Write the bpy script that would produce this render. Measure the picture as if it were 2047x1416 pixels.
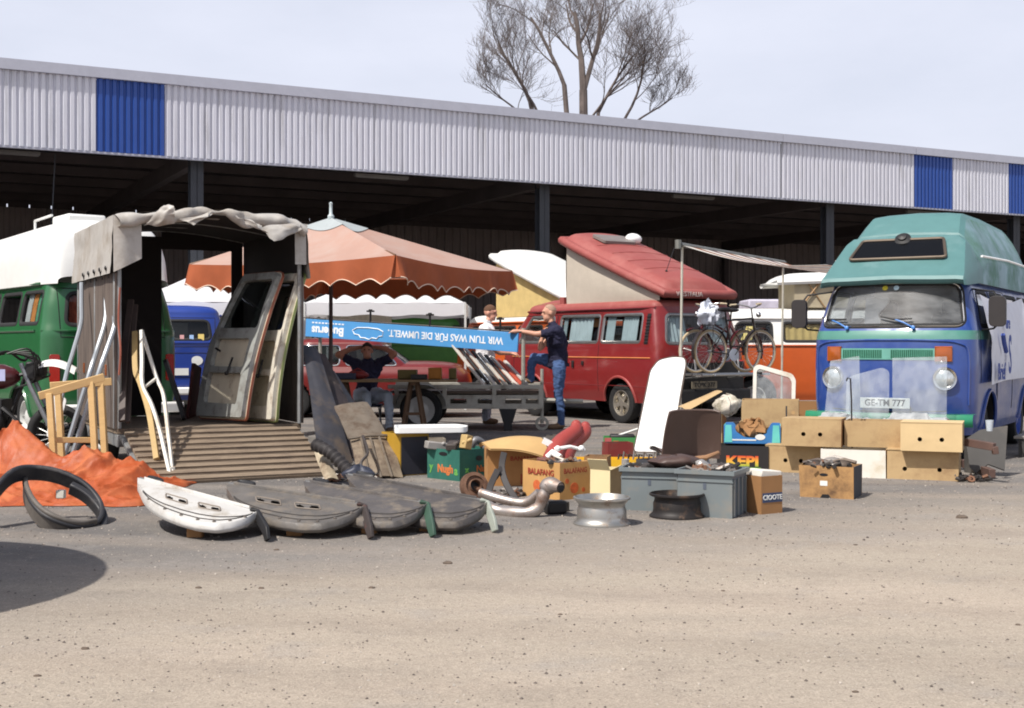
import bpy, bmesh, math, random
from mathutils import Vector, Matrix, noise
random.seed(7)
for o in list(bpy.data.objects): bpy.data.objects.remove(o)
S = bpy.context.scene
COL = S.collection
R = math.radians

# ---------------------------------------------------------------- camera
FPX, CX, CAMH, HY = 2500.0, 1023.5, 1.25, 690.0      # focal length in px of a 2047 px wide picture, eye height, horizon row
cam_d = bpy.data.cameras.new('camera'); cam = bpy.data.objects.new('camera', cam_d); COL.objects.link(cam)
cam.location = (0, 0, CAMH); cam.rotation_euler = (R(90), 0, 0)
cam_d.sensor_width = 36; cam_d.lens = 36*FPX/2047; cam_d.shift_y = -18/2047
cam_d.clip_start = .1; cam_d.clip_end = 3000
S.camera = cam
# ---------------------------------------------------------------- sky and sun
SUN_EL, SUN_DIR = 54.0, Vector((.70, .71, 0)).normalized()      # direction the light travels over the ground
wd = bpy.data.worlds.new('World'); S.world = wd; wd.use_nodes = True
nt = wd.node_tree; N = nt.nodes; L = nt.links; N.clear()
sky = N.new('ShaderNodeTexSky'); sky.sky_type = 'NISHITA'; sky.sun_disc = False
sky.sun_elevation = R(SUN_EL); sky.sun_rotation = math.atan2(-SUN_DIR.x, -SUN_DIR.y)
sky.air_density = 1.0; sky.dust_density = 3.0; sky.ozone_density = 1.0
tc = N.new('ShaderNodeTexCoord'); mp = N.new('ShaderNodeMapping'); mp.inputs['Scale'].default_value = (1.2, 1.2, 3.2)
ns = N.new('ShaderNodeTexNoise'); ns.inputs['Scale'].default_value = 2.2; ns.inputs['Detail'].default_value = 7; ns.inputs['Roughness'].default_value = .55
cr = N.new('ShaderNodeValToRGB'); cr.color_ramp.elements[0].position = .28; cr.color_ramp.elements[1].position = .72
cr.color_ramp.elements[0].color = (.72, .72, .72, 1); cr.color_ramp.elements[1].color = (.97, .97, .97, 1)
mx = N.new('ShaderNodeMix'); mx.data_type = 'RGBA'
bg = N.new('ShaderNodeBackground'); out = N.new('ShaderNodeOutputWorld')
L.new(tc.outputs['Generated'], mp.inputs['Vector']); L.new(mp.outputs[0], ns.inputs['Vector']); L.new(ns.outputs['Fac'], cr.inputs[0])
sx = N.new('ShaderNodeSeparateXYZ'); L.new(tc.outputs['Generated'], sx.inputs[0])
hz = N.new('ShaderNodeMapRange'); hz.interpolation_type = 'SMOOTHSTEP'; hz.inputs['From Min'].default_value = .25; hz.inputs['From Max'].default_value = .75; hz.inputs['To Min'].default_value = 1; hz.inputs['To Max'].default_value = .12
L.new(sx.outputs['Z'], hz.inputs['Value'])      # haze lies thicker towards the horizon all round
hm = N.new('ShaderNodeMath'); hm.operation = 'MULTIPLY'; L.new(cr.outputs[0], hm.inputs[0]); L.new(hz.outputs[0], hm.inputs[1])
L.new(hm.outputs[0], mx.inputs['Factor']); L.new(sky.outputs[0], mx.inputs['A']); mx.inputs['B'].default_value = (8.3, 8.6, 9.9, 1)
L.new(mx.outputs['Result'], bg.inputs[0]); L.new(bg.outputs[0], out.inputs[0]); bg.inputs[1].default_value = .1
sl = bpy.data.lights.new('sun', 'SUN'); sun = bpy.data.objects.new('sun', sl); COL.objects.link(sun)
sl.energy = 5.0; sl.angle = R(.55); sl.color = (1, .95, .88)
ld = Vector((SUN_DIR.x*math.cos(R(SUN_EL)), SUN_DIR.y*math.cos(R(SUN_EL)), -math.sin(R(SUN_EL))))
sun.rotation_euler = ld.to_track_quat('-Z', 'Y').to_euler(); sun.location = (-12, -8, 20)
S.view_settings.view_transform = 'Standard'; S.view_settings.look = 'None'
S.view_settings.gamma = 1; S.view_settings.use_curve_mapping = False; S.view_settings.exposure = 0.06
S.render.engine = 'CYCLES'
S.cycles.filter_width = 1.9; S.cycles.max_bounces = 6; S.cycles.transparent_max_bounces = 16

# ---------------------------------------------------------------- helpers
def lin(c):
    c = c/255.0
    return c/12.92 if c <= .04045 else ((c+.055)/1.055)**2.4
def rgb(r, g, b): return (lin(r), lin(g), lin(b), 1)
def gp(px, py):
    d = CAMH*FPX/(py-HY); return Vector(((px-CX)/FPX*d, d, 0))          # a row and column of ground as a place on the ground
def at(px, py, d): return Vector(((px-CX)/FPX*d, d, CAMH+(HY-py)/FPX*d))
def Tm(x, y=0, z=0): return Matrix.Translation(Vector((x, y, z)) if not isinstance(x, Vector) else x)
def Rm(a, ax): return Matrix.Rotation(R(a), 4, ax)
def frm(o, x, y):
    x = Vector(x).normalized(); y = Vector(y); z = x.cross(y).normalized(); y = z.cross(x)
    m = Matrix((x, y, z)).transposed().to_4x4(); m.translation = Vector(o); return m
MATS = {}
def M(name, col, rough=.6, metal=0, var=.12, scale=6, dirt=None, damt=.0, dscale=3, bump=0, bscale=60, coat=0, spec=.5, stretch=(1, 1, 1), sub=None):
    """procedural paint / metal / cloth: colour with two scales of variation, patchy dirt, fine relief"""
    if name in MATS: return MATS[name]
    m = bpy.data.materials.new(name); m.use_nodes = True; nt = m.node_tree; N = nt.nodes; L = nt.links
    b = N['Principled BSDF']
    c = rgb(*col) if len(col) == 3 else col
    tc = N.new('ShaderNodeTexCoord'); mp = N.new('ShaderNodeMapping'); mp.inputs['Scale'].default_value = stretch
    L.new(tc.outputs['Object'], mp.inputs['Vector'])
    n1 = N.new('ShaderNodeTexNoise'); n1.inputs['Scale'].default_value = scale; n1.inputs['Detail'].default_value = 6; n1.inputs['Roughness'].default_value = .6
    L.new(mp.outputs[0], n1.inputs['Vector'])
    mr = N.new('ShaderNodeMapRange'); mr.inputs['From Min'].default_value = .3; mr.inputs['From Max'].default_value = .7
    mr.inputs['To Min'].default_value = 1-var; mr.inputs['To Max'].default_value = 1+var
    L.new(n1.outputs['Fac'], mr.inputs['Value'])
    hs = N.new('ShaderNodeMix'); hs.data_type = 'RGBA'; hs.blend_type = 'MULTIPLY'; hs.inputs['Factor'].default_value = 1
    hs.inputs['A'].default_value = c; L.new(mr.outputs[0], hs.inputs['B'])
    o = hs.outputs['Result']
    if dirt:
        n2 = N.new('ShaderNodeTexNoise'); n2.inputs['Scale'].default_value = dscale; n2.inputs['Detail'].default_value = 9; n2.inputs['Roughness'].default_value = .7
        L.new(mp.outputs[0], n2.inputs['Vector'])
        r2 = N.new('ShaderNodeMapRange'); r2.inputs['From Min'].default_value = .62-damt*.45; r2.inputs['From Max'].default_value = .78-damt*.25
        L.new(n2.outputs['Fac'], r2.inputs['Value'])
        m2 = N.new('ShaderNodeMix'); m2.data_type = 'RGBA'; m2.inputs['B'].default_value = rgb(*dirt)
        L.new(r2.outputs[0], m2.inputs['Factor']); L.new(o, m2.inputs['A']); o = m2.outputs['Result']
        rr = N.new('ShaderNodeMapRange'); rr.inputs['To Min'].default_value = rough; rr.inputs['To Max'].default_value = .85
        L.new(r2.outputs[0], rr.inputs['Value']); L.new(rr.outputs[0], b.inputs['Roughness'])
    else:
        b.inputs['Roughness'].default_value = rough
    L.new(o, b.inputs['Base Color'])
    b.inputs['Metallic'].default_value = metal; b.inputs['Specular IOR Level'].default_value = spec
    if coat: b.inputs['Coat Weight'].default_value = coat; b.inputs['Coat Roughness'].default_value = .08
    if bump:
        n3 = N.new('ShaderNodeTexNoise'); n3.inputs['Scale'].default_value = bscale; n3.inputs['Detail'].default_value = 4
        L.new(mp.outputs[0], n3.inputs['Vector'])
        bp = N.new('ShaderNodeBump'); bp.inputs['Strength'].default_value = bump; bp.inputs['Distance'].default_value = .02
        L.new(n3.outputs['Fac'], bp.inputs['Height']); L.new(bp.outputs[0], b.inputs['Normal'])
    if sub:   # thin cloth that lets light through
        tr = N.new('ShaderNodeBsdfTranslucent'); tr.inputs[0].default_value = c
        ms = N.new('ShaderNodeMixShader'); ms.inputs[0].default_value = sub
        L.new(b.outputs[0], ms.inputs[1]); L.new(tr.outputs[0], ms.inputs[2]); L.new(ms.outputs[0], N['Material Output'].inputs[0])
    MATS[name] = m; return m
def glass_mat(name, tint=(.8, .85, .85), refl=1.0, haze=0.0):
    if name in MATS: return MATS[name]
    m = bpy.data.materials.new(name); m.use_nodes = True; nt = m.node_tree; N = nt.nodes; L = nt.links; N.clear()
    o = N.new('ShaderNodeOutputMaterial'); t = N.new('ShaderNodeBsdfTransparent'); t.inputs[0].default_value = (*tint, 1)
    g = N.new('ShaderNodeBsdfGlossy'); g.inputs['Roughness'].default_value = .03
    lw = N.new('ShaderNodeLayerWeight'); lw.inputs[0].default_value = .5
    f = N.new('ShaderNodeMath'); f.operation = 'POWER'; f.inputs[1].default_value = 4.2; L.new(lw.outputs['Facing'], f.inputs[0])
    mu = N.new('ShaderNodeMath'); mu.operation = 'MULTIPLY_ADD'; mu.inputs[1].default_value = refl; mu.inputs[2].default_value = .04; mu.use_clamp = True
    L.new(f.outputs[0], mu.inputs[0])
    ms = N.new('ShaderNodeMixShader'); L.new(mu.outputs[0], ms.inputs[0]); L.new(t.outputs[0], ms.inputs[1]); L.new(g.outputs[0], ms.inputs[2])
    res = ms
    if haze:    # dusty film; on the bus windows it stands in for pale reflections
        d = N.new('ShaderNodeBsdfDiffuse'); d.inputs[0].default_value = (.75, .78, .8, 1)
        nz = N.new('ShaderNodeTexNoise'); nz.inputs['Scale'].default_value = 5; nz.inputs['Detail'].default_value = 6
        mr = N.new('ShaderNodeMapRange'); mr.inputs['From Min'].default_value = .3; mr.inputs['From Max'].default_value = .75
        mr.inputs['To Min'].default_value = haze*.5; mr.inputs['To Max'].default_value = haze*1.5
        L.new(nz.outputs['Fac'], mr.inputs['Value'])
        m2 = N.new('ShaderNodeMixShader'); L.new(mr.outputs[0], m2.inputs[0]); L.new(ms.outputs[0], m2.inputs[1]); L.new(d.outputs[0], m2.inputs[2]); res = m2
    L.new(res.outputs[0], o.inputs[0]); MATS[name] = m; return m

def clean_loop(pts):
    return [Vector(p) for p in pts]
def roundpoly(pts, r, seg=5):
    out = []; n = len(pts)
    rr = r if isinstance(r, (list, tuple)) else [r]*n
    for i in range(n):
        p = Vector(pts[i]); a = Vector(pts[i-1]); b = Vector(pts[(i+1) % n])
        u = (a-p); v = (b-p); q = min(rr[i], u.length*.48, v.length*.48)
        if q < 1e-5: out.append(p); continue
        s = p+u.normalized()*q; e = p+v.normalized()*q
        for k in range(seg+1):
            t = k/seg; out.append(s*(1-t)**2+p*2*t*(1-t)+e*t*t)
    return out
def inpoly(x, y, poly):
    c = False; n = len(poly); j = n-1
    for i in range(n):
        xi, yi = poly[i][0], poly[i][1]; xj, yj = poly[j][0], poly[j][1]
        if (yi > y) != (yj > y) and x < (xj-xi)*(y-yi)/(yj-yi)+xi: c = not c
        j = i
    return c
def area2(poly): return sum(poly[i-1][0]*poly[i][1]-poly[i][0]*poly[i-1][1] for i in range(len(poly)))
def offpoly(poly, d):
    n = len(poly); s = 1 if area2(poly) > 0 else -1; out = []
    for i in range(n):
        a = Vector(poly[i-1]); p = Vector(poly[i]); b = Vector(poly[(i+1) % n])
        e1 = (p-a); e2 = (b-p)
        if e1.length < 1e-7: e1 = e2
        if e2.length < 1e-7: e2 = e1
        t = (e1.normalized()+e2.normalized())
        t = t.normalized() if t.length > 1e-6 else e1.normalized()
        out.append(p+Vector((t.y, -t.x))*d*s)
    return out
def resample(poly, step):
    out = []; n = len(poly)
    for i in range(n):
        a = Vector(poly[i]); b = Vector(poly[(i+1) % n]); k = max(1, int((b-a).length/step))
        for j in range(k): out.append(a.lerp(b, j/k))
    return out
def circ(cx, cy, r, n=16, ry=None): return [Vector((cx+r*math.cos(2*math.pi*i/n), cy+(ry or r)*math.sin(2*math.pi*i/n))) for i in range(n)]
def spline(pts, n=8):
    P = [Vector(p) for p in pts]; out = []
    for i in range(len(P)-1):
        p0 = P[max(i-1, 0)]; p1 = P[i]; p2 = P[i+1]; p3 = P[min(i+2, len(P)-1)]
        for k in range(n):
            t = k/n; out.append(.5*((2*p1)+(p2-p0)*t+(2*p0-5*p1+4*p2-p3)*t*t+(3*p1-p0-3*p2+p3)*t**3))
    out.append(P[-1]); return out

class MB:
    def __init__(s): s.v = []; s.f = []; s.mi = []; s.cm = 0
    def add(s, v, f, Mx=None):
        b = len(s.v)
        s.v += [tuple(Mx @ Vector(p)) if Mx else tuple(p) for p in v]
        for q in f: s.f.append(tuple(b+i for i in q)); s.mi.append(s.cm)
        return s
    def box(s, c, z, Mx=None):
        x, y, h = z[0]/2, z[1]/2, z[2]/2
        v = [(c[0]+i*x, c[1]+j*y, c[2]+k*h) for k in (-1, 1) for j in (-1, 1) for i in (-1, 1)]
        return s.add(v, [(0, 2, 3, 1), (4, 5, 7, 6), (0, 1, 5, 4), (2, 6, 7, 3), (0, 4, 6, 2), (1, 3, 7, 5)], Mx)
    def bar(s, a, b, w, h, up=(0, 0, 1)):
        a = Vector(a); b = Vector(b); d = b-a; up = Vector(up)
        if abs(d.normalized().dot(up)) > .98: up = Vector((0, 1, 0))
        m = frm(a, d, up.cross(d))
        return s.box((d.length/2, 0, 0), (d.length, w, h), m)
    def tube(s, pts, r, n=8, cap=True, closed=False, Mx=None):
        P = [Vector(p) for p in pts]; k = len(P)
        rr = list(r) if isinstance(r, (list, tuple)) else [r]*k
        tg = []
        for i in range(k):
            if closed: t = P[(i+1) % k]-P[i-1]
            else: t = P[min(i+1, k-1)]-P[max(i-1, 0)]
            tg.append(t.normalized() if t.length > 1e-9 else Vector((0, 0, 1)))
        up = Vector((0, 0, 1)) if abs(tg[0].z) < .9 else Vector((1, 0, 0))
        nn = tg[0].cross(up).normalized(); V = []; F = []
        for i in range(k):
            nn = (nn-tg[i]*nn.dot(tg[i])); nn = nn.normalized() if nn.length > 1e-6 else tg[i].orthogonal().normalized()
            bb = tg[i].cross(nn)
            for j in range(n):
                a = 2*math.pi*j/n; V.append(P[i]+(nn*math.cos(a)+bb*math.sin(a))*rr[i])
        for i in range(k if closed else k-1):
            i2 = (i+1) % k
            for j in range(n):
                j2 = (j+1) % n; F.append((i*n+j, i*n+j2, i2*n+j2, i2*n+j))
        if cap and not closed:
            F.append(tuple(range(n-1, -1, -1))); F.append(tuple((k-1)*n+j for j in range(n)))
        return s.add(V, F, Mx)
    def lathe(s, prof, n=24, Mx=None, closed=False):
        V = []; F = []; k = len(prof)
        for r, z in prof:
            for j in range(n):
                a = 2*math.pi*j/n; V.append((r*math.cos(a), r*math.sin(a), z))
        for i in range(k if closed else k-1):
            i2 = (i+1) % k
            for j in range(n):
                j2 = (j+1) % n; F.append((i*n+j, i*n+j2, i2*n+j2, i2*n+j))
        return s.add(V, F, Mx)
    def plate(s, outline, th, holes=(), Mx=None):
        bm = bmesh.new(); loops = []
        for lp in [outline]+list(holes):
            vs = [bm.verts.new((p[0], p[1], 0)) for p in lp]
            for i in range(len(vs)): bm.edges.new((vs[i-1], vs[i]))
            loops.append(len(vs))
        bmesh.ops.triangle_fill(bm, use_beauty=True, use_dissolve=False, edges=bm.edges[:], normal=(0, 0, 1))
        bm.verts.index_update(); n = len(bm.verts)
        V = [v.co.copy() for v in bm.verts]; F = [tuple(v.index for v in f.verts) for f in bm.faces]; bm.free()
        V2 = V+[p+Vector((0, 0, th)) for p in V]
        F2 = [tuple(reversed(f)) for f in F]+[tuple(i+n for i in f) for f in F]
        b = 0
        for li, c in enumerate(loops):
            lp = [V[b+i] for i in range(c)]; ccw = area2(lp) > 0
            fl = ccw if li == 0 else not ccw
            for i in range(c):
                i1 = b+i; i2 = b+(i+1) % c
                if li: F2.append((i1, i2, i2+n, i1+n) if not ccw else (i2, i1, i1+n, i2+n))
                else: F2.append((i1, i2, i2+n, i1+n) if ccw else (i2, i1, i1+n, i2+n))
            b += c
        return s.add(V2, F2, Mx)
    def grid(s, fn, nu, nv, cu=False, Mx=None, flip=False):
        V = [fn(i/(nu if cu else nu-1), j/(nv-1)) for i in range(nu) for j in range(nv)]; F = []
        for i in range(nu if cu else nu-1):
            for j in range(nv-1):
                i2 = (i+1) % nu; q = (i*nv+j, i2*nv+j, i2*nv+j+1, i*nv+j+1)
                F.append(q[::-1] if flip else q)
        return s.add(V, F, Mx)
    def strap(s, pts, w, h, up=(0, 0, 1), closed=False, Mx=None):
        P = [Vector(p) for p in pts]; k = len(P); V = []; F = []; up = Vector(up)
        for i in range(k):
            t = (P[(i+1) % k]-P[i-1]) if closed else (P[min(i+1, k-1)]-P[max(i-1, 0)])
            t.normalize(); a = t.cross(up).normalized(); b = a.cross(t)
            V += [P[i]+a*(x*w/2)+b*(y*h/2) for x, y in ((-1, -1), (1, -1), (1, 1), (-1, 1))]
        for i in range(k if closed else k-1):
            q = (i+1) % k
            for j in range(4): F.append((i*4+j, i*4+(j+1) % 4, q*4+(j+1) % 4, q*4+j))
        if not closed: F += [(3, 2, 1, 0), tuple((k-1)*4+j for j in range(4))]
        return s.add(V, F, Mx)
    def deform(s, fn): s.v = [tuple(fn(Vector(p))) for p in s.v]; return s
    def ball(s, c, r, n=12, m=8, Mx=None):
        r = r if isinstance(r, (list, tuple)) else (r, r, r)
        return s.grid(lambda u, v: Vector((c[0]+r[0]*math.cos(2*math.pi*u)*math.sin(math.pi*v), c[1]+r[1]*math.sin(2*math.pi*u)*math.sin(math.pi*v), c[2]-r[2]*math.cos(math.pi*v))), n, m, cu=True, Mx=Mx)
    def mesh(s, name, mats, smooth=40):
        me = bpy.data.meshes.new(name); me.from_pydata(s.v, [], s.f)
        mats = mats if isinstance(mats, (list, tuple)) else [mats]
        for m in mats: me.materials.append(m)
        if len(mats) > 1: me.polygons.foreach_set('material_index', s.mi)
        if smooth:
            me.polygons.foreach_set('use_smooth', [True]*len(me.polygons)); me.set_sharp_from_angle(angle=R(smooth))
        me.update(); return me
def obj(name, mb, mat, parent=None, smooth=40, bevel=0, label=None):
    me = mb.mesh(name, mat, smooth) if isinstance(mb, MB) else mb
    o = bpy.data.objects.new(name, me); COL.objects.link(o)
    if parent: o.parent = parent
    if label: o['label'] = label
    if bevel:
        b = o.modifiers.new('bevel', 'BEVEL'); b.width = bevel; b.segments = 2; b.limit_method = 'ANGLE'; b.angle_limit = R(40)
    return o
def tag(o, label, cat, group=None):
    o['label'] = label; o['category'] = cat; o['kind'] = 'thing'
    if group: o['group'] = group
    return o
def thing(name, label, cat, loc=(0, 0, 0), rz=0, group=None, rot=None):
    o = bpy.data.objects.new(name, None); COL.objects.link(o); o.empty_display_size = .1
    o.location = loc; o.rotation_euler = rot if rot else (0, 0, R(rz))
    return tag(o, label, cat, group)
def struct(o): o['kind'] = 'structure'; return o
def copy_tree(o, parent=None):
    c = o.copy(); COL.objects.link(c); c.parent = parent
    for ch in o.children: copy_tree(ch, c)
    return c
def text(s, size, mat, parent, Mx, ex=.0015, name='lettering', align='CENTER', sx=1.0, off=0.0):
    cu = bpy.data.curves.new(name, 'FONT'); cu.body = s; cu.size = size; cu.extrude = ex; cu.align_x = align; cu.align_y = 'CENTER'; cu.offset = off; cu.resolution_u = 3
    t = bpy.data.objects.new(name, cu); me = bpy.data.meshes.new_from_object(t); bpy.data.objects.remove(t); bpy.data.curves.remove(cu)
    me.materials.append(mat) if not me.materials else None
    me.materials.clear(); me.materials.append(mat)
    me.transform(Mx @ Matrix.Diagonal((sx, 1, 1, 1)))
    o = bpy.data.objects.new(name, me); COL.objects.link(o); o.parent = parent; return o
def crumple(p, amp, sc, seed=0):
    return noise.noise_vector(Vector(p)*sc+Vector((seed*7.3, seed*3.1, seed)))*amp
# ================================================================ the setting
def ground_mat():
    m = bpy.data.materials.new('sandy_gravel'); m.use_nodes = True; nt = m.node_tree; N = nt.nodes; L = nt.links; b = N['Principled BSDF']
    b.inputs['Roughness'].default_value = .95; b.inputs['Specular IOR Level'].default_value = .15
    tc = N.new('ShaderNodeTexCoord')
    def nz(sc, det, rough, st=(1, 1, 1), rot=0):
        mp = N.new('ShaderNodeMapping'); mp.inputs['Scale'].default_value = st; mp.inputs['Rotation'].default_value = (0, 0, R(rot)); L.new(tc.outputs['Object'], mp.inputs['Vector'])
        n = N.new('ShaderNodeTexNoise'); n.inputs['Scale'].default_value = sc; n.inputs['Detail'].default_value = det; n.inputs['Roughness'].default_value = rough
        L.new(mp.outputs[0], n.inputs['Vector']); return n.outputs['Fac']
    def rng(v, a, c, lo=0, hi=1):
        r = N.new('ShaderNodeMapRange'); r.inputs['From Min'].default_value = a; r.inputs['From Max'].default_value = c; r.inputs['To Min'].default_value = lo; r.inputs['To Max'].default_value = hi
        L.new(v, r.inputs['Value']); return r.outputs[0]
    def mix(f, a, c, mode='MIX'):
        x = N.new('ShaderNodeMix'); x.data_type = 'RGBA'; x.blend_type = mode
        for k, s in (('Factor', f), ('A', a), ('B', c)):
            if isinstance(s, (tuple, float, int)): x.inputs[k].default_value = s
            else: L.new(s, x.inputs[k])
        return x.outputs['Result']
    sand = rgb(170, 159, 145)
    tracks = nz(.75, 5, .55, (.34, 1.5, 1), 8)           # wheel tracks run across the yard
    sep = N.new('ShaderNodeSeparateXYZ'); L.new(tc.outputs['Object'], sep.inputs[0])
    # loose gravel among the stalls, packed sand on the drive nearer the camera
    ad = N.new('ShaderNodeMath'); ad.operation = 'MULTIPLY_ADD'; ad.inputs[1].default_value = .55
    L.new(sep.outputs['X'], ad.inputs[0]); 
    sub = N.new('ShaderNodeMath'); sub.operation = 'SUBTRACT'; L.new(sep.outputs['Y'], sub.inputs[0]); L.new(ad.outputs[0], sub.inputs[1]); ad.inputs[2].default_value = 0
    wob = N.new('ShaderNodeMath'); wob.operation = 'MULTIPLY_ADD'; wob.inputs[1].default_value = 5.0; L.new(tracks, wob.inputs[0]); L.new(sub.outputs[0], wob.inputs[2])
    zone = rng(wob.outputs[0], 8.6, 11.4)
    base = mix(rng(tracks, .42, .62, 0, .6), sand, rgb(184, 170, 155))
    base = mix(zone, base, mix(rng(tracks, .4, .65), rgb(110, 107, 105), rgb(134, 129, 124)))
    wv = N.new('ShaderNodeTexWave'); wv.wave_type = 'BANDS'; wv.bands_direction = 'Y'; wv.inputs['Scale'].default_value = .33; wv.inputs['Distortion'].default_value = 3.5; wv.inputs['Detail'].default_value = 3; wv.inputs['Detail Scale'].default_value = .5
    mpw = N.new('ShaderNodeMapping'); mpw.inputs['Rotation'].default_value = (0, 0, R(14)); L.new(tc.outputs['Object'], mpw.inputs['Vector']); L.new(mpw.outputs[0], wv.inputs['Vector'])
    base = mix(rng(wv.outputs['Fac'], .55, .95, 0, .3), base, rgb(156, 144, 131))        # old wheel ruts
    base = mix(rng(nz(2.4, 7, .7, (.8, 1.2, 1), 20), .50, .74, 0, .34), base, rgb(124, 116, 108))
    base = mix(rng(nz(9, 6, .7), .52, .74, 0, .25), base, rgb(186, 175, 161))
    base = mix(rng(nz(1.6, 5, .6), .56, .76, 0, .55), base, rgb(150, 146, 142))
    fine = nz(95, 5, .75); base = mix(1.0, base, rng(fine, .3, .7, .66, 1.32), 'MULTIPLY')
    mid = nz(26, 5, .7); base = mix(1.0, base, rng(mid, .3, .7, .86, 1.12), 'MULTIPLY')
    vo = N.new('ShaderNodeTexVoronoi'); vo.inputs['Scale'].default_value = 42; vo.inputs['Randomness'].default_value = 1; L.new(tc.outputs['Object'], vo.inputs['Vector'])
    hue = N.new('ShaderNodeSeparateColor'); L.new(vo.outputs['Color'], hue.inputs[0])
    st = N.new('ShaderNodeMath'); st.operation = 'MULTIPLY'; L.new(rng(vo.outputs['Distance'], .14, .26, .8, 0), st.inputs[0]); L.new(rng(hue.outputs[0], .84, .88), st.inputs[1])
    stc = mix(rng(hue.outputs[1], .45, .55), rgb(112, 102, 94), rgb(184, 176, 166))
    base = mix(st.outputs[0], base, stc)
    L.new(base, b.inputs['Base Color'])
    h = N.new('ShaderNodeMath'); h.operation = 'ADD'; L.new(mid, h.inputs[0]); L.new(fine, h.inputs[1])
    h2 = N.new('ShaderNodeMath'); h2.operation = 'ADD'; L.new(h.outputs[0], h2.inputs[0]); L.new(st.outputs[0], h2.inputs[1])
    bp = N.new('ShaderNodeBump'); bp.inputs['Strength'].default_value = .55; bp.inputs['Distance'].default_value = .02
    L.new(h2.outputs[0], bp.inputs['Height']); L.new(bp.outputs[0], b.inputs['Normal'])
    return m
g = MB(); g.add([(-1500, -200, 0), (1500, -200, 0), (1500, 2500, 0), (-1500, 2500, 0)], [(0, 1, 2, 3)])
struct(obj('ground', g, ground_mat(), smooth=0))

# loose stones: nobody could count them
pb = MB(); rs = random.Random(3)
ico = [(0, 0, 1), (.85, 0, .25), (-.3, .8, .3), (-.5, -.75, .2), (.3, .6, -.4), (.2, -.7, -.3), (-.85, .1, -.2)]
icf = [(0, 1, 2), (0, 2, 3), (0, 3, 1), (1, 4, 2), (1, 5, 4), (3, 5, 1), (2, 6, 3), (2, 4, 6), (3, 6, 5)]
for i in range(13000):
    y = 3.9+rs.random()**1.05*16; x = (rs.random()*2-1)*(y*.43+.3)
    r = rs.choice([.004, .005, .006, .007, .009])*(.75 if y < 8 else 1) * (1+.5*rs.random())
    a = rs.random()*6.28; ca, sa = math.cos(a)*r, math.sin(a)*r; hz = r*(.4+.4*rs.random()); k = rs.choice((0, 0, 0, 0, 1, 1, 1, 2))
    pb.cm = k
    pb.add([(x+p[0]*ca-p[1]*sa, y+p[0]*sa+p[1]*ca, p[2]*hz+hz*.25) for p in ico], icf)
o = obj('pebbles', pb, [M('pebble', (150, 140, 130), .9), M('pebble_dark', (98, 90, 84), .9), M('pebble_pale', (170, 162, 152), .9)], smooth=0)
o['kind'] = 'stuff'; o['label'] = 'loose pebbles and grit lying over the sandy yard'; o['category'] = 'gravel'
# single bigger stones and clods that show on the drive
clods = [(1922, 1036, 26, 'dark flat scrap lying on the sand right of the cardboard boxes'), (895, 1127, 20, 'brown clod on the sand in front of the overlapping grey panels'), (1710, 1090, 9, 'small dark stone on the sand below the small carton'),
         (170, 1298, 18, 'brown stone on the sand at the lower left'), (75, 1352, 15, 'brown stone near the lower left corner'), (743, 1176, 14, 'dark stone in front of the grey panels'), (522, 1177, 13, 'dark stone in front of the white panel, right of a twin'), (397, 1176, 14, 'dark stone in front of the white panel, nearest the round shadow'),
         (1120, 1229, 10, 'dark stone in the middle of the sand below the silver rim'), (1710, 1384, 14, 'brown stone at the bottom edge right of the middle'), (553, 1100, 12, 'dark stone just in front of the second panel'), (1445, 1182, 9, 'small dark stone below the grey crates'), (2035, 1250, 12, 'stone at the right edge of the sand')]
for px, py, w, lb in clods:
    p = gp(px, py); r = w/FPX*p.y*.5; sd = px*.37
    def cf(u, v, r=r, sd=sd):
        a = 2*math.pi*u; t = math.pi*v; q = Vector((math.cos(a)*math.sin(t), math.sin(a)*math.sin(t), -math.cos(t)))
        k = 1+.35*noise.noise(q*1.7+Vector((sd, 0, 0))); return Vector((q.x*r*k, q.y*r*k*.7, max(-.2*r, q.z*r*.42*k)))
    m = MB(); m.grid(cf, 9, 6, cu=True); o = obj('stone', m, M('clod', (96, 84, 74), .95, var=.3, scale=30), smooth=30); o.location = (p.x, p.y, .1*r); tag(o, lb, 'stone', 'stones on the drive')

# ---------------------------------------------------------------- the long open shed
EX = Vector((.8896, .4568, 0)); SH0 = Vector((-9.6, 23.4, 0)); ANG = math.degrees(math.atan2(EX.y, EX.x))
def sht(px): k = (px-CX)/FPX; return (9.6+23.4*k)/(.8896-.4568*k)
shed = thing('open_shed', 'long open-fronted shed with grey and blue corrugated fascia', 'shed', SH0, ANG)
m_grey = M('fascia_grey', (206, 207, 216), .45, var=.07, scale=1.2, dirt=(168, 168, 172), damt=.22, dscale=1.0, stretch=(5, 1, .4))
m_blue = M('fascia_blue', (38, 74, 150), .4, var=.06, scale=1.5)
m_cap = M('trim_grey', (176, 178, 190), .5, var=.05); m_dark = M('shed_dark', (76, 68, 68), .9, var=.2, scale=1.2); m_steel = M('steel_post', (54, 57, 63), .6, var=.1)
ZB, ZT = 5.0, 6.42
def sheet(t0, t1, mat):
    m = MB(); pit = .1305; n = max(1, round((t1-t0)/pit)); pit = (t1-t0)/n; P = []
    for i in range(n):
        a = t0+i*pit; P += [(a+.003, .035), (a+pit*.22, .035), (a+pit*.36, 0), (a+pit*.86, 0)]
    P.append((t1-.003, .035))
    V = [(x, y, z) for x, y in P for z in (ZB, ZT-.002)]
    m.add(V, [(2*i, 2*i+2, 2*i+3, 2*i+1) for i in range(len(P)-1)])
    obj('fascia_sheet', m, mat, shed, smooth=0)
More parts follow.
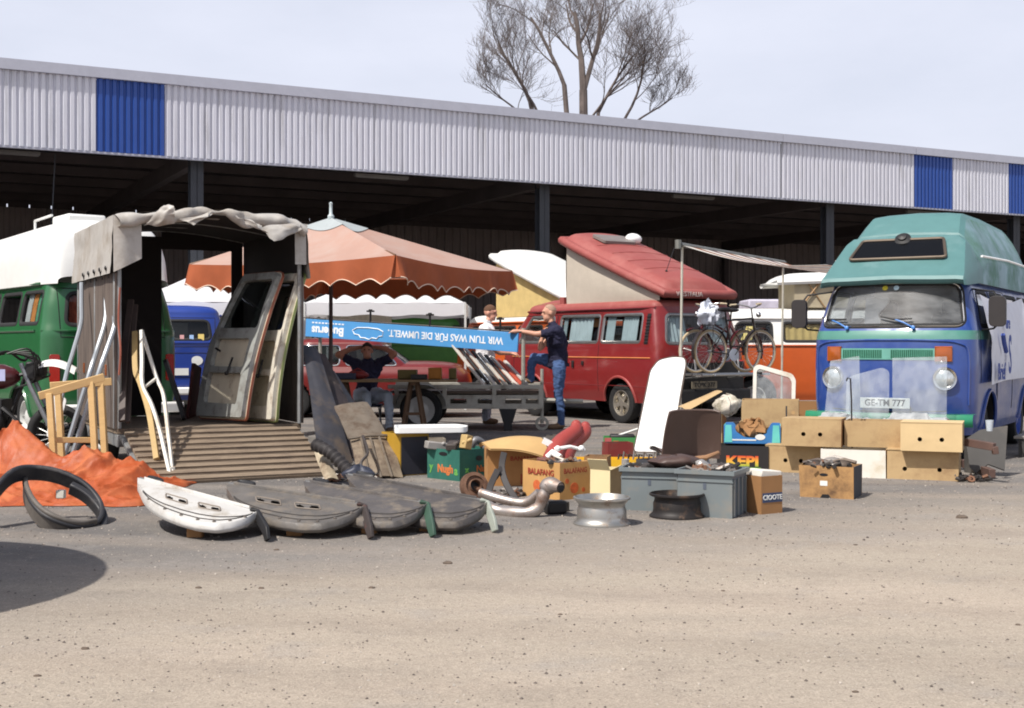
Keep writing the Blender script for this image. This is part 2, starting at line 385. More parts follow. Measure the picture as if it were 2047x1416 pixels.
def run(t0, t1, mat, w=2.2):
    n = max(1, round((t1-t0)/w))
    for i in range(n): sheet(t0+(t1-t0)*i/n, t0+(t1-t0)*(i+1)/n, mat)
b = [sht(x) for x in (193, 330, 1562, 1828, 1905, 2017)]
run(-16, b[0], m_grey); run(b[0], b[1], m_blue); run(b[1], b[2]-.01, m_grey); run(b[2]+.02, b[3], m_grey); run(b[3], b[4], m_blue); run(b[4], b[5], m_grey); run(b[5], b[5]+1.4, m_blue); run(b[5]+1.4, 44, m_grey)
for t0, t1 in ((-16, b[2]-.004), (b[2]+.008, b[3]-.004), (b[3]+.008, 44)):
    m = MB(); m.box(((t0+t1)/2, .03, ZT+.1), (t1-t0, .2, .2)); obj('roof_trim', m, m_cap, shed, smooth=0)
m = MB(); m.box((14, .06, ZB-.02), (60, .1, .04)); obj('sill_flashing', m, m_cap, shed, smooth=0)
m = MB(); m.box((14, .35, ZB+.35), (60, .3, .6)); obj('front_beam', m, m_dark, shed, smooth=0)
m = MB(); m.add([(-16, .2, ZT-.1), (44, .2, ZT-.1), (44, 15, 5.9), (-16, 15, 5.9)], [(0, 1, 2, 3)]); m.add([(-16, .2, ZT), (44, .2, ZT), (44, 15, 6.0), (-16, 15, 6.0)], [(0, 3, 2, 1)])
obj('roof', m, m_dark, shed, smooth=0)
m = MB(); P = []
for i in range(int(60/.3)):
    a = -16+i*.3; P += [(a, 14.6), (a+.12, 14.6), (a+.16, 14.55), (a+.26, 14.55)]
m.add([(x, y, z) for x, y in P for z in (0, 5.345)], [(2*i, 2*i+2, 2*i+3, 2*i+1) for i in range(len(P)-1)])
obj('back_wall', m, M('back_wall', (128, 118, 116), .9, var=.15, scale=.8), shed, smooth=0)
m = MB()
for i in range(97):      # short filler blocks: daylight shows through the gaps between them
    m.box((-10+i*.62, 14.6, 5.39), (.575 if i < 38 else .6, .12, .10))
m.box((-13.1, 14.6, 5.39), (5.6, .12, .1)); m.box((14, 14.6, 5.72), (60, .1, .56)); obj('eaves_filler', m, m_dark, shed, smooth=0)
for t in (-16, 44):
    m = MB(); m.box((t, 7.5, 3), (.1, 15, 6)); obj('end_wall', m, m_dark, shed, smooth=0)
for i in range(7):
    m = MB(); m.box((14, 1+i*2.1, 5.55), (60, .12, .22)); obj('purlin', m, m_dark, shed, smooth=0)
pts = [sht(403), sht(1105), sht(1680)]
for t in [pts[0]-9.4]+pts+[pts[2]+7]:
    m = MB(); m.box((t, .5, ZB/2+.1), (.02, .22, ZB+.2)); m.box((t, .4, ZB/2+.1), (.26, .02, ZB+.2)); m.box((t, .62, ZB/2+.1), (.26, .02, ZB+.2)); m.box((t, .5, .01), (.4, .4, .03))
    obj('post', m, m_steel, shed, smooth=0)
    m = MB(); m.bar((t, .5, 5.1), (t, 14.4, 5.1), .2, .35); obj('rafter', m, m_dark, shed, smooth=0)
    m = MB(); m.box((t, 14.3, 2.6), (.2, .2, 5.2)); obj('post', m, m_dark, shed, smooth=0)
for px in (15, 778, 1407, 1870):
    t = sht(px); m = MB(); m.box((t, .45, ZB-.06), (1.25, .12, .07)); m.box((t, .45, ZB-.1), (1.2, .05, .03)); obj('strip_lamp', m, M('lamp_housing', (96, 93, 90), .6), shed, bevel=.01)
m = MB(); m.tube([(sht(120), .7, ZB), (sht(108), .75, 2.6)], .012, 5); obj('cable', m, m_steel, shed)

# ---------------------------------------------------------------- the bare tree behind the shed
tree = thing('bare_tree', 'tall leafless many-stemmed tree rising behind the shed roof', 'tree', (2.75, 48, 0))
bark = M('bark', (104, 94, 90), .9, var=.2, scale=3)
TR = random.Random(11); trunk = MB(); crown = MB()
def limb(mb, p, d, ln, r, lv):
    n = 5 if lv < 3 else 3; P = [p]; rr = [r]; e = r*(.55 if lv < 2 else .45)
    for i in range(n):
        d = (d+Vector((TR.uniform(-1, 1), TR.uniform(-1, 1), TR.uniform(-.5, .7)))*(.13+.05*lv)).normalized()
        P.append(P[-1]+d*ln/n); rr.append(r+(e-r)*(i+1)/n)
    mb.tube(P, rr, 7 if lv < 1 else (5 if lv < 3 else 3), cap=False)
    return P, rr, d
CC = Vector((-.15, 0, 12.2))          # the crown fills a rounded space round this point
def grow(p, d, ln, r, lv):
    P, rr, de = limb(crown, p, d, ln, r, lv)
    if lv >= 5: return
    kids = (4, 4, 4, 5, 4)[lv]
    for k in range(kids+1):
        t = .2+.8*(k+TR.random()*.7)/(kids+1); t = min(t, .999); i = min(len(P)-2, int(t*(len(P)-1))); q = P[i].lerp(P[i+1], min(1, t*(len(P)-1)-i))
        ax = Vector((TR.uniform(-1, 1), TR.uniform(-1, 1), TR.uniform(-.2, .5))).normalized()
        dd = (de*.9+ax*.8+Vector((0, 0, .12))).normalized(); rad = (q-CC); rad.z *= .95
        if rad.length > 3.7: dd = (dd-rad.normalized()*.5*max(0, dd.dot(rad.normalized()))).normalized()
        grow(q, dd, ln*TR.uniform(.52, .76), max(rr[i]*TR.uniform(.36, .54), .0055), lv+1)
def stem(base, px, py, r, ln, lean=None):
    q = at(px, py, 48)-Vector((2.75, 48, 0)); d = (q-base).normalized()
    trunk.tube([base, base.lerp(q, .5)+Vector((.05, 0, 0)), q], [r*1.3, r*1.0, r*.78], 8, cap=False)
    grow(q, (d*.7+(lean or Vector((0, 0, .3)))).normalized(), ln, r*.72, 1)
stem(Vector((0, 0, 0)), 1166, 180, .20, 3.0, Vector((-.05, 0, .4)))
stem(Vector((0, 0, .5)), 1167, 182, .15, 3.0, Vector((.3, .1, .4)))
stem(Vector((0, 0, 1)), 1128, 170, .12, 2.9, Vector((-.2, 0, .4)))
stem(Vector((-.1, .1, .8)), 1060, 205, .11, 2.6, Vector((-.35, .1, .35)))
stem(Vector((-.1, -.1, 2)), 1078, 232, .08, 2.4, Vector((-.45, -.2, .3)))
stem(Vector((.1, 0, 2)), 1196, 226, .09, 2.6, Vector((.35, 0, .35)))
stem(Vector((.1, .2, 2)), 1250, 236, .08, 2.5, Vector((.5, .1, .4)))
stem(Vector((.1, -.2, 2)), 1182, 236, .07, 2.4, Vector((.55, -.3, .25)))
stem(Vector((-.1, -.2, 2)), 1050, 236, .06, 2.0, Vector((-.7, -.1, .25)))
stem(Vector((.1, .3, 2)), 1268, 246, .06, 1.9, Vector((.8, .1, .2)))
obj('trunk', trunk, bark, tree); obj('crown', crown, bark, tree, smooth=0)
# ================================================================ vehicles
rubber = M('rubber', (32, 32, 33), .75, var=.2, scale=20); black = M('black_plastic', (28, 27, 28), .55, var=.2, scale=12); chrome = M('chrome', (205, 205, 205), .18, 1, var=.05)
alu = M('aluminium', (190, 190, 188), .35, 1, var=.1); steelg = M('grey_steel', (140, 142, 145), .45, .7, var=.15, scale=10)
amber = M('amber_lens', (156, 80, 30), .2, var=.1, coat=.5); redlens = M('red_lens', (170, 30, 18), .2, var=.1, coat=.5); whitep = M('white_plastic', (232, 232, 230), .45, var=.05)
seatm = M('seat_cloth', (70, 66, 66), .9); platew = M('plate_white', (225, 226, 222), .4, var=.05); inkblack = M('ink', (25, 25, 28), .5)
glass = glass_mat('window_glass'); glassd = glass_mat('dark_glass', (.42, .46, .48)); wscreen = glass_mat('screen_glass', (.78, .83, .85), 1.8, .15); seamd = M('panel_gap', (22, 22, 22), .8)  # screen_glass haze paints the light reflections on the bus glass
class Shell:
    def __init__(s, prof, cf, nf, cr, nr, w_top=None, dome=.16, crown=.05, edge=.16):
        s.prof = prof; s.cf, s.nf, s.cr, s.nr = cf, nf, cr, nr; s.dome, s.crown, s.edge = dome, crown, edge; s.zt = prof[-1][0]
    def _l(s, z):
        p = s.prof
        if z <= p[0][0]: return p[0][1:]
        for a, b in zip(p, p[1:]):
            if z <= b[0]:
                t = (z-a[0])/(b[0]-a[0]); return tuple(a[i]+(b[i]-a[i])*t for i in (1, 2, 3))
        return p[-1][1:]
    def at(s, z):
        q = [s._l(z+k) for k in (-.05, -.025, 0, .025, .05)]; return tuple(sum(v[i] for v in q)/5 for i in range(3))
    def surf(s, face, a, z, off=0):
        w, yf, yr = s.at(z)
        if face == 'F':
            t = min(1, abs(a)/w); return Vector((a, yf+s.cf*(1-(1-t**s.nf)**(1/s.nf))-off, z))
        if face == 'B':
            t = min(1, abs(a)/w); return Vector((a, yr-s.cr*(1-(1-t**s.nr)**(1/s.nr))+off, z))
        x = w
        if a < yf+s.cf: t = min(1, (yf+s.cf-a)/s.cf); x = w*(1-t**s.nf)**(1/s.nf)
        if a > yr-s.cr: t = min(1, (a-yr+s.cr)/s.cr); x = w*(1-t**s.nr)**(1/s.nr)
        return Vector((x+off if face == 'R' else -x-off, a, z))
    def ring(s, z, w=None, yf=None, yr=None):
        if w is None: w, yf, yr = s.at(z)
        out = []; nF, nS = 48, 92
        for i in range(nF):
            a = math.pi*(1-i/nF); c, sn = math.cos(a), math.sin(a)
            out.append((Vector((w*math.copysign(abs(c)**(2/s.nf), c), yf+s.cf*(1-sn**(2/s.nf)), z)), 'F'))
        y0, y1 = yf+s.cf, yr-s.cr
        for i in range(nS): out.append((Vector((w, y0+(y1-y0)*i/nS, z)), 'R'))
        for i in range(nF):
            a = math.pi*i/nF; c, sn = math.cos(a), math.sin(a)
            out.append((Vector((w*math.copysign(abs(c)**(2/s.nr), c), yr-s.cr*(1-sn**(2/s.nr)), z)), 'B'))
        for i in range(nS): out.append((Vector((-w, y1+(y0-y1)*i/nS, z)), 'L'))
        return out
    def band(s, z0, z1, cuts, dz=.028):
        n = max(2, int((z1-z0)/dz)); m = MB(); rings = [s.ring(z0+(z1-z0)*i/n) for i in range(n+1)]; k = len(rings[0])
        V = [p for r in rings for p, _ in r]; F = []
        for i in range(n):
            for j in range(k):
                j2 = (j+1) % k; c = (V[i*k+j]+V[i*k+j2]+V[(i+1)*k+j]+V[(i+1)*k+j2])/4; fc = rings[i][j][1]; hit = False
                for face, poly, bb in cuts:
                    if face in 'FB':
                        if (face == 'F') != (c.y < 1.6) or fc not in 'FB': continue
                        a = c.x
                    else:
                        if (face == 'R') != (c.x > 0) or (fc in 'FB' and abs(c.x) < .45): continue
                        a = c.y
                    if bb[0] < a < bb[1] and bb[2] < c.z < bb[3] and inpoly(a, c.z, poly): hit = True; break
                if not hit: F.append((i*k+j, i*k+j2, (i+1)*k+j2, (i+1)*k+j))
        return m.add(V, F)
    def roof(s):
        w, yf, yr = s.at(s.zt); m = MB(); V = []; F = []; ds = [0, .004, .012, .03, .06, .1, .15, .22, .32, .45, .6, w-.001]; k = 0
        for d in ds:
            d = min(d, w-.001); e = min(d, s.edge)/s.edge
            z = s.zt+s.dome*math.sqrt(max(0, 1-(1-e)**2))+s.crown*(1-((w-d)/w)**2)
            r = s.ring(z, w-d, yf+d*.9, yr-d*.9); k = len(r); V += [p for p, _ in r]
        for i in range(len(ds)-1):
            for j in range(k): j2 = (j+1) % k; F.append((i*k+j, i*k+j2, (i+1)*k+j2, (i+1)*k+j))
        return m.add(V, F)
def bbox2(poly): return (min(p[0] for p in poly), max(p[0] for p in poly), min(p[1] for p in poly), max(p[1] for p in poly))
def pane(sh, face, poly, off=-.014, nz=9, na=13):
    m = MB(); x0, x1, z0, z1 = bbox2(poly)
    def row(z):
        xs = []
        for i in range(len(poly)):
            a, b = poly[i-1], poly[i]
            if (a[1] > z) != (b[1] > z): xs.append(a[0]+(b[0]-a[0])*(z-a[1])/(b[1]-a[1]))
        return (min(xs), max(xs)) if len(xs) > 1 else ((x0+x1)/2,)*2
    def fn(u, v):
        z = z0+.002+(z1-z0-.004)*v; a, b = row(z); return sh.surf(face, a+(b-a)*u, z, off)
    return m.grid(fn, na, nz, flip=face in 'LB')
def ribbon(sh, face, poly, wo=.022, wi=.03, up=.008, dn=-.014):
    P = resample(poly, .06); A = offpoly(P, wo); B = offpoly(P, wo*.2); C = offpoly(P, -wi*.5); D = offpoly(P, -wi); n = len(P); m = MB()
    Q = [[sh.surf(face, p[0], p[1], o) for p in lp] for lp, o in ((A, .001), (B, up), (C, up*.7), (D, dn))]
    m.add([p for q in Q for p in q], [(i*n+j, i*n+(j+1) % n, (i+1)*n+(j+1) % n, (i+1)*n+j) for i in range(3) for j in range(n)]); return m
def seam(sh, face, pts, r=.005, closed=False):
    P = [Vector(p) for p in pts]; Q = []
    for a, b in zip(P, P[1:]+([P[0]] if closed else [])):
        k = max(1, int((b-a).length/.07)); Q += [a.lerp(b, i/k) for i in range(k)]
    if not closed: Q.append(P[-1])
    m = MB(); m.tube([sh.surf(face, q[0], q[1], -.001) for q in Q], r, 5, closed=closed); return m
def wheel(parent, x, y, r, width, rimmat, side, hub='steel'):
    """tyre is the wheel's mesh; rim and hub cap are its sub-parts. side = +1 when the outer face looks along +x"""
    rr = r*.62; w = width/2; m = MB()
    Mx = Tm(x, y, r) @ Rm(90*side, 'Y')
    m.lathe([(rr, -w*.8), (r*.86, -w), (r*.96, -w*.85), (r, -w*.5), (r, w*.5), (r*.96, w*.85), (r*.86, w), (rr*1.02, w*.82), (rr, w*.5)], 32, Mx)
    t = obj('wheel', m, rubber, parent)
    m = MB(); m.lathe([(rr, w*.5), (rr*1.03, w*.84), (rr*.97, w*.86), (rr*.9, w*.5), (rr*.86, w*.15), (rr*.55, w*.35), (rr*.5, w*.3), (0.001, w*.3)], 28, Mx); obj('rim', m, rimmat, t)
    m = MB()
    if hub == 'alloy':
        for i in range(5):
            a = 2*math.pi*i/5; m.box((rr*.55, 0, w*.62), (rr*.75, rr*.3, w*.22), Mx @ Matrix.Rotation(a, 4, 'Z'))
        m.lathe([(rr*.3, w*.4), (rr*.3, w*.75), (.001, w*.78)], 14, Mx)
    else:
        m.lathe([(rr*.5, w*.3), (rr*.46, w*.55), (rr*.3, w*.7), (.001, w*.74)], 18, Mx)
    obj('hub_cap', m, rimmat, t)
    return t
def arch(sh, face, y, r, zc, paint, parent):
    P = [(y+r*math.cos(a), zc+r*math.sin(a)) for a in [math.pi*i/20 for i in range(21)]]
    m = MB(); m.tube([sh.surf(face, p[0], max(p[1], .3), .006) for p in P], .022, 6); obj('wheel_arch', m, paint, parent)
    m = MB(); sg = 1 if face == 'R' else -1           # dark wheel housing
    m.grid(lambda u, v: Vector((sg*(.84-.5*v), y+(r-.01)*math.cos(math.pi*u), max(.3, zc+(r-.01)*math.sin(math.pi*u)))), 16, 3); m.plate([(y+r*math.cos(math.pi*i/14), zc+r*math.sin(math.pi*i/14)) for i in range(15)], .01, Mx=Matrix(((0, 0, 1, sg*.36), (1, 0, 0, 0), (0, 1, 0, 0), (0, 0, 0, 1))))
    obj('wheel_housing', m, black, parent)
def van(name, label, loc, rz, sh, bands, windows, axles, wr, rimmat, hub='steel', roofmat=None, frame=None, group=None, glassm=None, arch_faces='RL', archmat=None, wz=None, wx=.70):
    t = thing(name, label, 'van', loc, rz, group)
    cuts = [(f, offpoly(p, .004), bbox2(p)) for f, p in windows]
    cuts = [(f, p, bbox2(p)) for f, p, _ in cuts]; ar = wr+.075
    for y in axles:
        pl = [(y+ar*math.cos(2*math.pi*i/28), (wz or wr)+.02+ar*math.sin(2*math.pi*i/28)) for i in range(28)]
        for f in 'RL': cuts.append((f, pl, bbox2(pl)))
    for nm, z0, z1, mt in bands: obj(nm, sh.band(z0, z1, cuts), mt, t, smooth=50)
    if roofmat: obj('roof', sh.roof(), roofmat, t, smooth=60)
    m = MB(); w, yf, yr = sh.at(sh.prof[0][0]); m.add([(-w+.05, yf+.2, sh.prof[0][0]+.03), (w-.05, yf+.2, sh.prof[0][0]+.03), (w-.05, yr-.2, sh.prof[0][0]+.03), (-w+.05, yr-.2, sh.prof[0][0]+.03)], [(0, 1, 2, 3)]); obj('underbody', m, black, t, smooth=0)
    for f, p in windows:
        o = obj('window', pane(sh, f, p), glassm or glass, t); obj('window_seal', ribbon(sh, f, p), frame or rubber, o)
    for y in axles:
        for sd in (1, -1):
            wheel(t, sd*wx, y, wr, .19, rimmat, sd, hub)
            arch(sh, 'R' if sd > 0 else 'L', y, ar, wr+.02, archmat or bands[0][3], t)
    return t
def T2(kb=1.2, kg=1.76):
    """second-generation bus: belt line at kb, gutter at kg"""
    def zz(z):
        if z <= .45: return z
        if z <= 1.2: return .45+(z-.45)*(kb-.45)/.75
        return kb+(z-1.2)*(kg-kb)/.56
    P = [(.30, .80, .06, 4.42), (.40, .845, .02, 4.47), (.60, .865, .0, 4.5), (.90, .87, .0, 4.5), (1.10, .865, .01, 4.5), (1.18, .862, .02, 4.5), (1.24, .845, .06, 4.47), (1.5, .80, .18, 4.43), (1.70, .75, .27, 4.38), (1.76, .735, .30, 4.35)]
    return Shell([(zz(z), w, a, b) for z, w, a, b in P], .40, 2.5, .30, 2.9, dome=.13, crown=.05, edge=.2), zz
def curtain(parent, sh, face, a0, a1, z0, z1, mat, off=-.06, waves=6, name='curtain'):
    m = MB(); m.grid(lambda u, v: sh.surf(face, a0+(a1-a0)*u, z0+(z1-z0)*v, off-.012*math.sin(u*waves*6.28)), waves*6+1, 4); return obj(name, m, mat, parent)

# ---------------------------------------------------------------- blue and green high-roof bus on the right
bl = M('bus_blue', (40, 68, 138), .3, var=.08, coat=.6, dirt=(66, 90, 146), damt=.35, dscale=1.6); gr = M('bus_green', (78, 132, 120), .4, var=.06, coat=.3, dirt=(92, 140, 134), damt=.2, dscale=2)
grd = M('grille_green', (22, 92, 62), .5); roofg = M('high_roof_green', (82, 122, 122), .5, var=.06, dirt=(98, 132, 134), damt=.2, dscale=2)
side_refl = M('roof_side', (118, 150, 158), .5, var=.2, scale=2.2, dirt=(72, 118, 92), damt=.4, dscale=1.6)  # roof side: patchy colour imitates its shading and reflections
sh, zz = T2(1.39, 1.93); Zb = zz(1.2)
ws = roundpoly([(-.755, zz(1.262)), (.755, zz(1.262)), (.67, zz(1.745)), (-.67, zz(1.745))], [.09, .09, .12, .12])
def sidewin(y0, y1, zb=1.27, zt=1.66, sl0=0, sl1=0): return roundpoly([(y0, zz(zb)), (y1, zz(zb)), (y1+sl1, zz(zt)), (y0+sl0, zz(zt))], .07)
wins = [('F', ws)]+[(f, p) for f in 'RL' for p in (sidewin(.62, 1.33, sl0=.12), sidewin(1.52, 2.36), sidewin(2.46, 3.28), sidewin(3.38, 4.14))]
bus = van('camper_van', 'blue and green high-roofed camper van facing the cardboard boxes', (3.98, 13.3, 0), -31, sh, [('body', .3, zz(1.135), bl), ('belt_stripe', zz(1.135), zz(1.215), gr), ('upper_body', zz(1.215), sh.zt, bl)], wins, (1.02, 3.42), .33, M('rim_blue', (40, 70, 150), .4), glassm=wscreen)
sh_h = sh; zh = zz
# high roof
sec = [(.24, 1.90, .745, .745, 1.95), (.19, 1.915, .755, .75, 1.97), (.165, 1.945, .765, .75, 2.0), (.19, 1.985, .775, .75, 2.04), (.26, 2.02, .78, .745, 2.07), (.78, 2.44, .80, .655, 2.38), (.83, 2.47, .80, .64, 2.41), (.92, 2.475, .80, .63, 2.42), (.99, 2.48, .80, .61, 2.43), (1.0, 2.51, .80, .60, 2.45), (1.26, 2.70, .80, .56, 2.62), (1.34, 2.745, .80, .55, 2.66), (1.45, 2.77, .80, .55, 2.69), (2.4, 2.79, .80, .55, 2.70), (3.9, 2.77, .80, .55, 2.69), (4.2, 2.7, .78, .58, 2.6), (4.36, 2.3, .74, .56, 2.2), (4.38, 1.94, .74, .6, 1.95)]
def hsec(k):
    y, zt, wb, wt, zs = sec[k]; z0 = 1.92 if k > 4 else min(1.88, zt-.02)
    zs = min(zs, zt-.01); pts = [(-wb, z0), (-wb*.99, z0+(zs-z0)*.35), (-wt-(wb-wt)*.35, z0+(zs-z0)*.8), (-wt, zs), (-wt*.9, zs+(zt-zs)*.75), (-wt*.6, zt), (0, zt+.012)]
    return [(x, y, z) for x, z in pts]+[(-x, y, z) for x, z in pts[-2::-1]]
SE = [hsec(k) for k in range(len(sec))]
m = MB(); n = len(SE[0]); V = [p for q in SE for p in q]
Ff, Fs = [], []
for i in range(len(SE)-1):
    for j in range(n-1):
        (Fs if (i >= 9 and (j < 3 or j >= n-4)) else Ff).append((i*n+j, i*n+j+1, (i+1)*n+j+1, (i+1)*n+j))
m.add(V, Ff); hr = obj('high_roof', m, roofg, bus, smooth=28)
m = MB(); m.add(V, Fs); obj('high_roof_side', m, side_refl, hr, smooth=28)
def rf(a, t, up=.012):     # a point on the sloping front of the high roof: a across, t up the slope
    p = Vector((a, .26, 2.032)).lerp(Vector((a, .78, 2.452)), t); return p+Vector((0, -.63, .777))*up
q = roundpoly([(-.52, .36), (.52, .36), (.44, .90), (-.44, .90)], .05)
m = MB(); m.add([rf(p[0], p[1], .016) for p in q], [tuple(range(len(q)))]); rw = obj('roof_window', m, M('black_glass', (12, 12, 13), .25, spec=.3), hr, smooth=0)
Q = [rf(p[0], p[1], .016) for p in resample(q, .1)]; m = MB(); m.tube(Q, .017, 6, closed=True); obj('window_frame', m, M('bronze_trim', (110, 98, 86), .45, .6), rw)
m = MB(); m.lathe([(.09, 0), (.09, .012), (.05, .03), (.045, .05), (.001, .06)], 16, Tm(rf(0, .90, .016)) @ Rm(51, 'X')); obj('window_catch', m, black, rw)
m = MB(); m.tube([(.802, .9, 2.22), (.802, 2.5, 2.26), (.795, 3.9, 2.26)], .014, 5); m.tube([(-.802, .9, 2.22), (-.802, 2.5, 2.26)], .014, 5); obj('roof_moulding', m, whitep, hr)
m = MB(); m.tube([sh.surf('R', y, zz(1.775), .02) for y in (.5, 1.5, 2.5, 3.5, 4.1)], .018, 6); m.tube([sh.surf('L', y, zz(1.775), .02) for y in (.5, 1.5, 2.5, 3.5, 4.1)], .018, 6); obj('rain_gutter', m, M('gutter', (36, 44, 84), .4), bus)
# front details
gz0, gz1 = zz(.965), zz(1.06)
m = MB(); q = roundpoly([(-.50, gz0), (.50, gz0), (.50, gz1), (-.50, gz1)], .02); m.grid(lambda u, v: sh.surf('F', -.50+u, gz0+(gz1-gz0)*v, .012), 21, 3, flip=False); gl = obj('vent_grille', m, M('grille_frame', (100, 158, 144), .45), bus)
for sx in (-1, 1):
    for i in range(22):
        a = sx*(.055+i*.0195); m = MB(); m.tube([sh.surf('F', a, gz0+.016, .013), sh.surf('F', a, gz1-.016, .013)], .0065, 4); obj('vent_slot', m, grd, gl)
for sx in (-1, 1):
    m = MB(); m.grid(lambda u, v: sh.surf('F', sx*(.50+.15*u), gz0-.012+(gz1-gz0+.024)*v, .022+.014*math.sin(math.pi*u)*math.sin(math.pi*v)), 9, 7, flip=sx < 0); m.tube([sh.surf('F', sx*a, z, .012) for a, z in ((.50, gz0-.012), (.65, gz0-.012), (.65, gz1+.012), (.50, gz1+.012))], .014, 5, closed=True); obj('indicator', m, amber, bus)
    c = sh.surf('F', sx*.585, zz(.83)-.03, 0); nrm = Vector((sx*.30, -1, .05)).normalized(); fx = frm(c+nrm*.01, nrm.cross(Vector((0, 0, -1))), Vector((0, 0, 1)))
    if (fx.to_3x3() @ Vector((0, 0, 1))).dot(nrm) < 0: fx = fx @ Rm(180, 'X')
    m = MB(); m.lathe([(.128, -.06), (.128, .012), (.118, .03), (.1, .026), (.098, .012)], 28, fx); hl = obj('headlight', m, chrome, bus)
    m = MB(); m.lathe([(.099, .014), (.07, .036), (.035, .046), (.001, .049)], 24, fx); obj('lens', m, M('lamp_lens', (200, 204, 204), .16, .55, var=.35, scale=26, stretch=(4, 1, 1), coat=1), hl)
for sx in (-1, 1): m = MB()
m = MB(); m.tube([sh.surf('F', a, z, .004) for a, z in spline([(-.80, .62), (-.80, zz(1.0)), (-.72, zz(1.10)), (-.45, zz(1.125)), (0, zz(1.13)), (.45, zz(1.125)), (.72, zz(1.10)), (.80, zz(1.0)), (.80, .62)], 5)], .012, 5); obj('nose_crease', m, bl, bus)
m = MB(); m.grid(lambda u, v: Vector((-.88+1.76*u, -.10-.0+.12*(abs(2*u-1)**4)-.03*math.sin(math.pi*v), .40+.13*v)), 25, 6); m.grid(lambda u, v: Vector((-.88+1.76*u, -.06+.12*(abs(2*u-1)**4)+.14*v, .53)), 25, 2); obj('front_bumper', m, grd if False else M('bumper_green', (34, 128, 92), .4, coat=.3), bus)
m = MB(); m.box((0, 0, 0), (.52, .01, .11), Tm(0, -.06, .635)); pl = obj('number_plate', m, platew, bus, bevel=.003)
text('GE-TM 777', .098, inkblack, pl, Tm(0, -.0665, .635) @ Rm(90, 'X'), off=.002, sx=.92)
for sx, x0 in ((0, -.44), (1, .27)):
    base = sh.surf('F', x0, zz(1.245), .02); tip = sh.surf('F', x0-.20, zz(1.34), .035); bA = sh.surf('F', x0-.36, zz(1.375), .03); bB = sh.surf('F', x0-.02, zz(1.345), .03)
    m = MB(); m.tube([base, base.lerp(tip, .5)+Vector((0, -.02, .01)), tip], .009, 6); m.lathe([(.02, 0), (.02, .03), (.001, .035)], 10, Tm(base) @ Rm(80, 'X')); wa = obj('wiper', m, M('wiper_blue', (66, 124, 196), .4), bus)
    m = MB(); m.tube([bA, tip, bB], [.008, .013, .008], 5); obj('wiper_blade', m, black, wa)
for sx, oy in ((-1, 0), (1, 0)):
    b0 = sh.surf('R' if sx > 0 else 'L', .62, zz(1.22), .0); b1 = sh.surf('R' if sx > 0 else 'L', .62, zz(1.68), .0); mc = Vector((sx*1.06, .42, zz(1.42)))
    m = MB(); m.tube([b0, (sx*1.0, .46, zz(1.235)), (sx*1.06, .43, zz(1.29)), mc, (sx*1.06, .43, zz(1.55)), (sx*1.0, .46, zz(1.64)), b1], .011, 6); mi = obj('mirror', m, black, bus)
    m = MB(); m.plate(roundpoly([(-.085, -.16), (.085, -.16), (.085, .16), (-.085, .16)], .06), .06, Mx=Tm(mc+Vector((0, -.04, 0))) @ Rm(90, 'X') @ Rm(0, 'Z')); obj('mirror_head', m, M('mirror_shell', (44, 40, 40), .5), mi, bevel=.015)
for f in 'RL':
    obj('door_gap', seam(sh, f, [(1.40, .5), (1.40, zz(1.68)), (.62, zz(1.68)), (.50, zz(1.2)), (.50, .85)], .006), seamd, bus); obj('door_gap', seam(sh, f, [(2.42, .5), (2.42, zz(1.70)), (1.46, zz(1.70)), (1.46, .5)], .006), seamd, bus)
    m = MB(); m.box((0, 0, 0), (.03, .12, .03), Tm(sh.surf(f, 1.28, zz(1.08), .02))); obj('door_handle', m, chrome, bus, bevel=.008)
Q = [sh.surf('F', p[0], p[1], .012) for p in resample(ws, .06)]; m = MB(); m.tube(Q, .006, 5, closed=True); obj('screen_trim', m, chrome, bus)
for sx in (-1, 1):
    m = MB(); m.tube([sh.surf('F', sx*.25, .52, .004), sh.surf('F', sx*.25, .60, .004)], .006, 4); obj('tow_slot', m, seamd, bus)
obj('nose_gap', seam(sh, 'F', [(-.6, .56), (-.3, .545), (0, .54), (.3, .545), (.6, .56)], .006), seamd, bus)
# inside
for sx in (-.38, .38):
    m = MB(); m.box((sx, 1.25, .95), (.48, .5, .18)); m.box((sx, 1.5, 1.3), (.46, .13, .62), None); m.box((sx, 1.5, 1.68), (.26, .1, .16)); obj('seat', m, seatm, bus, bevel=.04)
m = MB(); m.box((0, .55, 1.33), (1.4, .3, .12)); obj('dashboard', m, black, bus, bevel=.03)
m = MB(); m.tube([(-.38+.2*math.cos(a), .86+.05*math.sin(a), 1.38+.17*math.sin(a)) for a in [6.283*i/20 for i in range(20)]], .012, 6, closed=True); obj('steering_wheel', m, black, bus)
m = MB(); m.box((-.1, 2.4, 1.55), (1.3, .05, .9)); obj('cabin_divider', m, M('light_board', (170, 165, 160), .8), bus)
m = MB(); m.plate(roundpoly([(-.16, 0), (.0, 0), (.02, .08), (-.02, .16), (.10, .3), (.1, .36), (-.16, .36)], .03), .02, Mx=Tm(-.28, .78, 1.43) @ Rm(80, 'X')); obj('paper_sheet', m, whitep, bus)
m = MB(); m.box((.25, .5, 1.415), (.34, .22, .03), Rm(0, 'X')); obj('paper_sheet', m, M('paper', (215, 212, 205), .8), bus)
for x, c in ((-.08, (205, 190, 60)), (.04, (190, 215, 225))):
    p = sh.surf('F', x, zz(1.695), .002); m = MB(); m.lathe([(.03, 0), (.001, .001)], 14, Tm(p) @ Rm(62, 'X')); obj('sticker', m, M('sticker_%d' % c[0], c, .5), bus)
m = MB(); m.box((-.86, 2.0, 2.16), (.16, .7, .13)); obj('awning_case', m, whitep, bus, bevel=.02)
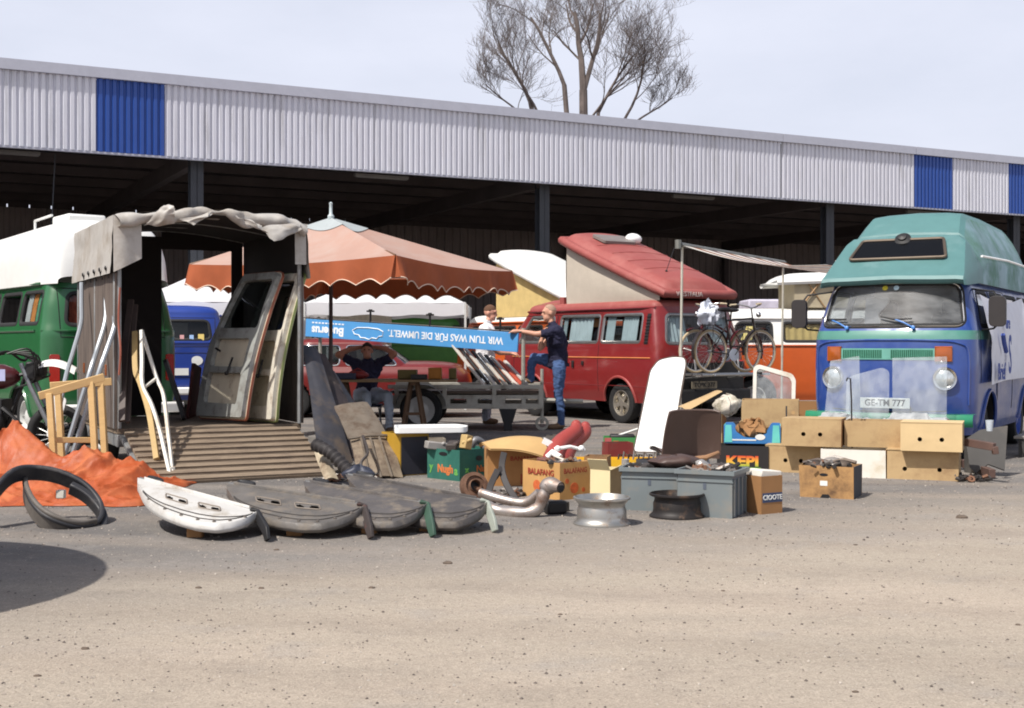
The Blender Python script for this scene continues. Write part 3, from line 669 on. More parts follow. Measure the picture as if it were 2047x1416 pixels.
# banner on the side
bn = MB()
def bf(u, v):
    y = .62+2.6*u; s = sh.surf('R', y, max(.62, zz(1.62)-.95*v), .03); s.z = zz(1.62)-.97*v-.10*math.sin(u*3.1)*(1-v)+.04*u; s.x += .03+.03*math.sin(7*u+2*v)+.02*noise.noise(Vector((u*5, v*5, 1))); s.y += .05*v*math.sin(9*u); return s
bn.grid(bf, 30, 14); bt = obj('side_banner', bn, M('banner_cloth', (222, 224, 232), .8, var=.06, bump=.2, bscale=8), bus)
inkb = M('banner_ink', (52, 74, 150), .7)
def btext(s, size, y, z, sx=1, off=.004):
    p = bf((y-.62)/2.6, (zz(1.62)-z)/.97); text(s, size, inkb, bt, Tm(p.x+.05, y, z) @ Rm(90, 'Z') @ Rm(90, 'X'), ex=.002, sx=sx, off=off)
btext('Natur', .2, 1.05, 1.6); btext('ure', .2, 1.72, 1.5); btext('S', .62, 1.75, 1.12, .7, .006); btext('Brief', .26, 1.05, .95, .9)
m = MB(); m.tube([(bf(.17, .42)+Vector((.05, 0, 0))), (bf(.2, .5)+Vector((.05, 0, 0))), (bf(.3, .62)+Vector((.05, 0, 0)))], .025, 5); obj('painted_stroke', m, inkb, bt)
# ---------------------------------------------------------------- red camper van with raised roof
red = M('van_red', (124, 32, 32), .35, var=.05, coat=.5, dirt=(128, 44, 40), damt=.2, dscale=2); redroof = M('roof_red', (146, 74, 69), .6, var=.05, dirt=(158, 96, 90), damt=.3, dscale=2)
pin = M('pinstripe', (196, 120, 66), .5); cloth = M('curtain_pale', (196, 210, 216), .9, sub=.3); canvasg = M('tent_canvas', (182, 172, 158), .95, var=.05, bump=.1, bscale=20); alloy = M('alloy_rim', (188, 182, 170), .35, .8, var=.1)
k3 = 1.03
P3 = [(.33, .86, .10, 4.48), (.5, .905, .03, 4.55), (.8, .922, .0, 4.57), (1.04, .918, .02, 4.57), (1.09, .902, .03, 4.56), (1.22, .895, .14, 4.54), (1.75, .80, .62, 4.38), (1.80, .785, .66, 4.36)]
s3 = Shell([(z*k3, w, a, b) for z, w, a, b in P3], .34, 3.0, .2, 3.6, dome=.10, crown=.03, edge=.12)
def w3(y0, y1, zb=1.29, zt=1.735, a=0, b=0): return roundpoly([(y0, zb), (y1, zb), (y1+b, zt), (y0+a, zt)], .06)
wn = [('F', roundpoly([(-.76, 1.27), (.76, 1.27), (.66, 1.74), (-.66, 1.74)], .1)), ('B', roundpoly([(-.72, 1.27), (.72, 1.27), (.62, 1.73), (-.62, 1.73)], .08))]
for f in 'RL': wn += [(f, w3(.66, 1.68, a=.32)), (f, w3(1.87, 2.97)), (f, w3(3.06, 4.06))]
rv = van('camper_van', 'red camper van with tilted red pop-up roof and two bicycles on its tail', (.50, 23.41, 0), 213.4, s3, [('body', .34, s3.zt, red)], wn, (1.12, 3.56), .325, alloy, 'alloy', roofmat=redroof, frame=M('window_trim', (150, 148, 145), .3, .8), archmat=M('arch_pink', (150, 66, 62), .5), wx=.78)
for f in 'RL':
    m = MB(); m.tube([s3.surf(f, y, 1.045*k3-.03, .003) for y in [.5+i*.35 for i in range(12)]], .011, 4); obj('pinstripe', m, pin, rv)
    m = MB(); m.tube([s3.surf(f, y, .60, .001) for y in [.3+i*.4 for i in range(11)]], .005, 4); obj('body_crease', m, red, rv)
    m = MB(); m.tube([s3.surf(f, y, s3.zt-.02, .025) for y in [.8+i*.35 for i in range(11)]], .02, 5); obj('rain_gutter', m, red, rv)
    for y0, y1 in ((.55, 1.76), (1.78, 3.02)):
        m = seam(s3, f, [(y0, .5), (y0, 1.76), (y1, 1.76), (y1, .5)], .006); obj('door_gap', m, seamd, rv)
    m = MB(); m.grid(lambda u, v: s3.surf(f, 4.17+.09*u, 1.26+.48*v, .004), 3, 6, flip=f == 'R'); ve = obj('air_vent', m, black, rv)
    for i in range(9):
        m = MB(); m.tube([s3.surf(f, 4.165, 1.29+i*.05, .012), s3.surf(f, 4.265, 1.29+i*.05, .012)], .006, 4); obj('slat', m, black, ve)
m = MB(); m.box((0, 0, 0), (.03, .16, .05), Tm(s3.surf('R', 2.0, 1.17, .02))); m.box((0, 0, 0), (.03, .05, .12), Tm(s3.surf('R', 2.35, .93, .012))); m.box((0, 0, 0), (.03, .05, .07), Tm(s3.surf('R', 2.62, .95, .012))); obj('door_handle', m, black, rv, bevel=.008)
for z0, z1, y0, y1 in ((1.3, 1.72, 1.9, 2.0), (1.3, 1.72, 2.1, 2.72), (1.3, 1.72, 3.1, 3.32), (1.3, 1.72, 3.52, 3.9)): curtain(rv, s3, 'R', y0, y1, z0, z1, cloth)
curtain(rv, s3, 'B', -.7, -.2, 1.28, 1.7, cloth); curtain(rv, s3, 'B', .25, .68, 1.28, 1.7, cloth)
m = MB(); m.box((.55, 3.45, 1.5), (.2, .3, .4)); m.ball((.55, 3.42, 1.62), (.11, .11, .12)); obj('soft_toy', m, M('plush', (60, 52, 50), .95), rv, bevel=.05)
m = MB(); m.box((.6, 2.45, 1.62), (.05, .5, .14)); obj('cupboard', m, M('pine_panel', (176, 112, 66), .6), rv)
m = MB(); m.box((0, 4.6, .45), (1.8, .16, .22)); m.box((0, 4.54, .75), (1.72, .06, .5)); obj('rear_bumper', m, black, rv, bevel=.03)  # bumper, plus a black slab painting the shadow on the lower tail
m = MB(); m.box((0, 0, 0), (.52, .012, .11), Tm(.12, 4.70, .63)); np_ = obj('number_plate', m, M('plate_dim', (120, 112, 96), .6, var=.3), rv); text('TÖ*K 377', .1, inkblack, np_, Tm(.12, 4.708, .63) @ Rm(180, 'Z') @ Rm(90, 'X'), off=.002)
for sx in (-.8, .8):
    m = MB(); m.box((sx, 4.5, .86), (.16, .12, .3)); obj('tail_light', m, redlens, rv, bevel=.02)
m = MB(); m.tube([s3.surf('F', a, .5, .05) for a in (-.85, -.4, 0, .4, .85)], .1, 6); obj('front_bumper', m, black, rv)
# raised roof: hinged at the tail, high at the cab end
y0, y1 = 1.78, 4.46; zA, zB = 3.02, 2.02
def slab(u, v, th):
    y = y0+(y1-y0)*u; z = zA+(zB-zA)*u; w = .80-.06*(abs(2*u-1)**3)-.03*u; x = -w+2*w*v
    e = min(1, min(v, 1-v)/.12); e2 = min(1, min(u, 1-u)/.05); k = (1-(1-e)**2)*(1-(1-e2)**2)
    return Vector((x, y, z+th*k+(.07*(1-(2*v-1)**2) if th else 0)))
m = MB(); m.grid(lambda u, v: slab(u, v, .16), 40, 24, flip=True); m.grid(lambda u, v: slab(u, v, 0)+Vector((0, 0, -.02)), 12, 12)
rim = [(0, v/10) for v in range(10)]+[(u/12, 1) for u in range(12)]+[(1, 1-v/10) for v in range(10)]+[(1-u/12, 0) for u in range(12)]
m.tube([slab(u, v, 0)+Vector((0, 0, .03)) for u, v in rim], .075, 8, closed=True); pr = obj('pop_up_roof', m, redroof, rv, smooth=60)
m = MB()
for u in (.3, .45, .6, .75):
    m.tube([slab(u, v/8, .16)+Vector((0, 0, .002)) for v in range(1, 8)], .01, 4)
obj('roof_rib', m, redroof, pr)
c = slab(.22, .55, .16); nr = Vector((0, -(zB-zA)/(y1-y0), 1)).normalized(); fm = frm(c, (1, 0, 0), nr.cross(Vector((1, 0, 0))))
m = MB(); m.plate(roundpoly([(-.34, -.2), (.34, -.2), (.34, .2), (-.34, .2)], .06), .05, Mx=fm); sk = obj('roof_hatch', m, M('hatch_grey', (120, 112, 108), .5), pr, bevel=.015)
m = MB(); m.ball((-.42, 0, .06), (.16, .12, .09), Mx=fm); obj('vent_cowl', m, whitep, pr)
p = slab(.82, .68, .17); m = MB(); m.tube([p, p+Vector((-.25, -.1, .38))], .006, 5); m.ball(p, .02); obj('aerial', m, black, pr)
zr = s3.zt+.09
m = MB()
def side(sx, th=0):
    return [(sx*.70, 1.86, zr), (sx*.70, 4.3, zr), (sx*.70, 4.3, zr+.02), (sx*.70, 1.86, zA-.03)]
for sx in (1, -1):
    m.grid(lambda u, v: Vector((sx*(.70+.035*math.sin(math.pi*v)*math.sin(math.pi*u)), 1.86+2.46*u, zr+(max(zA+(zB-zA)*(.03+.92*u)-.03, zr+.02)-zr)*v)), 16, 8)
m.grid(lambda u, v: Vector((-.70+1.4*u, 1.86-.03*math.sin(math.pi*v), zr+(zA-.05-zr)*v)), 10, 8); obj('roof_tent', m, canvasg, rv)
m = MB(); m.grid(lambda u, v: Vector((-.70+1.4*u, .95+.85*v, zr+.02+.10*math.sin(math.pi*min(v*1.0+.1, 1))*(1-abs(2*u-1)**4))), 16, 8); m.box((0, 1.72, zr+.06), (1.4, .12, .14)); obj('front_roof_shell', m, redroof, rv)
text('WESTFALIA', .105, M('badge_grey', (196, 178, 172), .5), pr, Tm(.28, y1+.082, zB+.02) @ Rm(180, 'Z') @ Rm(90, 'X'), ex=.004, sx=1.0)
# cycle rack on the tail
m = MB()
for z in (.80,):
    m.tube([(-.78, 4.98, z), (.62, 4.98, z)], .022, 6); m.tube([(-.78, 5.2, z), (.62, 5.2, z)], .022, 6); m.tube([(-.78, 4.78, z), (.62, 4.78, z)], .022, 6)
for x in (-.5, .4):
    m.tube([(x, 4.5, .72), (x, 5.25, .80)], .018, 6); m.tube([(x, 4.52, 1.2), (x, 4.78, 1.15), (x, 4.82, .8)], .016, 6)
obj('cycle_rack', m, alu, rv)

def bicycle(label, loc, rz, col, flip=1):
    t = thing('bicycle', label, 'bicycle', loc, rz, 'bicycles on the red camper van'); r = .335; fr = M('bike_'+col[0], col[1], .4, coat=.3)
    tan = M('tan_tyre', (176, 158, 128), .8); bx, fx = -.51*flip, .52*flip
    for x, nm in ((bx, 'rear'), (fx, 'front')):
        Mx = Tm(x, 0, r) @ Rm(90, 'X'); m = MB(); m.lathe([(r-.022+.02*math.cos(a), .02*math.sin(a)) for a in [6.283*i/8 for i in range(8)]], 40, Mx, closed=True); w = obj('wheel', m, tan, t)
        m = MB(); m.lathe([(r-.05, -.012), (r-.03, -.014), (r-.03, .014), (r-.05, .012)], 36, Mx, closed=True); obj('rim', m, alu, w)
        m = MB()
        for i in range(20):
            a = 6.283*i/20; m.tube([(.02*math.cos(a+.6), .02*math.sin(a+.6), .03 if i % 2 else -.03), ((r-.045)*math.cos(a), (r-.045)*math.sin(a), 0)], .0022, 3, cap=False, Mx=Mx)
        m.lathe([(.022, -.045), (.022, .045)], 8, Mx); obj('spokes', m, alu, w)
        m = MB(); a0, a1 = (20, 200) if nm == 'rear' else (60, 190)
        m.grid(lambda u, v: Vector((x+flip*-1*math.cos(R(a0+(a1-a0)*u))*(r+.025)*-1, -.028+.056*v, r+math.sin(R(a0+(a1-a0)*u))*(r+.025))), 14, 3); obj('mudguard', m, fr, t)
    bb = (-.07*flip, 0, .28); st = (-.19*flip, 0, .80); ht = (.36*flip, 0, .84); hb = (.40*flip, 0, .66)
    m = MB(); m.tube([bb, st], .017, 6); m.tube([bb, hb], .019, 6); m.tube([(-.15*flip, 0, .62), ht] if col[2] else [st, ht], .017, 6); m.tube([ht, hb], .022, 6)
    for s in (.05, -.05): m.tube([(bx, s, r), bb], .009, 5); m.tube([(bx, s, r), (-.17*flip, 0, .74)], .008, 5); m.tube([(fx, s, r), (hb[0]+.01*flip, s*.8, hb[2]-.03)], .011, 5)
    obj('frame', m, fr, t)
    m = MB(); m.tube([st, (-.21*flip, 0, .94)], .013, 6); m.ball((-.22*flip, 0, .97), (.14, .08, .035)); obj('saddle', m, black, t)
    m = MB(); m.tube([ht, (.33*flip, 0, 1.0)], .012, 6); m.tube(spline([(.16*flip, .29, 1.05), (.3*flip, .25, 1.06), (.36*flip, .08, 1.02), (.33*flip, 0, 1.0), (.36*flip, -.08, 1.02), (.3*flip, -.25, 1.06), (.16*flip, -.29, 1.05)], 4), .011, 6); hbk = obj('handlebar', m, alu, t)
    m = MB(); m.tube([(.16*flip, .29, 1.05), (.27*flip, .27, 1.058)], .017, 6); m.tube([(.16*flip, -.29, 1.05), (.27*flip, -.27, 1.058)], .017, 6); obj('grip', m, M('grip_cream', (206, 190, 160), .8), hbk)
    m = MB(); m.lathe([(.001, 0), (.095, .002), (.095, .006), (.001, .008)], 24, Tm(bb[0], .05, bb[2]) @ Rm(90, 'X')); cr_ = obj('chain_guard', m, M('chain_disc', (176, 184, 200), .35), t)
    m = MB(); m.tube([(bb[0], -.07, bb[2]), (bb[0]+.11, -.07, bb[2]-.13)], .008, 5); m.box((bb[0]+.11, -.11, bb[2]-.13), (.09, .07, .02)); m.tube([(bb[0], .07, bb[2]), (bb[0]-.11, .07, bb[2]+.13)], .008, 5); m.box((bb[0]-.11, .11, bb[2]+.13), (.09, .07, .02)); obj('crank', m, black, cr_)
    m = MB(); m.box((bx, 0, .73), (.36, .12, .012)); m.tube([(bx, .06, .73), (bx, .05, r)], .006, 5); m.tube([(bx, -.06, .73), (bx, -.05, r)], .006, 5); obj('luggage_rack', m, black, t)
    m = MB(); m.ball((hb[0]+.09*flip, 0, .9), (.045, .04, .045)); obj('lamp', m, chrome, t)
    return t
rvM = Tm(.50, 23.41, 0) @ Rm(213.4, 'Z')
p = rvM @ Vector((-.06, 5.2, .82)); bicycle('black bicycle hung outermost on the tail of the red camper van', p, 213.4, ('black', (40, 34, 34), 0), -1)
p = rvM @ Vector((.03, 4.98, .82)); bicycle('dark red bicycle between the red camper van and the outer bicycle', p, 213.4, ('wine', (84, 26, 34), 1), 1)
p = rvM @ Vector((.35, 5.05, 1.72))
m = MB(); m.grid(lambda u, v: Vector((.16*math.cos(6.283*u)*math.sin(math.pi*v), .12*math.sin(6.283*u)*math.sin(math.pi*v), -.15*math.cos(math.pi*v)))*(1+.9*noise.noise(Vector((math.cos(6.28*u)*2.4, math.sin(6.28*u)*2.4, v*5)))), 26, 16, cu=True); o = obj('plastic_bag', m, M('bag_white', (214, 220, 232), .5), smooth=60); o.location = p; tag(o, 'white plastic bag hanging over the bicycle handlebars', 'bag')

# ---------------------------------------------------------------- more vans behind
or_ = M('van_orange', (190, 86, 34), .4, var=.05, coat=.3); wh = M('van_white', (226, 226, 222), .45, var=.04, coat=.2); yel = M('van_yellow', (206, 178, 92), .5, var=.05); gnv = M('van_green', (38, 98, 56), .35, var=.05, coat=.5); blv = M('van_blue', (32, 60, 142), .4, var=.05, coat=.4)
rimw = M('rim_white', (200, 200, 196), .45)
def t2van(label, loc, rz, low, high, roof, kb=1.2, kg=1.7, gl=None, winset=None, **kw):
    sh, zz = T2(kb, kg); W = lambda y0, y1, a=0: roundpoly([(y0, zz(1.27)), (y1, zz(1.27)), (y1, zz(1.66)), (y0+a, zz(1.66))], .07)
    wins = [('F', roundpoly([(-.755, zz(1.262)), (.755, zz(1.262)), (.66, zz(1.71)), (-.66, zz(1.71))], .1)), ('B', roundpoly([(-.60, zz(1.25)), (.60, zz(1.25)), (.55, zz(1.64)), (-.55, zz(1.64))], .1))]
    for f in 'RL': wins += [(f, W(.62, 1.33, .12)), (f, W(1.52, 2.36)), (f, W(2.46, 3.28)), (f, W(3.38, 4.14))]
    t = van('camper_van', label, loc, rz, sh, [('body', .3, zz(1.19), low), ('upper_body', zz(1.19), sh.zt, high)], wins, (1.02, 3.42), .33, rimw, roofmat=roof, glassm=gl, **kw)
    m = MB()
    for f in 'RL': m.tube([sh.surf(f, .3+i*.38, zz(1.19), .012) for i in range(11)], .016, 5)
    m.tube([sh.surf('B', -.85+i*.17, zz(1.19), .012) for i in range(11)], .016, 5); obj('belt_moulding', m, low, t)
    m = MB()
    for f in 'RL': m.tube([sh.surf(f, .4+i*.36, sh.zt-.01, .03) for i in range(11)], .02, 5)
    obj('rain_gutter', m, high, t)
    m = MB(); m.box((0, 4.58, .46), (1.7, .12, .13)); obj('rear_bumper', m, whitep, t, bevel=.03)
    for sx in (-1, 1):
        m = MB(); q = roundpoly([(-.06, -.17), (.06, -.17), (.06, .17), (-.06, .17)], .03); p = sh.surf('B', sx*.72, .45+(kb-.45)*.52, 0); m.plate(q, .05, Mx=Tm(p+Vector((0, -.03, 0))) @ Rm(sx*-18, 'Z') @ Rm(90, 'X') @ Rm(180, 'Y')); obj('tail_light', m, redlens, t, bevel=.008)
    g1, g2 = .45+(kb-.45)*.66, .45+(kb-.45)*.05
    obj('hatch_gap', seam(sh, 'B', [(-.66, zz(1.13)), (-.66, zz(1.69)), (.66, zz(1.69)), (.66, zz(1.13))], .006, True), seamd, t); obj('engine_lid_gap', seam(sh, 'B', roundpoly([(-.5, g2+.2), (.5, g2+.2), (.55, g1+.1), (-.55, g1+.1)], .08), .006, True), seamd, t)
    m = MB(); m.box((0, 0, 0), (.42, .015, .12), Tm(sh.surf('B', 0, .45+(kb-.45)*.4, .02))); obj('number_plate', m, platew, t)
    return t, sh, zz
# orange, white pop-up roof, left of the red van
t, sh, zz = t2van('orange camper van with white pop-up roof and yellow tent left of the red van', (-.585, 26.8, 0), 213.4, or_, or_, wh)
y0, y1, zA, zB = 1.45, 4.3, 3.0, 1.98
m = MB(); m.grid(lambda u, v: slab(u, v, .17), 30, 20, flip=True); m.tube([slab(u, v, 0)+Vector((0, 0, .03)) for u, v in rim], .07, 8, closed=True); obj('pop_up_roof', m, wh, t, smooth=60)
m = MB(); zr = sh.zt+.1
for sx in (1, -1): m.grid(lambda u, v: Vector((sx*.70, y0+.1+(y1-y0-.3)*u, zr+(max(zA+(zB-zA)*(.04+.9*u), zr+.02)-zr)*v)), 12, 6)
m.grid(lambda u, v: Vector((-.7+1.4*u, y0+.1, zr+(zA-.05-zr)*v)), 8, 6); obj('roof_tent', m, M('tent_yellow', (222, 196, 132), .95, bump=.1, bscale=20, sub=.25), t)
# orange and white, curtains, level pop-up roof, between red van and blue bus
t, sh, zz = t2van('orange and white camper van with raised white roof behind the awning poles', (3.15, 22.35, 0), -90, or_, wh, wh, 1.25, 1.72)
cream = M('curtain_cream', (214, 184, 120), .9, sub=.25)
for a, b in ((1.5, 2.38), (2.44, 3.3), (3.36, 4.16)): curtain(t, sh, 'R', a, b, zz(1.26), zz(1.67), cream, waves=7)
m = MB(); m.grid(lambda u, v: Vector((-.72+1.44*v, 1.45+2.7*u, 2.33+.10*u+.17*(1-abs(2*v-1)**6)*(1-abs(2*u-1)**14))), 30, 16); m.tube([(-.72, 1.45, 2.33), (.72, 1.45, 2.33), (.72, 4.15, 2.43), (-.72, 4.15, 2.43)], .05, 6, closed=True); obj('pop_up_roof', m, wh, t, smooth=50)
m = MB(); m.grid(lambda u, v: Vector((.66*math.cos(6.283*u)/max(abs(math.cos(6.283*u)), abs(math.sin(6.283*u))), 2.9+1.15*math.sin(6.283*u)/max(abs(math.cos(6.283*u)), abs(math.sin(6.283*u))), 1.9+.49*v)), 48, 4, cu=True); obj('roof_tent', m, M('tent_beige', (188, 176, 150), .95, bump=.1, sub=.2), t)
m = MB()
for a in (1.85, 2.7, 3.4): m.tube([(.70, a, 1.9), (.70, a+.35, 2.36)], .018, 5); m.tube([(.70, a+.42, 1.9), (.70, a+.1, 2.36)], .012, 5)
obj('roof_strut', m, M('strut_tan', (150, 118, 80), .6), t)
m = MB(); m.box((.9, 2.25, 1.18), (.03, .12, .14)); obj('power_socket', m, whitep, t)
# pale yellow van behind
t, sh, zz = t2van('pale yellow van with luggage on its roof behind the bicycles', (4.35, 26.2, 0), -90, yel, yel, yel, 1.22, 1.72)
m = MB(); m.box((0, 1.3, 2.08), (1.1, 1.6, .22)); obj('roof_luggage', m, M('luggage_lilac', (188, 184, 200), .7, var=.2, scale=4), t, bevel=.04)
m = MB(); m.box((0, 1.3, 1.93), (1.2, 1.9, .06)); obj('roof_rack', m, M('rack_brown', (110, 74, 56), .7), t)
m = MB(); m.grid(lambda u, v: Vector((.33*math.cos(6.283*u)*math.sin(math.pi*v), .3*math.sin(6.283*u)*math.sin(math.pi*v), .42-.42*math.cos(math.pi*v)*1.0))*(1+.25*noise.noise(Vector((math.cos(6.28*u)*2, math.sin(6.28*u)*2, v*3)))), 14, 9, cu=True); o = obj('sack', m, whitep, smooth=60); o.location = (6.25, 25.5, 1.84); o.scale = (.8, .8, .62); tag(o, 'white sack on the roof of the pale yellow van', 'sack')
# green bus with white high roof on the left, tail towards us
gloc = Vector((-4.94, 15.6, 0))-4.5*Vector((.616, -.788, 0))
t, sh, zz = t2van('green camper van with white high roof behind the canvas trailer', gloc, 218, gnv, gnv, None, 1.44, 2.02)
m = MB()
def hro(u, v):
    y = .5+3.95*u; w = .80-.10*max(0, 2*u-1)**4; up = (1-max(0, (u-.9)/.1)**2)**.5 if u > .9 else min(1, (u/.10))**.6
    zt = 2.0+.74*up+.10*u; a = math.pi*v; return Vector((-w*math.copysign(abs(math.cos(a))**.45, math.cos(a)), y, 2.0+(zt-2.0)*math.sin(a)**.5))
m.grid(hro, 40, 32); obj('high_roof', m, wh, t, smooth=60)
m = MB(); m.box((.15, 3.6, 2.86), (.5, .6, .12)); obj('roof_hatch', m, wh, t, bevel=.03)
m = MB(); m.tube([(.4, 2.6, 2.78), (.4, 2.6, 2.92), (.4, 3.3, 2.94)], .018, 5); obj('roof_rail', m, wh, t)
def patch(nm, c): return M(nm, c, .9, var=.25, scale=18)
for i, (a, b, c) in enumerate(((.38, .55, (150, 70, 50)), (.25, .37, (70, 84, 130)), (.05, .24, (212, 180, 110)), (-.2, .02, (190, 170, 130)), (-.55, -.3, (150, 70, 50)))):
    curtain(t, sh, 'B', a, b, zz(1.26), zz(1.64), patch('curtain_%d' % i, c), waves=2)
for i, (a, b, c) in enumerate(((3.4, 3.6, (190, 190, 190)), (3.62, 3.8, (200, 130, 70)), (3.82, 4.0, (90, 150, 120)), (4.0, 4.12, (200, 170, 110)))): curtain(t, sh, 'R', a, b, zz(1.26), zz(1.64), patch('patch_%d' % i, c), waves=2)
for a, c, r in ((.32, (222, 180, 30), .10), (.12, (80, 110, 180), .07)):
    m = MB(); p = sh.surf('B', a, zz(1.33), .004); m.lathe([(r, 0), (.001, .002)], 20, Tm(p) @ Rm(-78, 'X')); obj('sticker', m, M('sticker_%d' % c[2], c, .5), t)
m = MB(); m.box((-.62, 4.66, .30), (.3, .1, .06)); obj('tow_step', m, whitep, t, bevel=.01)
# blue van far behind the trailer
t, sh, zz = t2van('blue van with stickers in its tail window seen through the canvas trailer', Vector((-5.78, 21.5, 0))-4.5*Vector((.27, -.963, 0)), 195.7, blv, blv, blv, 1.3, 1.78, gl=glassd)
for a, c, s in ((-.1, (200, 150, 150), .07), (-.26, (150, 180, 220), .07), (-.42, (214, 190, 110), .1)):
    m = MB(); m.box((0, 0, 0), (s, .004, s*1.1), Tm(sh.surf('B', a, zz(1.30), .004)) @ Rm(14, 'X')); obj('sticker', m, M('sticker_b%d' % c[1], c, .5), t)
m = MB(); m.lathe([(.1, 0), (.001, .003)], 18, Tm(sh.surf('B', -.35, .98, .004)) @ Rm(-90, 'X') @ Matrix.Diagonal((1, .8, 1, 1))); obj('oval_badge', m, platew, t)

# ---------------------------------------------------------------- awning between the blue bus and the bicycles
aw = thing('awning', 'striped white and brown awning on two thin poles beside the blue bus', 'awning', (2.1, 15.6, 0))
A0 = Vector((0, 0, 2.5)); A1 = Vector((2.04, 3.4, 2.5)); B0 = Vector((3.70-2.1, 14.75-15.6, 2.2)); B1 = Vector((4.95-2.1, 16.8-15.6, 2.24))
m = MB()
for i in range(14):
    m.cm = (0, 1, 0, 2)[i % 4]
    def af(u, v, i=i):
        a = A0.lerp(A1, (i+u)/14); bq = B0.lerp(B1, (i+u)/14); p = a.lerp(bq, v); p.z -= .10*math.sin(math.pi*v); return p
    m.grid(af, 2, 14)
obj('canopy', m, [M('awning_white', (226, 222, 214), .9, sub=.3), M('awning_brown', (150, 96, 70), .9, sub=.3), M('awning_plum', (112, 76, 84), .9, sub=.3)], aw)
m = MB(); m.tube([A0, A1], .032, 8); m.tube([A0+Vector((-.03, -.02, -.05)), A0+Vector((-.03, -.02, .06))], .04, 8); obj('front_rail', m, M('rail_grey', (126, 126, 120), .5, .5), aw)
for q in (A0+Vector((.03, .05, 0)), A0.lerp(A1, .985)):
    m = MB(); m.tube([(q.x, q.y, 2.48), (q.x-.03, q.y, 0)], .016, 8); m.lathe([(.016, 0), (.02, .05), (.02, .12), (.016, .17)], 8, Tm(q.x-.018, q.y, 1.05)); m.lathe([(.05, 0), (.05, .012), (.016, .03)], 10, Tm(q.x-.03, q.y, 0)); obj('pole', m, M('pole_pale', (196, 192, 178), .4, .3), aw)

# ---------------------------------------------------------------- party tents
tent_w = M('tent_white', (232, 232, 234), .8, var=.03, bump=.1, bscale=6, sub=.3)
def gazebo(label, x, y, w, d, ze, za, wall=None, wu=1.0):
    t = thing('party_tent', label, 'tent', (x, y, 0)); m = MB()
    C = [Vector((-w/2, -d/2, ze)), Vector((w/2, -d/2, ze)), Vector((w/2, d/2, ze)), Vector((-w/2, d/2, ze))]; ap = Vector((0, 0, za))
    for i in range(4):
        a, b = C[i], C[(i+1) % 4]
        m.grid(lambda u, v: (a.lerp(b, u).lerp(ap, v)-Vector((0, 0, .16*math.sin(math.pi*v)*(.4+.6*math.sin(math.pi*u))))), 12, 10)
    obj('roof', m, tent_w, t, smooth=30)
    m = MB()
    for i in range(4):
        a, b = C[i], C[(i+1) % 4]; m.grid(lambda u, v: a.lerp(b, u)-Vector((0, 0, .24*v-.02*math.sin(u*20))), 16, 2)
    obj('valance', m, tent_w, t)
    for c in C: m = MB(); m.box((c.x, c.y, ze/2), (.04, .04, ze)); obj('pole', m, rimw, t)
    if wall:
        m = MB(); m.grid(lambda u, v: Vector((-w/2+.05+(w-.1)*u*wu, d/2-.1+.03*math.sin(u*25), ze*v)), 40, 3); sw = obj('side_wall', m, wall, t)
        for i in range(2):
            m = MB(); q = -w/2+w*wu*(.25+.5*i); m.plate(roundpoly([(-.3*wu, -.3), (.3*wu, -.3), (.3*wu, .3), (-.3*wu, .3)], .06), .01, Mx=Tm(q, d/2-.16, 1.45) @ Rm(90, 'X')); obj('tent_window', m, M('tent_window', (60, 56, 56), .3), sw)
    return t
beige = M('side_wall_beige', (196, 188, 172), .9, var=.06, sub=.2)
gazebo('white party tent with sloping roof right behind the orange parasol', -2.45, 25.6, 3.1, 3.0, 2.06, 3.0, beige, .45)
gazebo('white party tent with beige side wall seen through the canvas trailer', -5.72, 25.0, 3.1, 3.0, 2.06, 3.0, beige)

t, sh, zz = t2van('far green van in the shed mouth under the white tent roof', (-1.0, 30.6, 0), 90, M('far_green', (70, 120, 50), .5), M('far_green', (70, 120, 50), .5), M('far_green', (70, 120, 50), .5), 1.25, 1.75)
# ================================================================ the canvas trailer with its ramp
RL = Vector((-3.82, 12.1, 0)); TA = 28; TW, TL, FZ = 1.85, 2.2, .44
tr = thing('canvas_trailer', 'box trailer with rumpled grey canvas cover and wooden ramp let down', 'trailer', RL, TA); TM = Tm(RL) @ Rm(TA, 'Z'); TI = TM.inverted()
vinyl = M('vinyl_grey', (176, 172, 166), .5, var=.06, scale=3, dirt=(140, 130, 118), damt=.35, dscale=2.5, bump=.25, bscale=7); vdark = M('inside_dark', (44, 38, 38), .9)
ply = M('trailer_ply', (104, 92, 84), .7, var=.12, scale=2, dirt=(60, 52, 48), damt=.3, stretch=(4, 4, .5)); plank = M('ramp_board', (134, 118, 100), .85, var=.14, scale=4, dirt=(98, 84, 72), damt=.35, dscale=5, stretch=(.6, 4, 4), bump=.3, bscale=30); galv = M('galvanised', (150, 152, 152), .5, .5, var=.15, scale=9, dirt=(110, 92, 76), damt=.2)
m = MB(); m.box((TW/2, TL/2, FZ-.03), (TW, TL, .05)); obj('floor', m, plank, tr, bevel=.004)
m = MB(); m.box((.05, TL/2, FZ-.12), (.08, TL, .12)); m.box((TW-.05, TL/2, FZ-.12), (.08, TL, .12)); m.box((TW/2, .04, FZ-.12), (TW, .08, .12)); m.tube([(TW/2, TL, FZ-.12), (TW/2, TL+1.3, FZ-.08)], .04, 8); m.box((TW/2, TL/2+.1, .30), (TW-.1, .07, .07)); obj('chassis', m, galv, tr, bevel=.005)
for x, sd in ((.0, -1), (TW, 1)): wheel(tr, x-sd*.12, TL/2+.1, .30, .17, galv, sd)
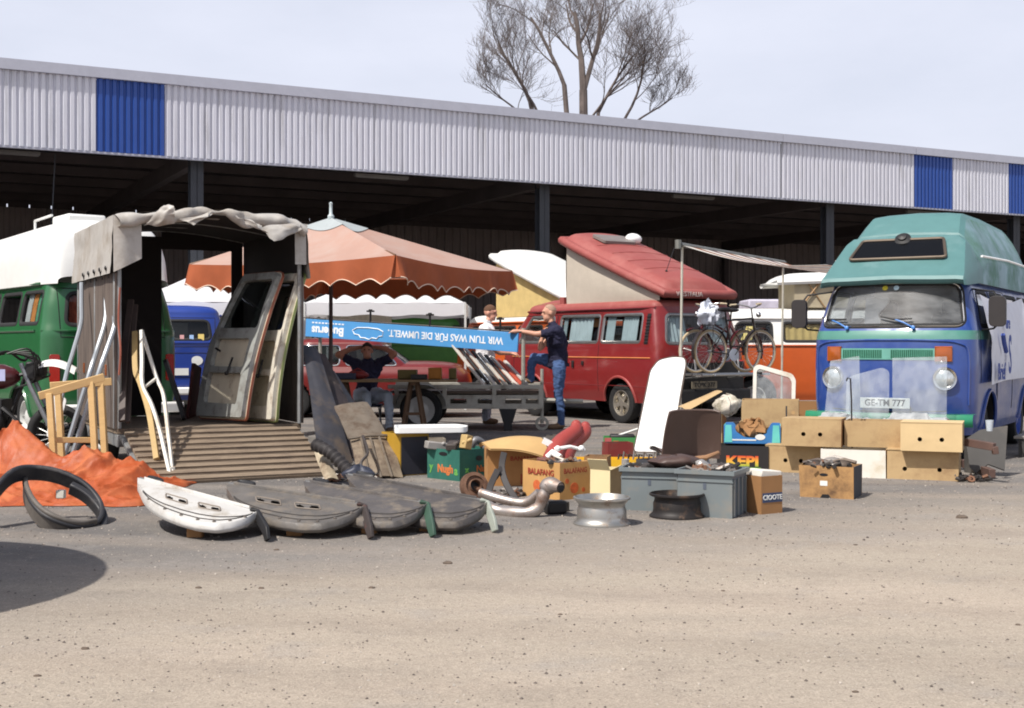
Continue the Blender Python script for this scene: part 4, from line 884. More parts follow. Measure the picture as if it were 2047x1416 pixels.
for x in (-.012, TW+.012):
    m = MB(); m.box((x, TL/2, (FZ+1.95)/2), (.022, TL, 1.95-FZ)); w = obj('side_wall', m, ply, tr)
    for y in (.03, 1.1, TL-.03):
        m = MB(); m.box((x+(-.014 if x < 1 else .014), y, (FZ+1.95)/2), (.008, .05, 1.95-FZ)); obj('upright', m, galv, w, bevel=.004)
    for y in (.45, 1.75):
        m = MB(); m.box((x+(-.016 if x < 1 else .016), y, 1.0), (.012, .05, .11)); obj('reflector', m, amber, w, bevel=.003)
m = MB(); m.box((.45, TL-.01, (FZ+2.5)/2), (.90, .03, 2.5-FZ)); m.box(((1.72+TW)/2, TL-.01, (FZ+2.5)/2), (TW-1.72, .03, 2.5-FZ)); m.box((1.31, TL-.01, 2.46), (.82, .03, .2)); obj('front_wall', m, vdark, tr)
def zr_(x): return 2.5+.10*math.sin(math.pi*x/TW)
m = MB(); m.grid(lambda u, v: Vector((-.03+(TW+.06)*u, -.06+(TL+.1)*v, zr_(TW*u)+.012*noise.noise(Vector((u*6, v*6, 2)))-.03*math.sin(math.pi*2*v)**2*math.sin(math.pi*u))), 30, 24, flip=True)
def hang(x, sg):
    m.grid(lambda u, v: Vector((x+sg*(.02+.03*v*v+.012*noise.noise(Vector((u*7, v*4, x)))), -.06+(TL+.1)*u, 2.5-.56*v)), 30, 12, flip=sg > 0)
hang(-.03, -1); hang(TW+.03, 1)
m.grid(lambda u, v: Vector((-.05+.27*u, -.065-.02*math.sin(u*5)-.02*v, 2.5+.02*u-(.55-.12*u)*v)), 10, 12, flip=True)
m.grid(lambda u, v: Vector((TW-.09+.12*u, -.065-.015*v, 2.5-.42*v)), 6, 10, flip=True); cv = obj('canvas_cover', m, vinyl, tr, smooth=60)
m = MB(); m.grid(lambda u, v: Vector((-.01+(TW+.02)*u, .0+TL*v, zr_(TW*u)-.035)), 20, 6); m.grid(lambda u, v: Vector((TW+.018, TL*u, 2.47-.52*v)), 4, 4); m.grid(lambda u, v: Vector((-.018, TL*u, 2.47-.52*v)), 4, 4); obj('added_dark_sheet', m, vdark, cv, smooth=30)  # dark sheets added under the canvas to darken the trailer's inside
for i in range(5):
    m = MB(); m.lathe([(.022, 0), (.018, .012), (.001, .014)], 10, Tm(-.085, .12+i*.33, 2.0) @ Rm(-90, 'Y')); m.tube([(-.09, .12+i*.33, 2.0), (-.06, .12+i*.33, 1.9)], .008, 5); obj('eyelet', m, black, cv)
m = MB()      # rolled-up rear flap along the bow
def rolled(u, v):
    x = -.02+(TW+.04)*u; a = 6.283*v; k = .045+.045*noise.noise(Vector((u*7, v*2.5, 5)))+.015*math.sin(u*9); p = Vector((x, -.09+k*math.cos(a)*1.1, zr_(x)-.04+k*math.sin(a)*.9-.05*math.sin(math.pi*u*2.2)**2*max(0, -math.sin(a))))
    return p+crumple(p, .05, 7, 3)
m.grid(rolled, 60, 14); obj('rolled_flap', m, vinyl, cv, smooth=70)
def rag(pts, nm='loose_flap', sd=0):
    A, B, C, D = [Vector(p) for p in pts]; m = MB()
    m.grid(lambda u, v: (A.lerp(B, u).lerp(D.lerp(C, u), v))+Vector((0, -.06*math.sin(math.pi*u)*math.sin(math.pi*v), 0))+crumple(Vector((u, v, sd)), .03, 3, sd), 14, 14); return obj(nm, m, vinyl, cv, smooth=70)
def tl(px, py, d): return TI @ at(px, py, d)
rag([tl(284, 452, 12.1), tl(330, 408, 12.0), tl(352, 415, 12.0), tl(350, 450, 12.05)], sd=1)
rag([tl(470, 432, 12.3), tl(500, 452, 12.3), tl(535, 468, 12.3), tl(520, 446, 12.4)], sd=2)
rag([tl(520, 455, 12.4), tl(548, 485, 12.4), tl(602, 460, 12.7), tl(600, 448, 12.8)], sd=3)
rag([tl(355, 440, 12.1), tl(385, 448, 12.1), tl(425, 430, 12.3), tl(420, 424, 12.3)], sd=4)
m = MB()
for y in (.0, 1.1, TL-.04): m.tube([(x, y, zr_(x)-.03) for x in [TW*i/10 for i in range(11)]], .016, 6)
m.tube([(.02, 0, FZ), (.02, 0, 2.48)], .02, 6); m.tube([(TW-.02, 0, FZ), (TW-.02, 0, 2.48)], .022, 6); obj('hoop_frame', m, galv, tr)
# ramp
rp = MB(); rlen = 1.2; ra = math.asin((FZ-.05)/rlen)
RM = Tm(TW/2, -.02, FZ-.03) @ Rm(math.degrees(ra), 'X') @ Rm(180, 'Z')      # local +y runs down the ramp, +z up
m = MB()
for x in (-TW/2+.05, 0, TW/2-.05): m.box((x, rlen/2, -.05), (.05, rlen, .05), RM)
rf_ = obj('ramp', m, galv, tr, bevel=.004)
for i in range(9):
    m = MB(); y = .01+i*rlen/9; m.box((0, y+rlen/18, -.005), (TW-.12, rlen/9-.012, .028), RM); m.box((0, y+rlen/9-.022, .018), (TW-.12, .02, .02), RM); obj('ramp_board', m, plank, rf_, bevel=.003)
# ---- things loaded in and leaning on the trailer
def car_door(label, o, far, up, w, h, skin, edge, inner, hole=True):
    t = thing('car_door_shell', label, 'car door', (0, 0, 0), group='car doors in the trailer'); Mx = frm(o, far, up)
    bend = lambda p: p+Vector((0, 0, -.10*((p.y/h-.42)*1.7)**2+.05))
    out = resample(roundpoly([(0, 0), (w, .02), (w, h*.6), (w-.03, h*.97), (w-.1, h), (.2, h), (.06, h*.62), (0, h*.5)], .05), .07)
    win = resample(roundpoly([(.13, h*.60), (w-.07, h*.60), (w-.1, h*.94), (.25, h*.94)], .05), .07)
    def pl(o_, th, holes=(), dz=0):
        m = MB(); m.plate(o_, th, holes, Tm(0, 0, dz)); m.deform(bend); m.v = [tuple(Mx @ Vector(p)) for p in m.v]; return m
    obj('door_skin', pl(out, .03, [win]), skin, t, smooth=30)
    obj('inner_frame', pl(resample(offpoly(out, -.015), .07), .05, [win, resample(roundpoly([(.14, h*.1), (w-.15, h*.1), (w-.15, h*.30), (.14, h*.30)], .04), .07), resample(roundpoly([(.14, h*.34), (w-.15, h*.34), (w-.15, h*.53), (.14, h*.53)], .04), .07)], .03), inner, t, smooth=30)
    m = MB(); m.strap([Mx @ bend(Vector((p[0], p[1], .02))) for p in offpoly(out, .004)], .010, .026, up=(Mx.to_3x3() @ Vector((0, 0, 1))), closed=True); obj('edge_strip', m, edge, t)
    m = MB(); m.plate(offpoly(win, -.004), .006, Mx=Tm(0, 0, .03)); m.deform(bend); m.v = [tuple(Mx @ Vector(p)) for p in m.v]; obj('window_pane', m, glassd, t)
    m = MB(); m.tube([Mx @ bend(Vector((.2, h*.46, .09))), Mx @ bend(Vector((.32, h*.44, .1)))], .012, 6); obj('door_handle', m, black, t); m = MB(); m.tube([Mx @ bend(Vector((.6, h*.40, .09))), Mx @ bend(Vector((.6, h*.30, .11)))], .012, 6); m.ball(Mx @ bend(Vector((.6, h*.29, .12))), .022); obj('window_crank', m, black, t)
    return t
def tw(x, y, z): return TM @ Vector((x, y, z))
dirtyw = M('door_cream', (214, 204, 182), .45, var=.08, scale=5, dirt=(150, 128, 104), damt=.15, dscale=6); dgrey = M('door_grey', (150, 152, 148), .5, var=.12, dirt=(92, 84, 76), damt=.3, dscale=5)
car_door('cream car door with orange edge leaning inside the trailer', tw(1.06, .98, FZ+.02), tw(1.30, .02, FZ+.02)-tw(1.06, .98, FZ+.02), Vector((.30, .08, 1)), .98, 1.62, dirtyw, M('edge_orange', (150, 88, 66), .5), dgrey)
car_door('cream car door with green edge at the trailer right post', tw(1.46, .9, FZ), tw(1.60, -.06, FZ)-tw(1.46, .9, FZ), Vector((.20, .06, 1)), .95, 1.60, dirtyw, M('edge_green', (128, 138, 84), .5), M('door_white_in', (206, 200, 186), .5, dirt=(130, 110, 90), damt=.25, dscale=6))
m = MB(); A, B = tw(.98, 1.35, FZ), tw(1.25, 2.05, FZ); m.plate(roundpoly([(0, 0), (.7, 0), (.7, .55), (0, .62)], .05), .03, Mx=frm(A, B-A, Vector((.1, .05, 1)))); tag(obj('rusty_sheet', m, M('rust_red', (92, 34, 30), .8, dirt=(60, 30, 26), damt=.4)), 'dark red panel standing on the trailer floor', 'panel')
m = MB(); A = tw(.86, 1.0, FZ); m.plate(roundpoly([(0, 0), (.5, 0), (.42, .68), (.05, .68)], .06), .04, Mx=frm(A, tw(1.05, 1.7, FZ)-A, Vector((-.35, .1, 1)))); tag(obj('dark_flap', m, black), 'black flap leaning in the middle of the trailer', 'panel')
# tall white window frames leaning from the left post onto the ramp
def dd(py): return 12.25-(py-664)/285*.85
def P_(px, py, k=0): return at(px, py, dd(py)+k)
fw = thing('bent_window_hoop', 'tall white bent window frame leaning on the ramp', 'frame'); cream_w = M('frame_white', (220, 216, 206), .5, dirt=(170, 150, 120), damt=.2)
m = MB(); m.strap(spline([P_(283, 662), P_(284, 720), P_(285, 769), P_(303, 808), P_(319, 858), P_(330, 905), P_(340, 948)], 4), .03, .05, up=(0, -1, .2)); m.strap(spline([P_(283, 660, .05), P_(299, 712, .15), P_(314, 758, .2), P_(327, 790, .2), P_(335, 855, .12), P_(345, 947, .02)], 4), .03, .045, up=(0, -1, .2)); m.strap([P_(338, 938), P_(347, 938, .04)], .03, .05, up=(0, -1, .2)); m.strap([P_(313, 756, .2), P_(288, 775, .02)], .02, .03, up=(0, -1, .2)); obj('frame', m, cream_w, fw, bevel=.004)
m = MB(); m.strap(spline([P_(270, 664, .1), P_(271, 738, .1), P_(281, 766, .1), P_(297, 819, .08), P_(306, 870, .06), P_(313, 918, .03)], 4), .05, .04, up=(0, -1, .2)); tag(obj('tan_strip', m, M('tan_trim', (176, 150, 100), .7)), 'tan upholstered trim strip leaning behind the white frame', 'trim')
m = MB(); m.strap(spline([P_(262, 600, .35), P_(250, 700, .3), P_(244, 842, .2)], 4), .06, .03, up=(0, -1, .2)); tag(obj('dark_strip', m, M('dark_strip', (74, 62, 58), .6)), 'wider dark strip leaning at the trailer left post', 'strip'); m = MB(); m.strap(spline([P_(272, 610, .4), P_(262, 720, .4), P_(256, 845, .3)], 4), .04, .03, up=(0, -1, .2)); tag(obj('dark_strip', m, M('dark_strip', (74, 62, 58), .6)), 'narrow dark strip just inside the trailer left post', 'strip')
# bent grey pipes outside
for pts, lb in (([(163, 566, 13.3), (163, 610, 13.2), (162, 648, 13.1), (146, 705, 12.9), (128, 770, 12.6), (96, 945, 12.2)], 'leftmost'), ([(213, 556, 12.75), (212, 600, 12.6), (211, 642, 12.5), (194, 700, 12.3), (178, 750, 12.1), (118, 950, 12.0)], 'middle'), ([(229, 612, 12.3), (229, 635, 12.2), (228, 656, 12.1), (212, 704, 12.0), (196, 750, 11.9), (132, 955, 11.8)], 'rightmost')):
    m = MB(); P = [at(*p) for p in pts]; P[-1].z = .02; m.tube(spline(P, 4), .024, 8); tag(obj('bent_pipe', m, M('pipe_grey', (158, 164, 170), .4, .4, var=.08)), 'bent grey pipe leaning on the trailer side, %s of three' % lb, 'pipe', 'pipes leaning on the trailer')
m = MB(); m.tube(spline([at(240, 575, 12.0), at(237, 640, 12.0), at(241, 700, 11.95), at(238, 750, 11.95)], 5), .010, 6); tag(obj('red_cable', m, M('cable_red', (150, 84, 66), .6)), 'thin reddish cable hanging at the trailer left corner', 'cable')

# ---------------------------------------------------------------- wooden trestle and orange tarpaulin
pine = M('pine', (206, 172, 118), .65, var=.08, scale=3, stretch=(1, 1, 6), bump=.1)
ts = thing('wooden_trestle', 'pale wooden folding trestle standing behind the orange tarpaulin', 'trestle')
D0 = 11.3
for a, b in (((78, 792, D0), (208, 754, D0+.25)), ((100, 772, D0+.35), (223, 763, D0+.55))):
    m = MB(); m.bar(at(*a), at(*b), .05, .07); obj('rail', m, pine, ts, bevel=.004)
for px, top, d, dx in ((99, 787, D0+.02, 4), (116, 776, D0+.36, 2), (182, 764, D0+.2, 3), (202, 768, D0+.52, 2)):
    p = at(px, top, d); q = at(px+dx, top, d-.04); m = MB(); m.bar(Vector((q.x+.04, d-.05, 0)), p, .055, .055); obj('leg', m, pine, ts, bevel=.004)
m = MB(); m.bar(at(102, 880, D0), at(184, 880, D0+.18), .03, .05); obj('cross_bar', m, pine, ts, bevel=.004)
tarp = M('tarp_orange', (160, 76, 38), .5, var=.2, scale=5, dirt=(184, 106, 66), damt=.35, dscale=4, spec=.35, bump=.35, bscale=14)
def fold(q, a, st=5.0):
    c, sn = math.cos(a), math.sin(a); w = noise.noise(Vector((q.x*.9, q.y*.9, a)))*.55
    n_ = noise.noise(Vector(((q.x*c+q.y*sn)/st+a*3, -q.x*sn+q.y*c+w, a)))
    return 1-min(1, abs(n_)*2.6)**.75
def tarp_f(u, v):
    x = -4.85+2.0*u; y = 9.65+1.85*v; e = max(0, min(u/.10, (1-u)/.09, v/.14, (1-v)/.16, 1))**.55
    def lump(cx, cy, rx, ry, h): return h*math.exp(-((x-cx)/rx)**2-((y-cy)/ry)**2)
    h = lump(-4.4, 11.05, .38, .28, .47)+lump(-3.62, 10.8, .38, .3, .24)+lump(-4.65, 10.3, .25, .25, .14)+lump(-3.2, 10.45, .2, .3, .15)+lump(-3.95, 10.25, .5, .16, .10)-lump(-4.5, 10.62, .22, .13, .36)
    q = Vector((x, y, 0)); w = noise.noise_vector(q*1.3)*.22; q = q+Vector((w.x, w.y, 0))
    f = fold(q*2.6, .5)*.12+fold(q*3.6, -.45)*.09+fold(q*5.5, 1.2)*.055+fold(q*8, .1, 4)*.03+fold(q*13, 2.2, 4)*.014
    s_ = noise.noise_vector(Vector((x*2.6, y*2.6, 3)))*.12
    edge = .14*noise.noise(Vector((u*7, v*7, 8)))*(1-e)
    return Vector((x+s_.x+edge, y+s_.y+edge, max(.006, (h+f*(.6+.5*h)-.03)*e+.006)))
m = MB(); m.grid(tarp_f, 170, 140); tag(obj('tarpaulin', m, tarp, smooth=50), 'crumpled orange tarpaulin heaped on the gravel left of the ramp', 'tarpaulin')

# ---------------------------------------------------------------- market parasol
F_, R_, L_ = Vector((-1.35, 14.5, 2.29)), Vector((0.0, 17.3, 2.27)), Vector((-4.2, 16.3, 2.30)); B_ = L_+R_-F_
px0 = Vector((-2.39, 16.5, 0)); par = thing('market_parasol', 'large square parasol with faded salmon top and orange scalloped valance', 'parasol', px0); AP = Vector((0, 0, 2.92)); CO = [F_-px0, R_-px0, B_-px0, L_-px0]
salmon = M('parasol_top', (174, 141, 128), .9, var=.05, scale=2, dirt=(176, 154, 144), damt=.4, dscale=1.5, sub=.1); orang = M('parasol_valance', (160, 84, 50), .9, var=.12, scale=4, sub=.12); turq = M('parasol_cap', (168, 176, 178), .9, var=.06, sub=.15)
def cano(a, b, u, v): 
    e = a.lerp(b, u); e = e.lerp((a+b)/2, 0)+Vector((0, 0, -.05*math.sin(math.pi*u))); p = e.lerp(AP, v); p.z -= .10*math.sin(math.pi*v)*math.sin(math.pi*u); return p
EDG = []
for i in range(4):
    a, b = CO[i], CO[(i+1) % 4]
    m = MB(); m.grid(lambda u, v: cano(a, b, u, v*.84), 24, 12); cp = obj('canopy_panel', m, salmon, par, smooth=50)
    m = MB(); m.grid(lambda u, v: cano(a, b, u, .8+.2*v)+Vector((0, 0, .015)), 12, 6); obj('cap_panel', m, turq, cp, smooth=50)
    nrm = Vector(((b-a).y, -(b-a).x, 0)).normalized(); ns_ = 9
    def val(u, v):
        p = cano(a, b, u, 0); h = .32-.07*abs(math.cos(math.pi*u*ns_))**1.0+.02*math.sin(u*7); fold = .035*math.sin(u*math.pi*ns_*.9+1)+.05*(math.exp(-u*14)-math.exp(-(1-u)*14))*math.sin(u*60)
        return p+Vector((0, 0, -h*v))+nrm*(.01+(.03+fold)*v)
    m = MB(); m.grid(val, 109, 6); vl = obj('valance', m, orang, par, smooth=60)
    EDG.append((lambda v, f=val: f(0, v), lambda v, f=val: f(1, v)) if False else ([val(0, k/5) for k in range(6)], [val(1, k/5) for k in range(6)]))
    m = MB(); m.tube([val(k/108, 1.0) for k in range(109)], .008, 4); obj('piping', m, M('piping_white', (216, 190, 170), .8), vl)
    m = MB(); m.tube([a+Vector((0, 0, .0)), AP-Vector((0, 0, .1))], .014, 5); m.tube([a.lerp(AP, .45)-Vector((0, 0, .03)), Vector((0, 0, 2.2))], .012, 5); obj('rib', m, M('rib_wood', (110, 80, 58), .6), par)
for i in range(4):
    e1, e2 = EDG[i-1][1], EDG[i][0]; m = MB(); m.add([p for k in range(6) for p in (e1[k], (e1[k]+e2[k])/2*.985+Vector((0, 0, .015*(e1[k].z+e2[k].z)/2)), e2[k])], [(k*3+j, k*3+j+1, k*3+j+4, k*3+j+3) for k in range(5) for j in range(2)]); obj('corner_gusset', m, orang, par)
m = MB(); m.tube([(0, 0, 0), (0, 0, 2.95)], .026, 10); obj('pole', m, M('pole_dark', (66, 52, 52), .5), par)
m = MB(); m.lathe([(.04, 2.90), (.045, 2.95), (.022, 2.98), (.02, 3.1), (.026, 3.12), (.001, 3.14)], 12); obj('finial', m, M('finial', (178, 190, 192), .4), par)
m = MB(); m.lathe([(.3, 0), (.3, .05), (.05, .09), (.04, .35)], 20); obj('stand', m, M('concrete', (120, 116, 112), .9), par)
# a round parasol beyond the left edge of the view throws the dark round shade on the gravel
pp = thing('round_parasol', 'round parasol standing beyond the left edge, known by its round shade', 'parasol', (-4.74, 5.45, 0)); m = MB()
m.grid(lambda u, v: Vector((1.45*math.cos(6.283*u)*(1-v), 1.45*math.sin(6.283*u)*(1-v), 2.15+.45*v)), 40, 4, cu=True); obj('canopy', m, M('parasol_navy', (40, 50, 80), .9), pp); m = MB(); m.tube([(0, 0, 0), (0, 0, 2.65)], .02, 8); obj('pole', m, alu, pp); m = MB(); m.lathe([(.25, 0), (.25, .06), (.05, .1), (.03, .3)], 16); obj('stand', m, MATS['concrete'], pp)

# ---------------------------------------------------------------- trestle table with tools under the parasol
tb = thing('trestle_table', 'plank table on A-shaped trestles in the shade of the orange parasol', 'table', (-1.72, 17.5, 0)); m = MB(); m.box((0, 0, .755), (1.9, .62, .035)); obj('table_top', m, M('table_board', (128, 106, 78), .8, var=.15), tb, bevel=.004)
for x in (-.65, .35):
    tq = MB()
    for sx, sy in ((-.16, -.26), (.16, -.26), (-.16, .26), (.16, .26)): 
        m = MB(); m.bar((x+sx, sy, 0), (x+sx*.25, sy*.55, .74), .03, .04); obj('leg', m, M('trestle_wood', (104, 80, 60), .8), tb)
    m = MB(); m.bar((x-.12, -.22, .3), (x+.12, -.22, .3), .02, .04); m.box((x, 0, .715), (.08, .5, .04)); obj('trestle_head', m, MATS['trestle_wood'], tb)
def blk(nm, lb, cat, c, s, mat, rz=0, bevel=.006, grp=None):
    m = MB(); m.box((0, 0, s[2]/2), s); o = obj(nm, m, mat, bevel=bevel); o.location = c; o.rotation_euler = (0, 0, R(rz)); return tag(o, lb, cat, grp)
ochre = M('ochre_card', (158, 104, 40), .8, var=.1); olive = M('olive_tray', (96, 84, 40), .7)
def tbx(nm, lb, cat, px, w, h, dp, mat, y=17.4, rz=0):
    m = MB(); m.plate(roundpoly([(-w/2, -dp/2), (w/2, -dp/2), (w/2, dp/2), (-w/2, dp/2)], .012), .012)
    for s in (-1, 1): m.box((s*(w/2-.006), 0, h/2), (.012, dp-.004, h)); m.box((0, s*(dp/2-.006), h/2), (w-.03, .012, h))
    o = obj(nm, m, mat); o.location = ((px-CX)/FPX*y, y, .774); o.rotation_euler = (0, 0, R(rz)); return tag(o, lb, cat, 'trays on the trestle table')
tbx('card_tray', 'ochre cardboard tray at the right end of the trestle table', 'tray', 870, .18, .16, .22, ochre)
tbx('parts_tray', 'olive parts tray in the middle of the trestle table', 'tray', 815, .26, .13, .25, olive, 17.45); tbx('parts_tray', 'small olive tray at the far right of the table', 'tray', 905, .10, .15, .2, olive, 17.5)
tbx('tool_box', 'black tool box in front of the ochre tray', 'tool box', 838, .22, .07, .14, black, 17.28); tbx('tool_box', 'dark blue tool box at the left end of the table', 'tool box', 690, .3, .09, .2, M('dark_blue', (38, 44, 66), .6), 17.3)
m = MB(); m.ball((0, 0, .06), (.16, .1, .06)); m.tube([(-.1, 0, .1), (0, .02, .15), (.1, 0, .1)], .012, 6); o = obj('red_lamp_housing', m, M('dull_red', (120, 34, 34), .6)); o.location = ((715-CX)/FPX*17.4, 17.4, .772); tag(o, 'dull red lamp housing on the table before the seated man', 'car part')

# ---------------------------------------------------------------- flatbed trailer with upside-down advertising board
fb = thing('flatbed_trailer', 'galvanised flatbed trailer with pierced side rails behind the table', 'trailer', (-.68, 18.85, 0)); fbm = M('trailer_zinc', (170, 168, 158), .55, .3, var=.1, dirt=(120, 110, 98), damt=.25)
for sy in (-.62, .62):
    m = MB(); m.box((0, sy, .64), (2.26, .05, .06)); obj('top_rail', m, fbm, fb, bevel=.006)
    m = MB(); hs = [roundpoly([(x-.12, -.025), (x+.12, -.025), (x+.12, .045), (x-.12, .045)], .012) for x in (-.9, -.5, -.1, .3, .7, 1.0)]; m.plate([(-1.13, -.1), (1.13, -.1), (1.13, .1), (-1.13, .1)], .04, hs, Mx=Tm(0, sy+.02, .42) @ Rm(90, 'X')); obj('side_rail', m, fbm, fb)
    for x in (-1.0, -.3, .42, 1.1): m = MB(); m.box((x, sy-.03, .5), (.06, .03, .32)); obj('stake', m, fbm, fb)
m = MB(); m.box((0, 0, .56), (2.2, 1.2, .04)); obj('deck', m, M('deck_ply', (92, 80, 70), .85), fb); m = MB(); m.tube([(1.1, 0, .42), (1.75, 0, .40)], .035, 8); m.box((-.62, 0, .3), (.08, 1.2, .08)); obj('drawbar', m, fbm, fb)
for sd in (1, -1):
    w_ = MB(); Mx = Tm(-.64, sd*-.70, .31) @ Rm(90*sd, 'X'); w_.lathe([(.2, -.08), (.27, -.09), (.305, -.06), (.31, 0), (.305, .06), (.27, .09), (.2, .075)], 28, Mx); w1 = obj('wheel', w_, rubber, fb); w_ = MB(); w_.lathe([(.2, .04), (.205, .078), (.17, .05), (.11, .02), (.06, .05), (.001, .06)], 24, Mx); obj('rim', w_, rimw, w1)
    w_ = MB(); w_.grid(lambda u, v: Vector((-.64+.36*math.cos(math.pi*u), sd*-.70-.1+.2*v, .36+.36*math.sin(math.pi*u)*.9)), 14, 3); obj('mudguard', w_, M('mudguard_grey', (110, 108, 104), .6), fb)
m = MB(); m.plate([(-.13, 0), (.13, 0), (.07, -.2), (-.07, -.2)], .1, Mx=Tm(.62, -.55, .32) @ Rm(90, 'X')); m.box((.62, -.6, .08), (.12, .12, .16)); obj('support_foot', m, black, fb)
m = MB(); m.lathe([(.06, -.03), (.1, -.03), (.1, .03), (.06, .03)], 18, Tm(1.12, -.5, .1) @ Rm(90, 'X'), closed=True); m.tube([(1.12, -.5, .1), (1.12, -.5, .9)], .025, 8); obj('jockey_wheel', m, fbm, fb)
# advertising board: right end rests on the front post, the left end is higher
bA, bB = at(612, 655, 20.5), at(1036, 685, 18.45); bx = (bB-bA); bl_ = bx.length; BMx = frm(bA, bx, Vector((0, 0, 1)))
bd = thing('advertising_board', 'long blue advertising board mounted upside down on the flatbed trailer', 'sign'); skyb = M('board_blue', (84, 154, 214), .45, var=.04); m = MB(); m.box((bl_/2, 0, 0), (bl_, .29, .03), BMx); obj('board', m, skyb, bd, bevel=.004)
whi = M('board_white', (236, 240, 244), .5); FT = BMx @ Tm(0, 0, .017) @ Rm(180, 'Z')
text('WIR TUN WAS FÜR DIE UMWELT.', .15, whi, bd, FT @ Tm(-(bl_*.675), -.01, 0), sx=.93, off=.003); text('Buderus', .19, whi, bd, FT @ Tm(-(bl_*.115), .03, 0), sx=1.05, off=.007); m = MB(); [m.box((-(bl_*.115)+(k_-4.5)*.068, -.09+dy_, .001), (.045, .022, .003), FT) for k_ in range(10) for dy_ in (0,)]; obj('small_print', m, whi, bd)
cl = [(-.32, -.02), (-.31, .05), (-.24, .06), (-.2, .1), (-.1, .09), (-.04, .12), (.06, .1), (.14, .1), (.18, .06), (.27, .05), (.32, -.01), (.22, -.055), (0, -.065), (-.22, -.055)]
m = MB(); m.tube([FT @ Tm(-(bl_*.315), 0, 0) @ Vector((x*.95, y, .001)) for x, y in cl], .009, 4, closed=True); obj('cloud_emblem', m, whi, bd)
m = MB(); m.tube([BMx @ Vector((-.1, .16, .01)), BMx @ Vector((bl_+.05, .16, .01))], .012, 6); obj('top_tube', m, M('tube_dark', (70, 62, 60), .5), bd)
for px in (750, 870, 1003):
    t_ = (px-612)/424; p = BMx @ Vector((bl_*t_, .16, .01)); m = MB(); m.tube([p, p+Vector((0, 0, .16))], .018, 6); m.box(p+Vector((0, 0, .17)), (.12, .07, .025)); m.tube([p+Vector((0, 0, .17)), p+Vector((.0, 0, .20))], .03, 8); obj('clamp_knob', m, black, bd)
for px, d in ((1046, 18.5), (640, 20.45)):
    p = at(px, 690, d); m = MB(); m.tube([(p.x, p.y, .4 if px > 1000 else 0), (p.x, p.y, 1.5 if px > 1000 else 1.6)], .03, 8); obj('support_post', m, fbm, bd)
cols = [(206, 200, 190), (40, 38, 38), (206, 200, 190), (60, 56, 54), (190, 184, 172), (44, 40, 40), (206, 200, 190), (180, 74, 50), (196, 190, 182)]
for i, c in enumerate(cols):
    a = at(905+i*13, 690+i*4, 19.05); b_ = at(985+i*8.5, 792-i*3, 18.55); m = MB(); m.bar(a, b_, .05, .03); lb = ('white', 'black', 'white', 'dark grey', 'cream', 'black', 'white', 'orange', 'grey')[i]
    tag(obj('trim_strip', m, M('strip_%d' % c[0], c, .5), bevel=.003), 'long %s strip leaning on the flatbed trailer, number %s from the left' % (lb, ('one', 'two', 'three', 'four', 'five', 'six', 'seven', 'eight', 'nine')[i]), 'strip', 'strips leaning on the flatbed trailer')

# ---------------------------------------------------------------- red car behind the table
rc = thing('car', 'red car with open side windows behind the trestle table', 'car', (-.70, 22.1, 0), 90); cred = M('car_red', (112, 32, 30), .35, coat=.4, var=.06)
hull = Shell([(.22, .70, .12, 3.7), (.35, .78, .03, 3.77), (.6, .80, 0, 3.8), (.78, .78, .05, 3.75), (.86, .72, .2, 3.6)], .5, 2.3, .4, 2.4, dome=.05, crown=.06, edge=.2)
cuts = [(f, circ(y, .3, .33, 24), (y-.33, y+.33, -.05, .63)) for f in 'RL' for y in (.75, 3.05)]
obj('body', hull.band(.22, .86, cuts), cred, rc, smooth=50); obj('bonnet', hull.roof(), cred, rc, smooth=50)
cab = Shell([(.84, .73, .95, 3.45), (1.0, .70, 1.12, 3.35), (1.26, .60, 1.5, 3.05)], .3, 2.6, .35, 2.6, dome=.08, crown=.04, edge=.18)
cw = [(f, roundpoly([(a, .9), (b, .9), (b-.05*k, 1.24), (a+.3*(1-k), 1.24)], .08)) for f in 'RL' for a, b, k in ((1.25, 2.15, 0), (2.25, 3.1, 1))]+[('F', roundpoly([(-.6, .9), (.6, .9), (.5, 1.24), (-.5, 1.24)], .06)), ('B', roundpoly([(-.55, .9), (.55, .9), (.48, 1.22), (-.48, 1.22)], .06))]
obj('cabin', cab.band(.84, 1.26, [(f, p, bbox2(p)) for f, p in cw]), cred, rc, smooth=50); obj('roof', cab.roof(), cred, rc, smooth=50)
for f, p in cw: o = obj('window', pane(cab, f, p), glassd, rc); obj('window_seal', ribbon(cab, f, p, .012, .018), chrome, o)
for y in (.75, 3.05):
    for sd in (1, -1): wheel(rc, sd*.66, y, .3, .16, rimw, sd)
m = MB(); m.box((0, -.02, .42), (1.5, .1, .1)); m.box((0, 3.82, .42), (1.5, .1, .1)); obj('bumper', m, whitep, rc, bevel=.03)
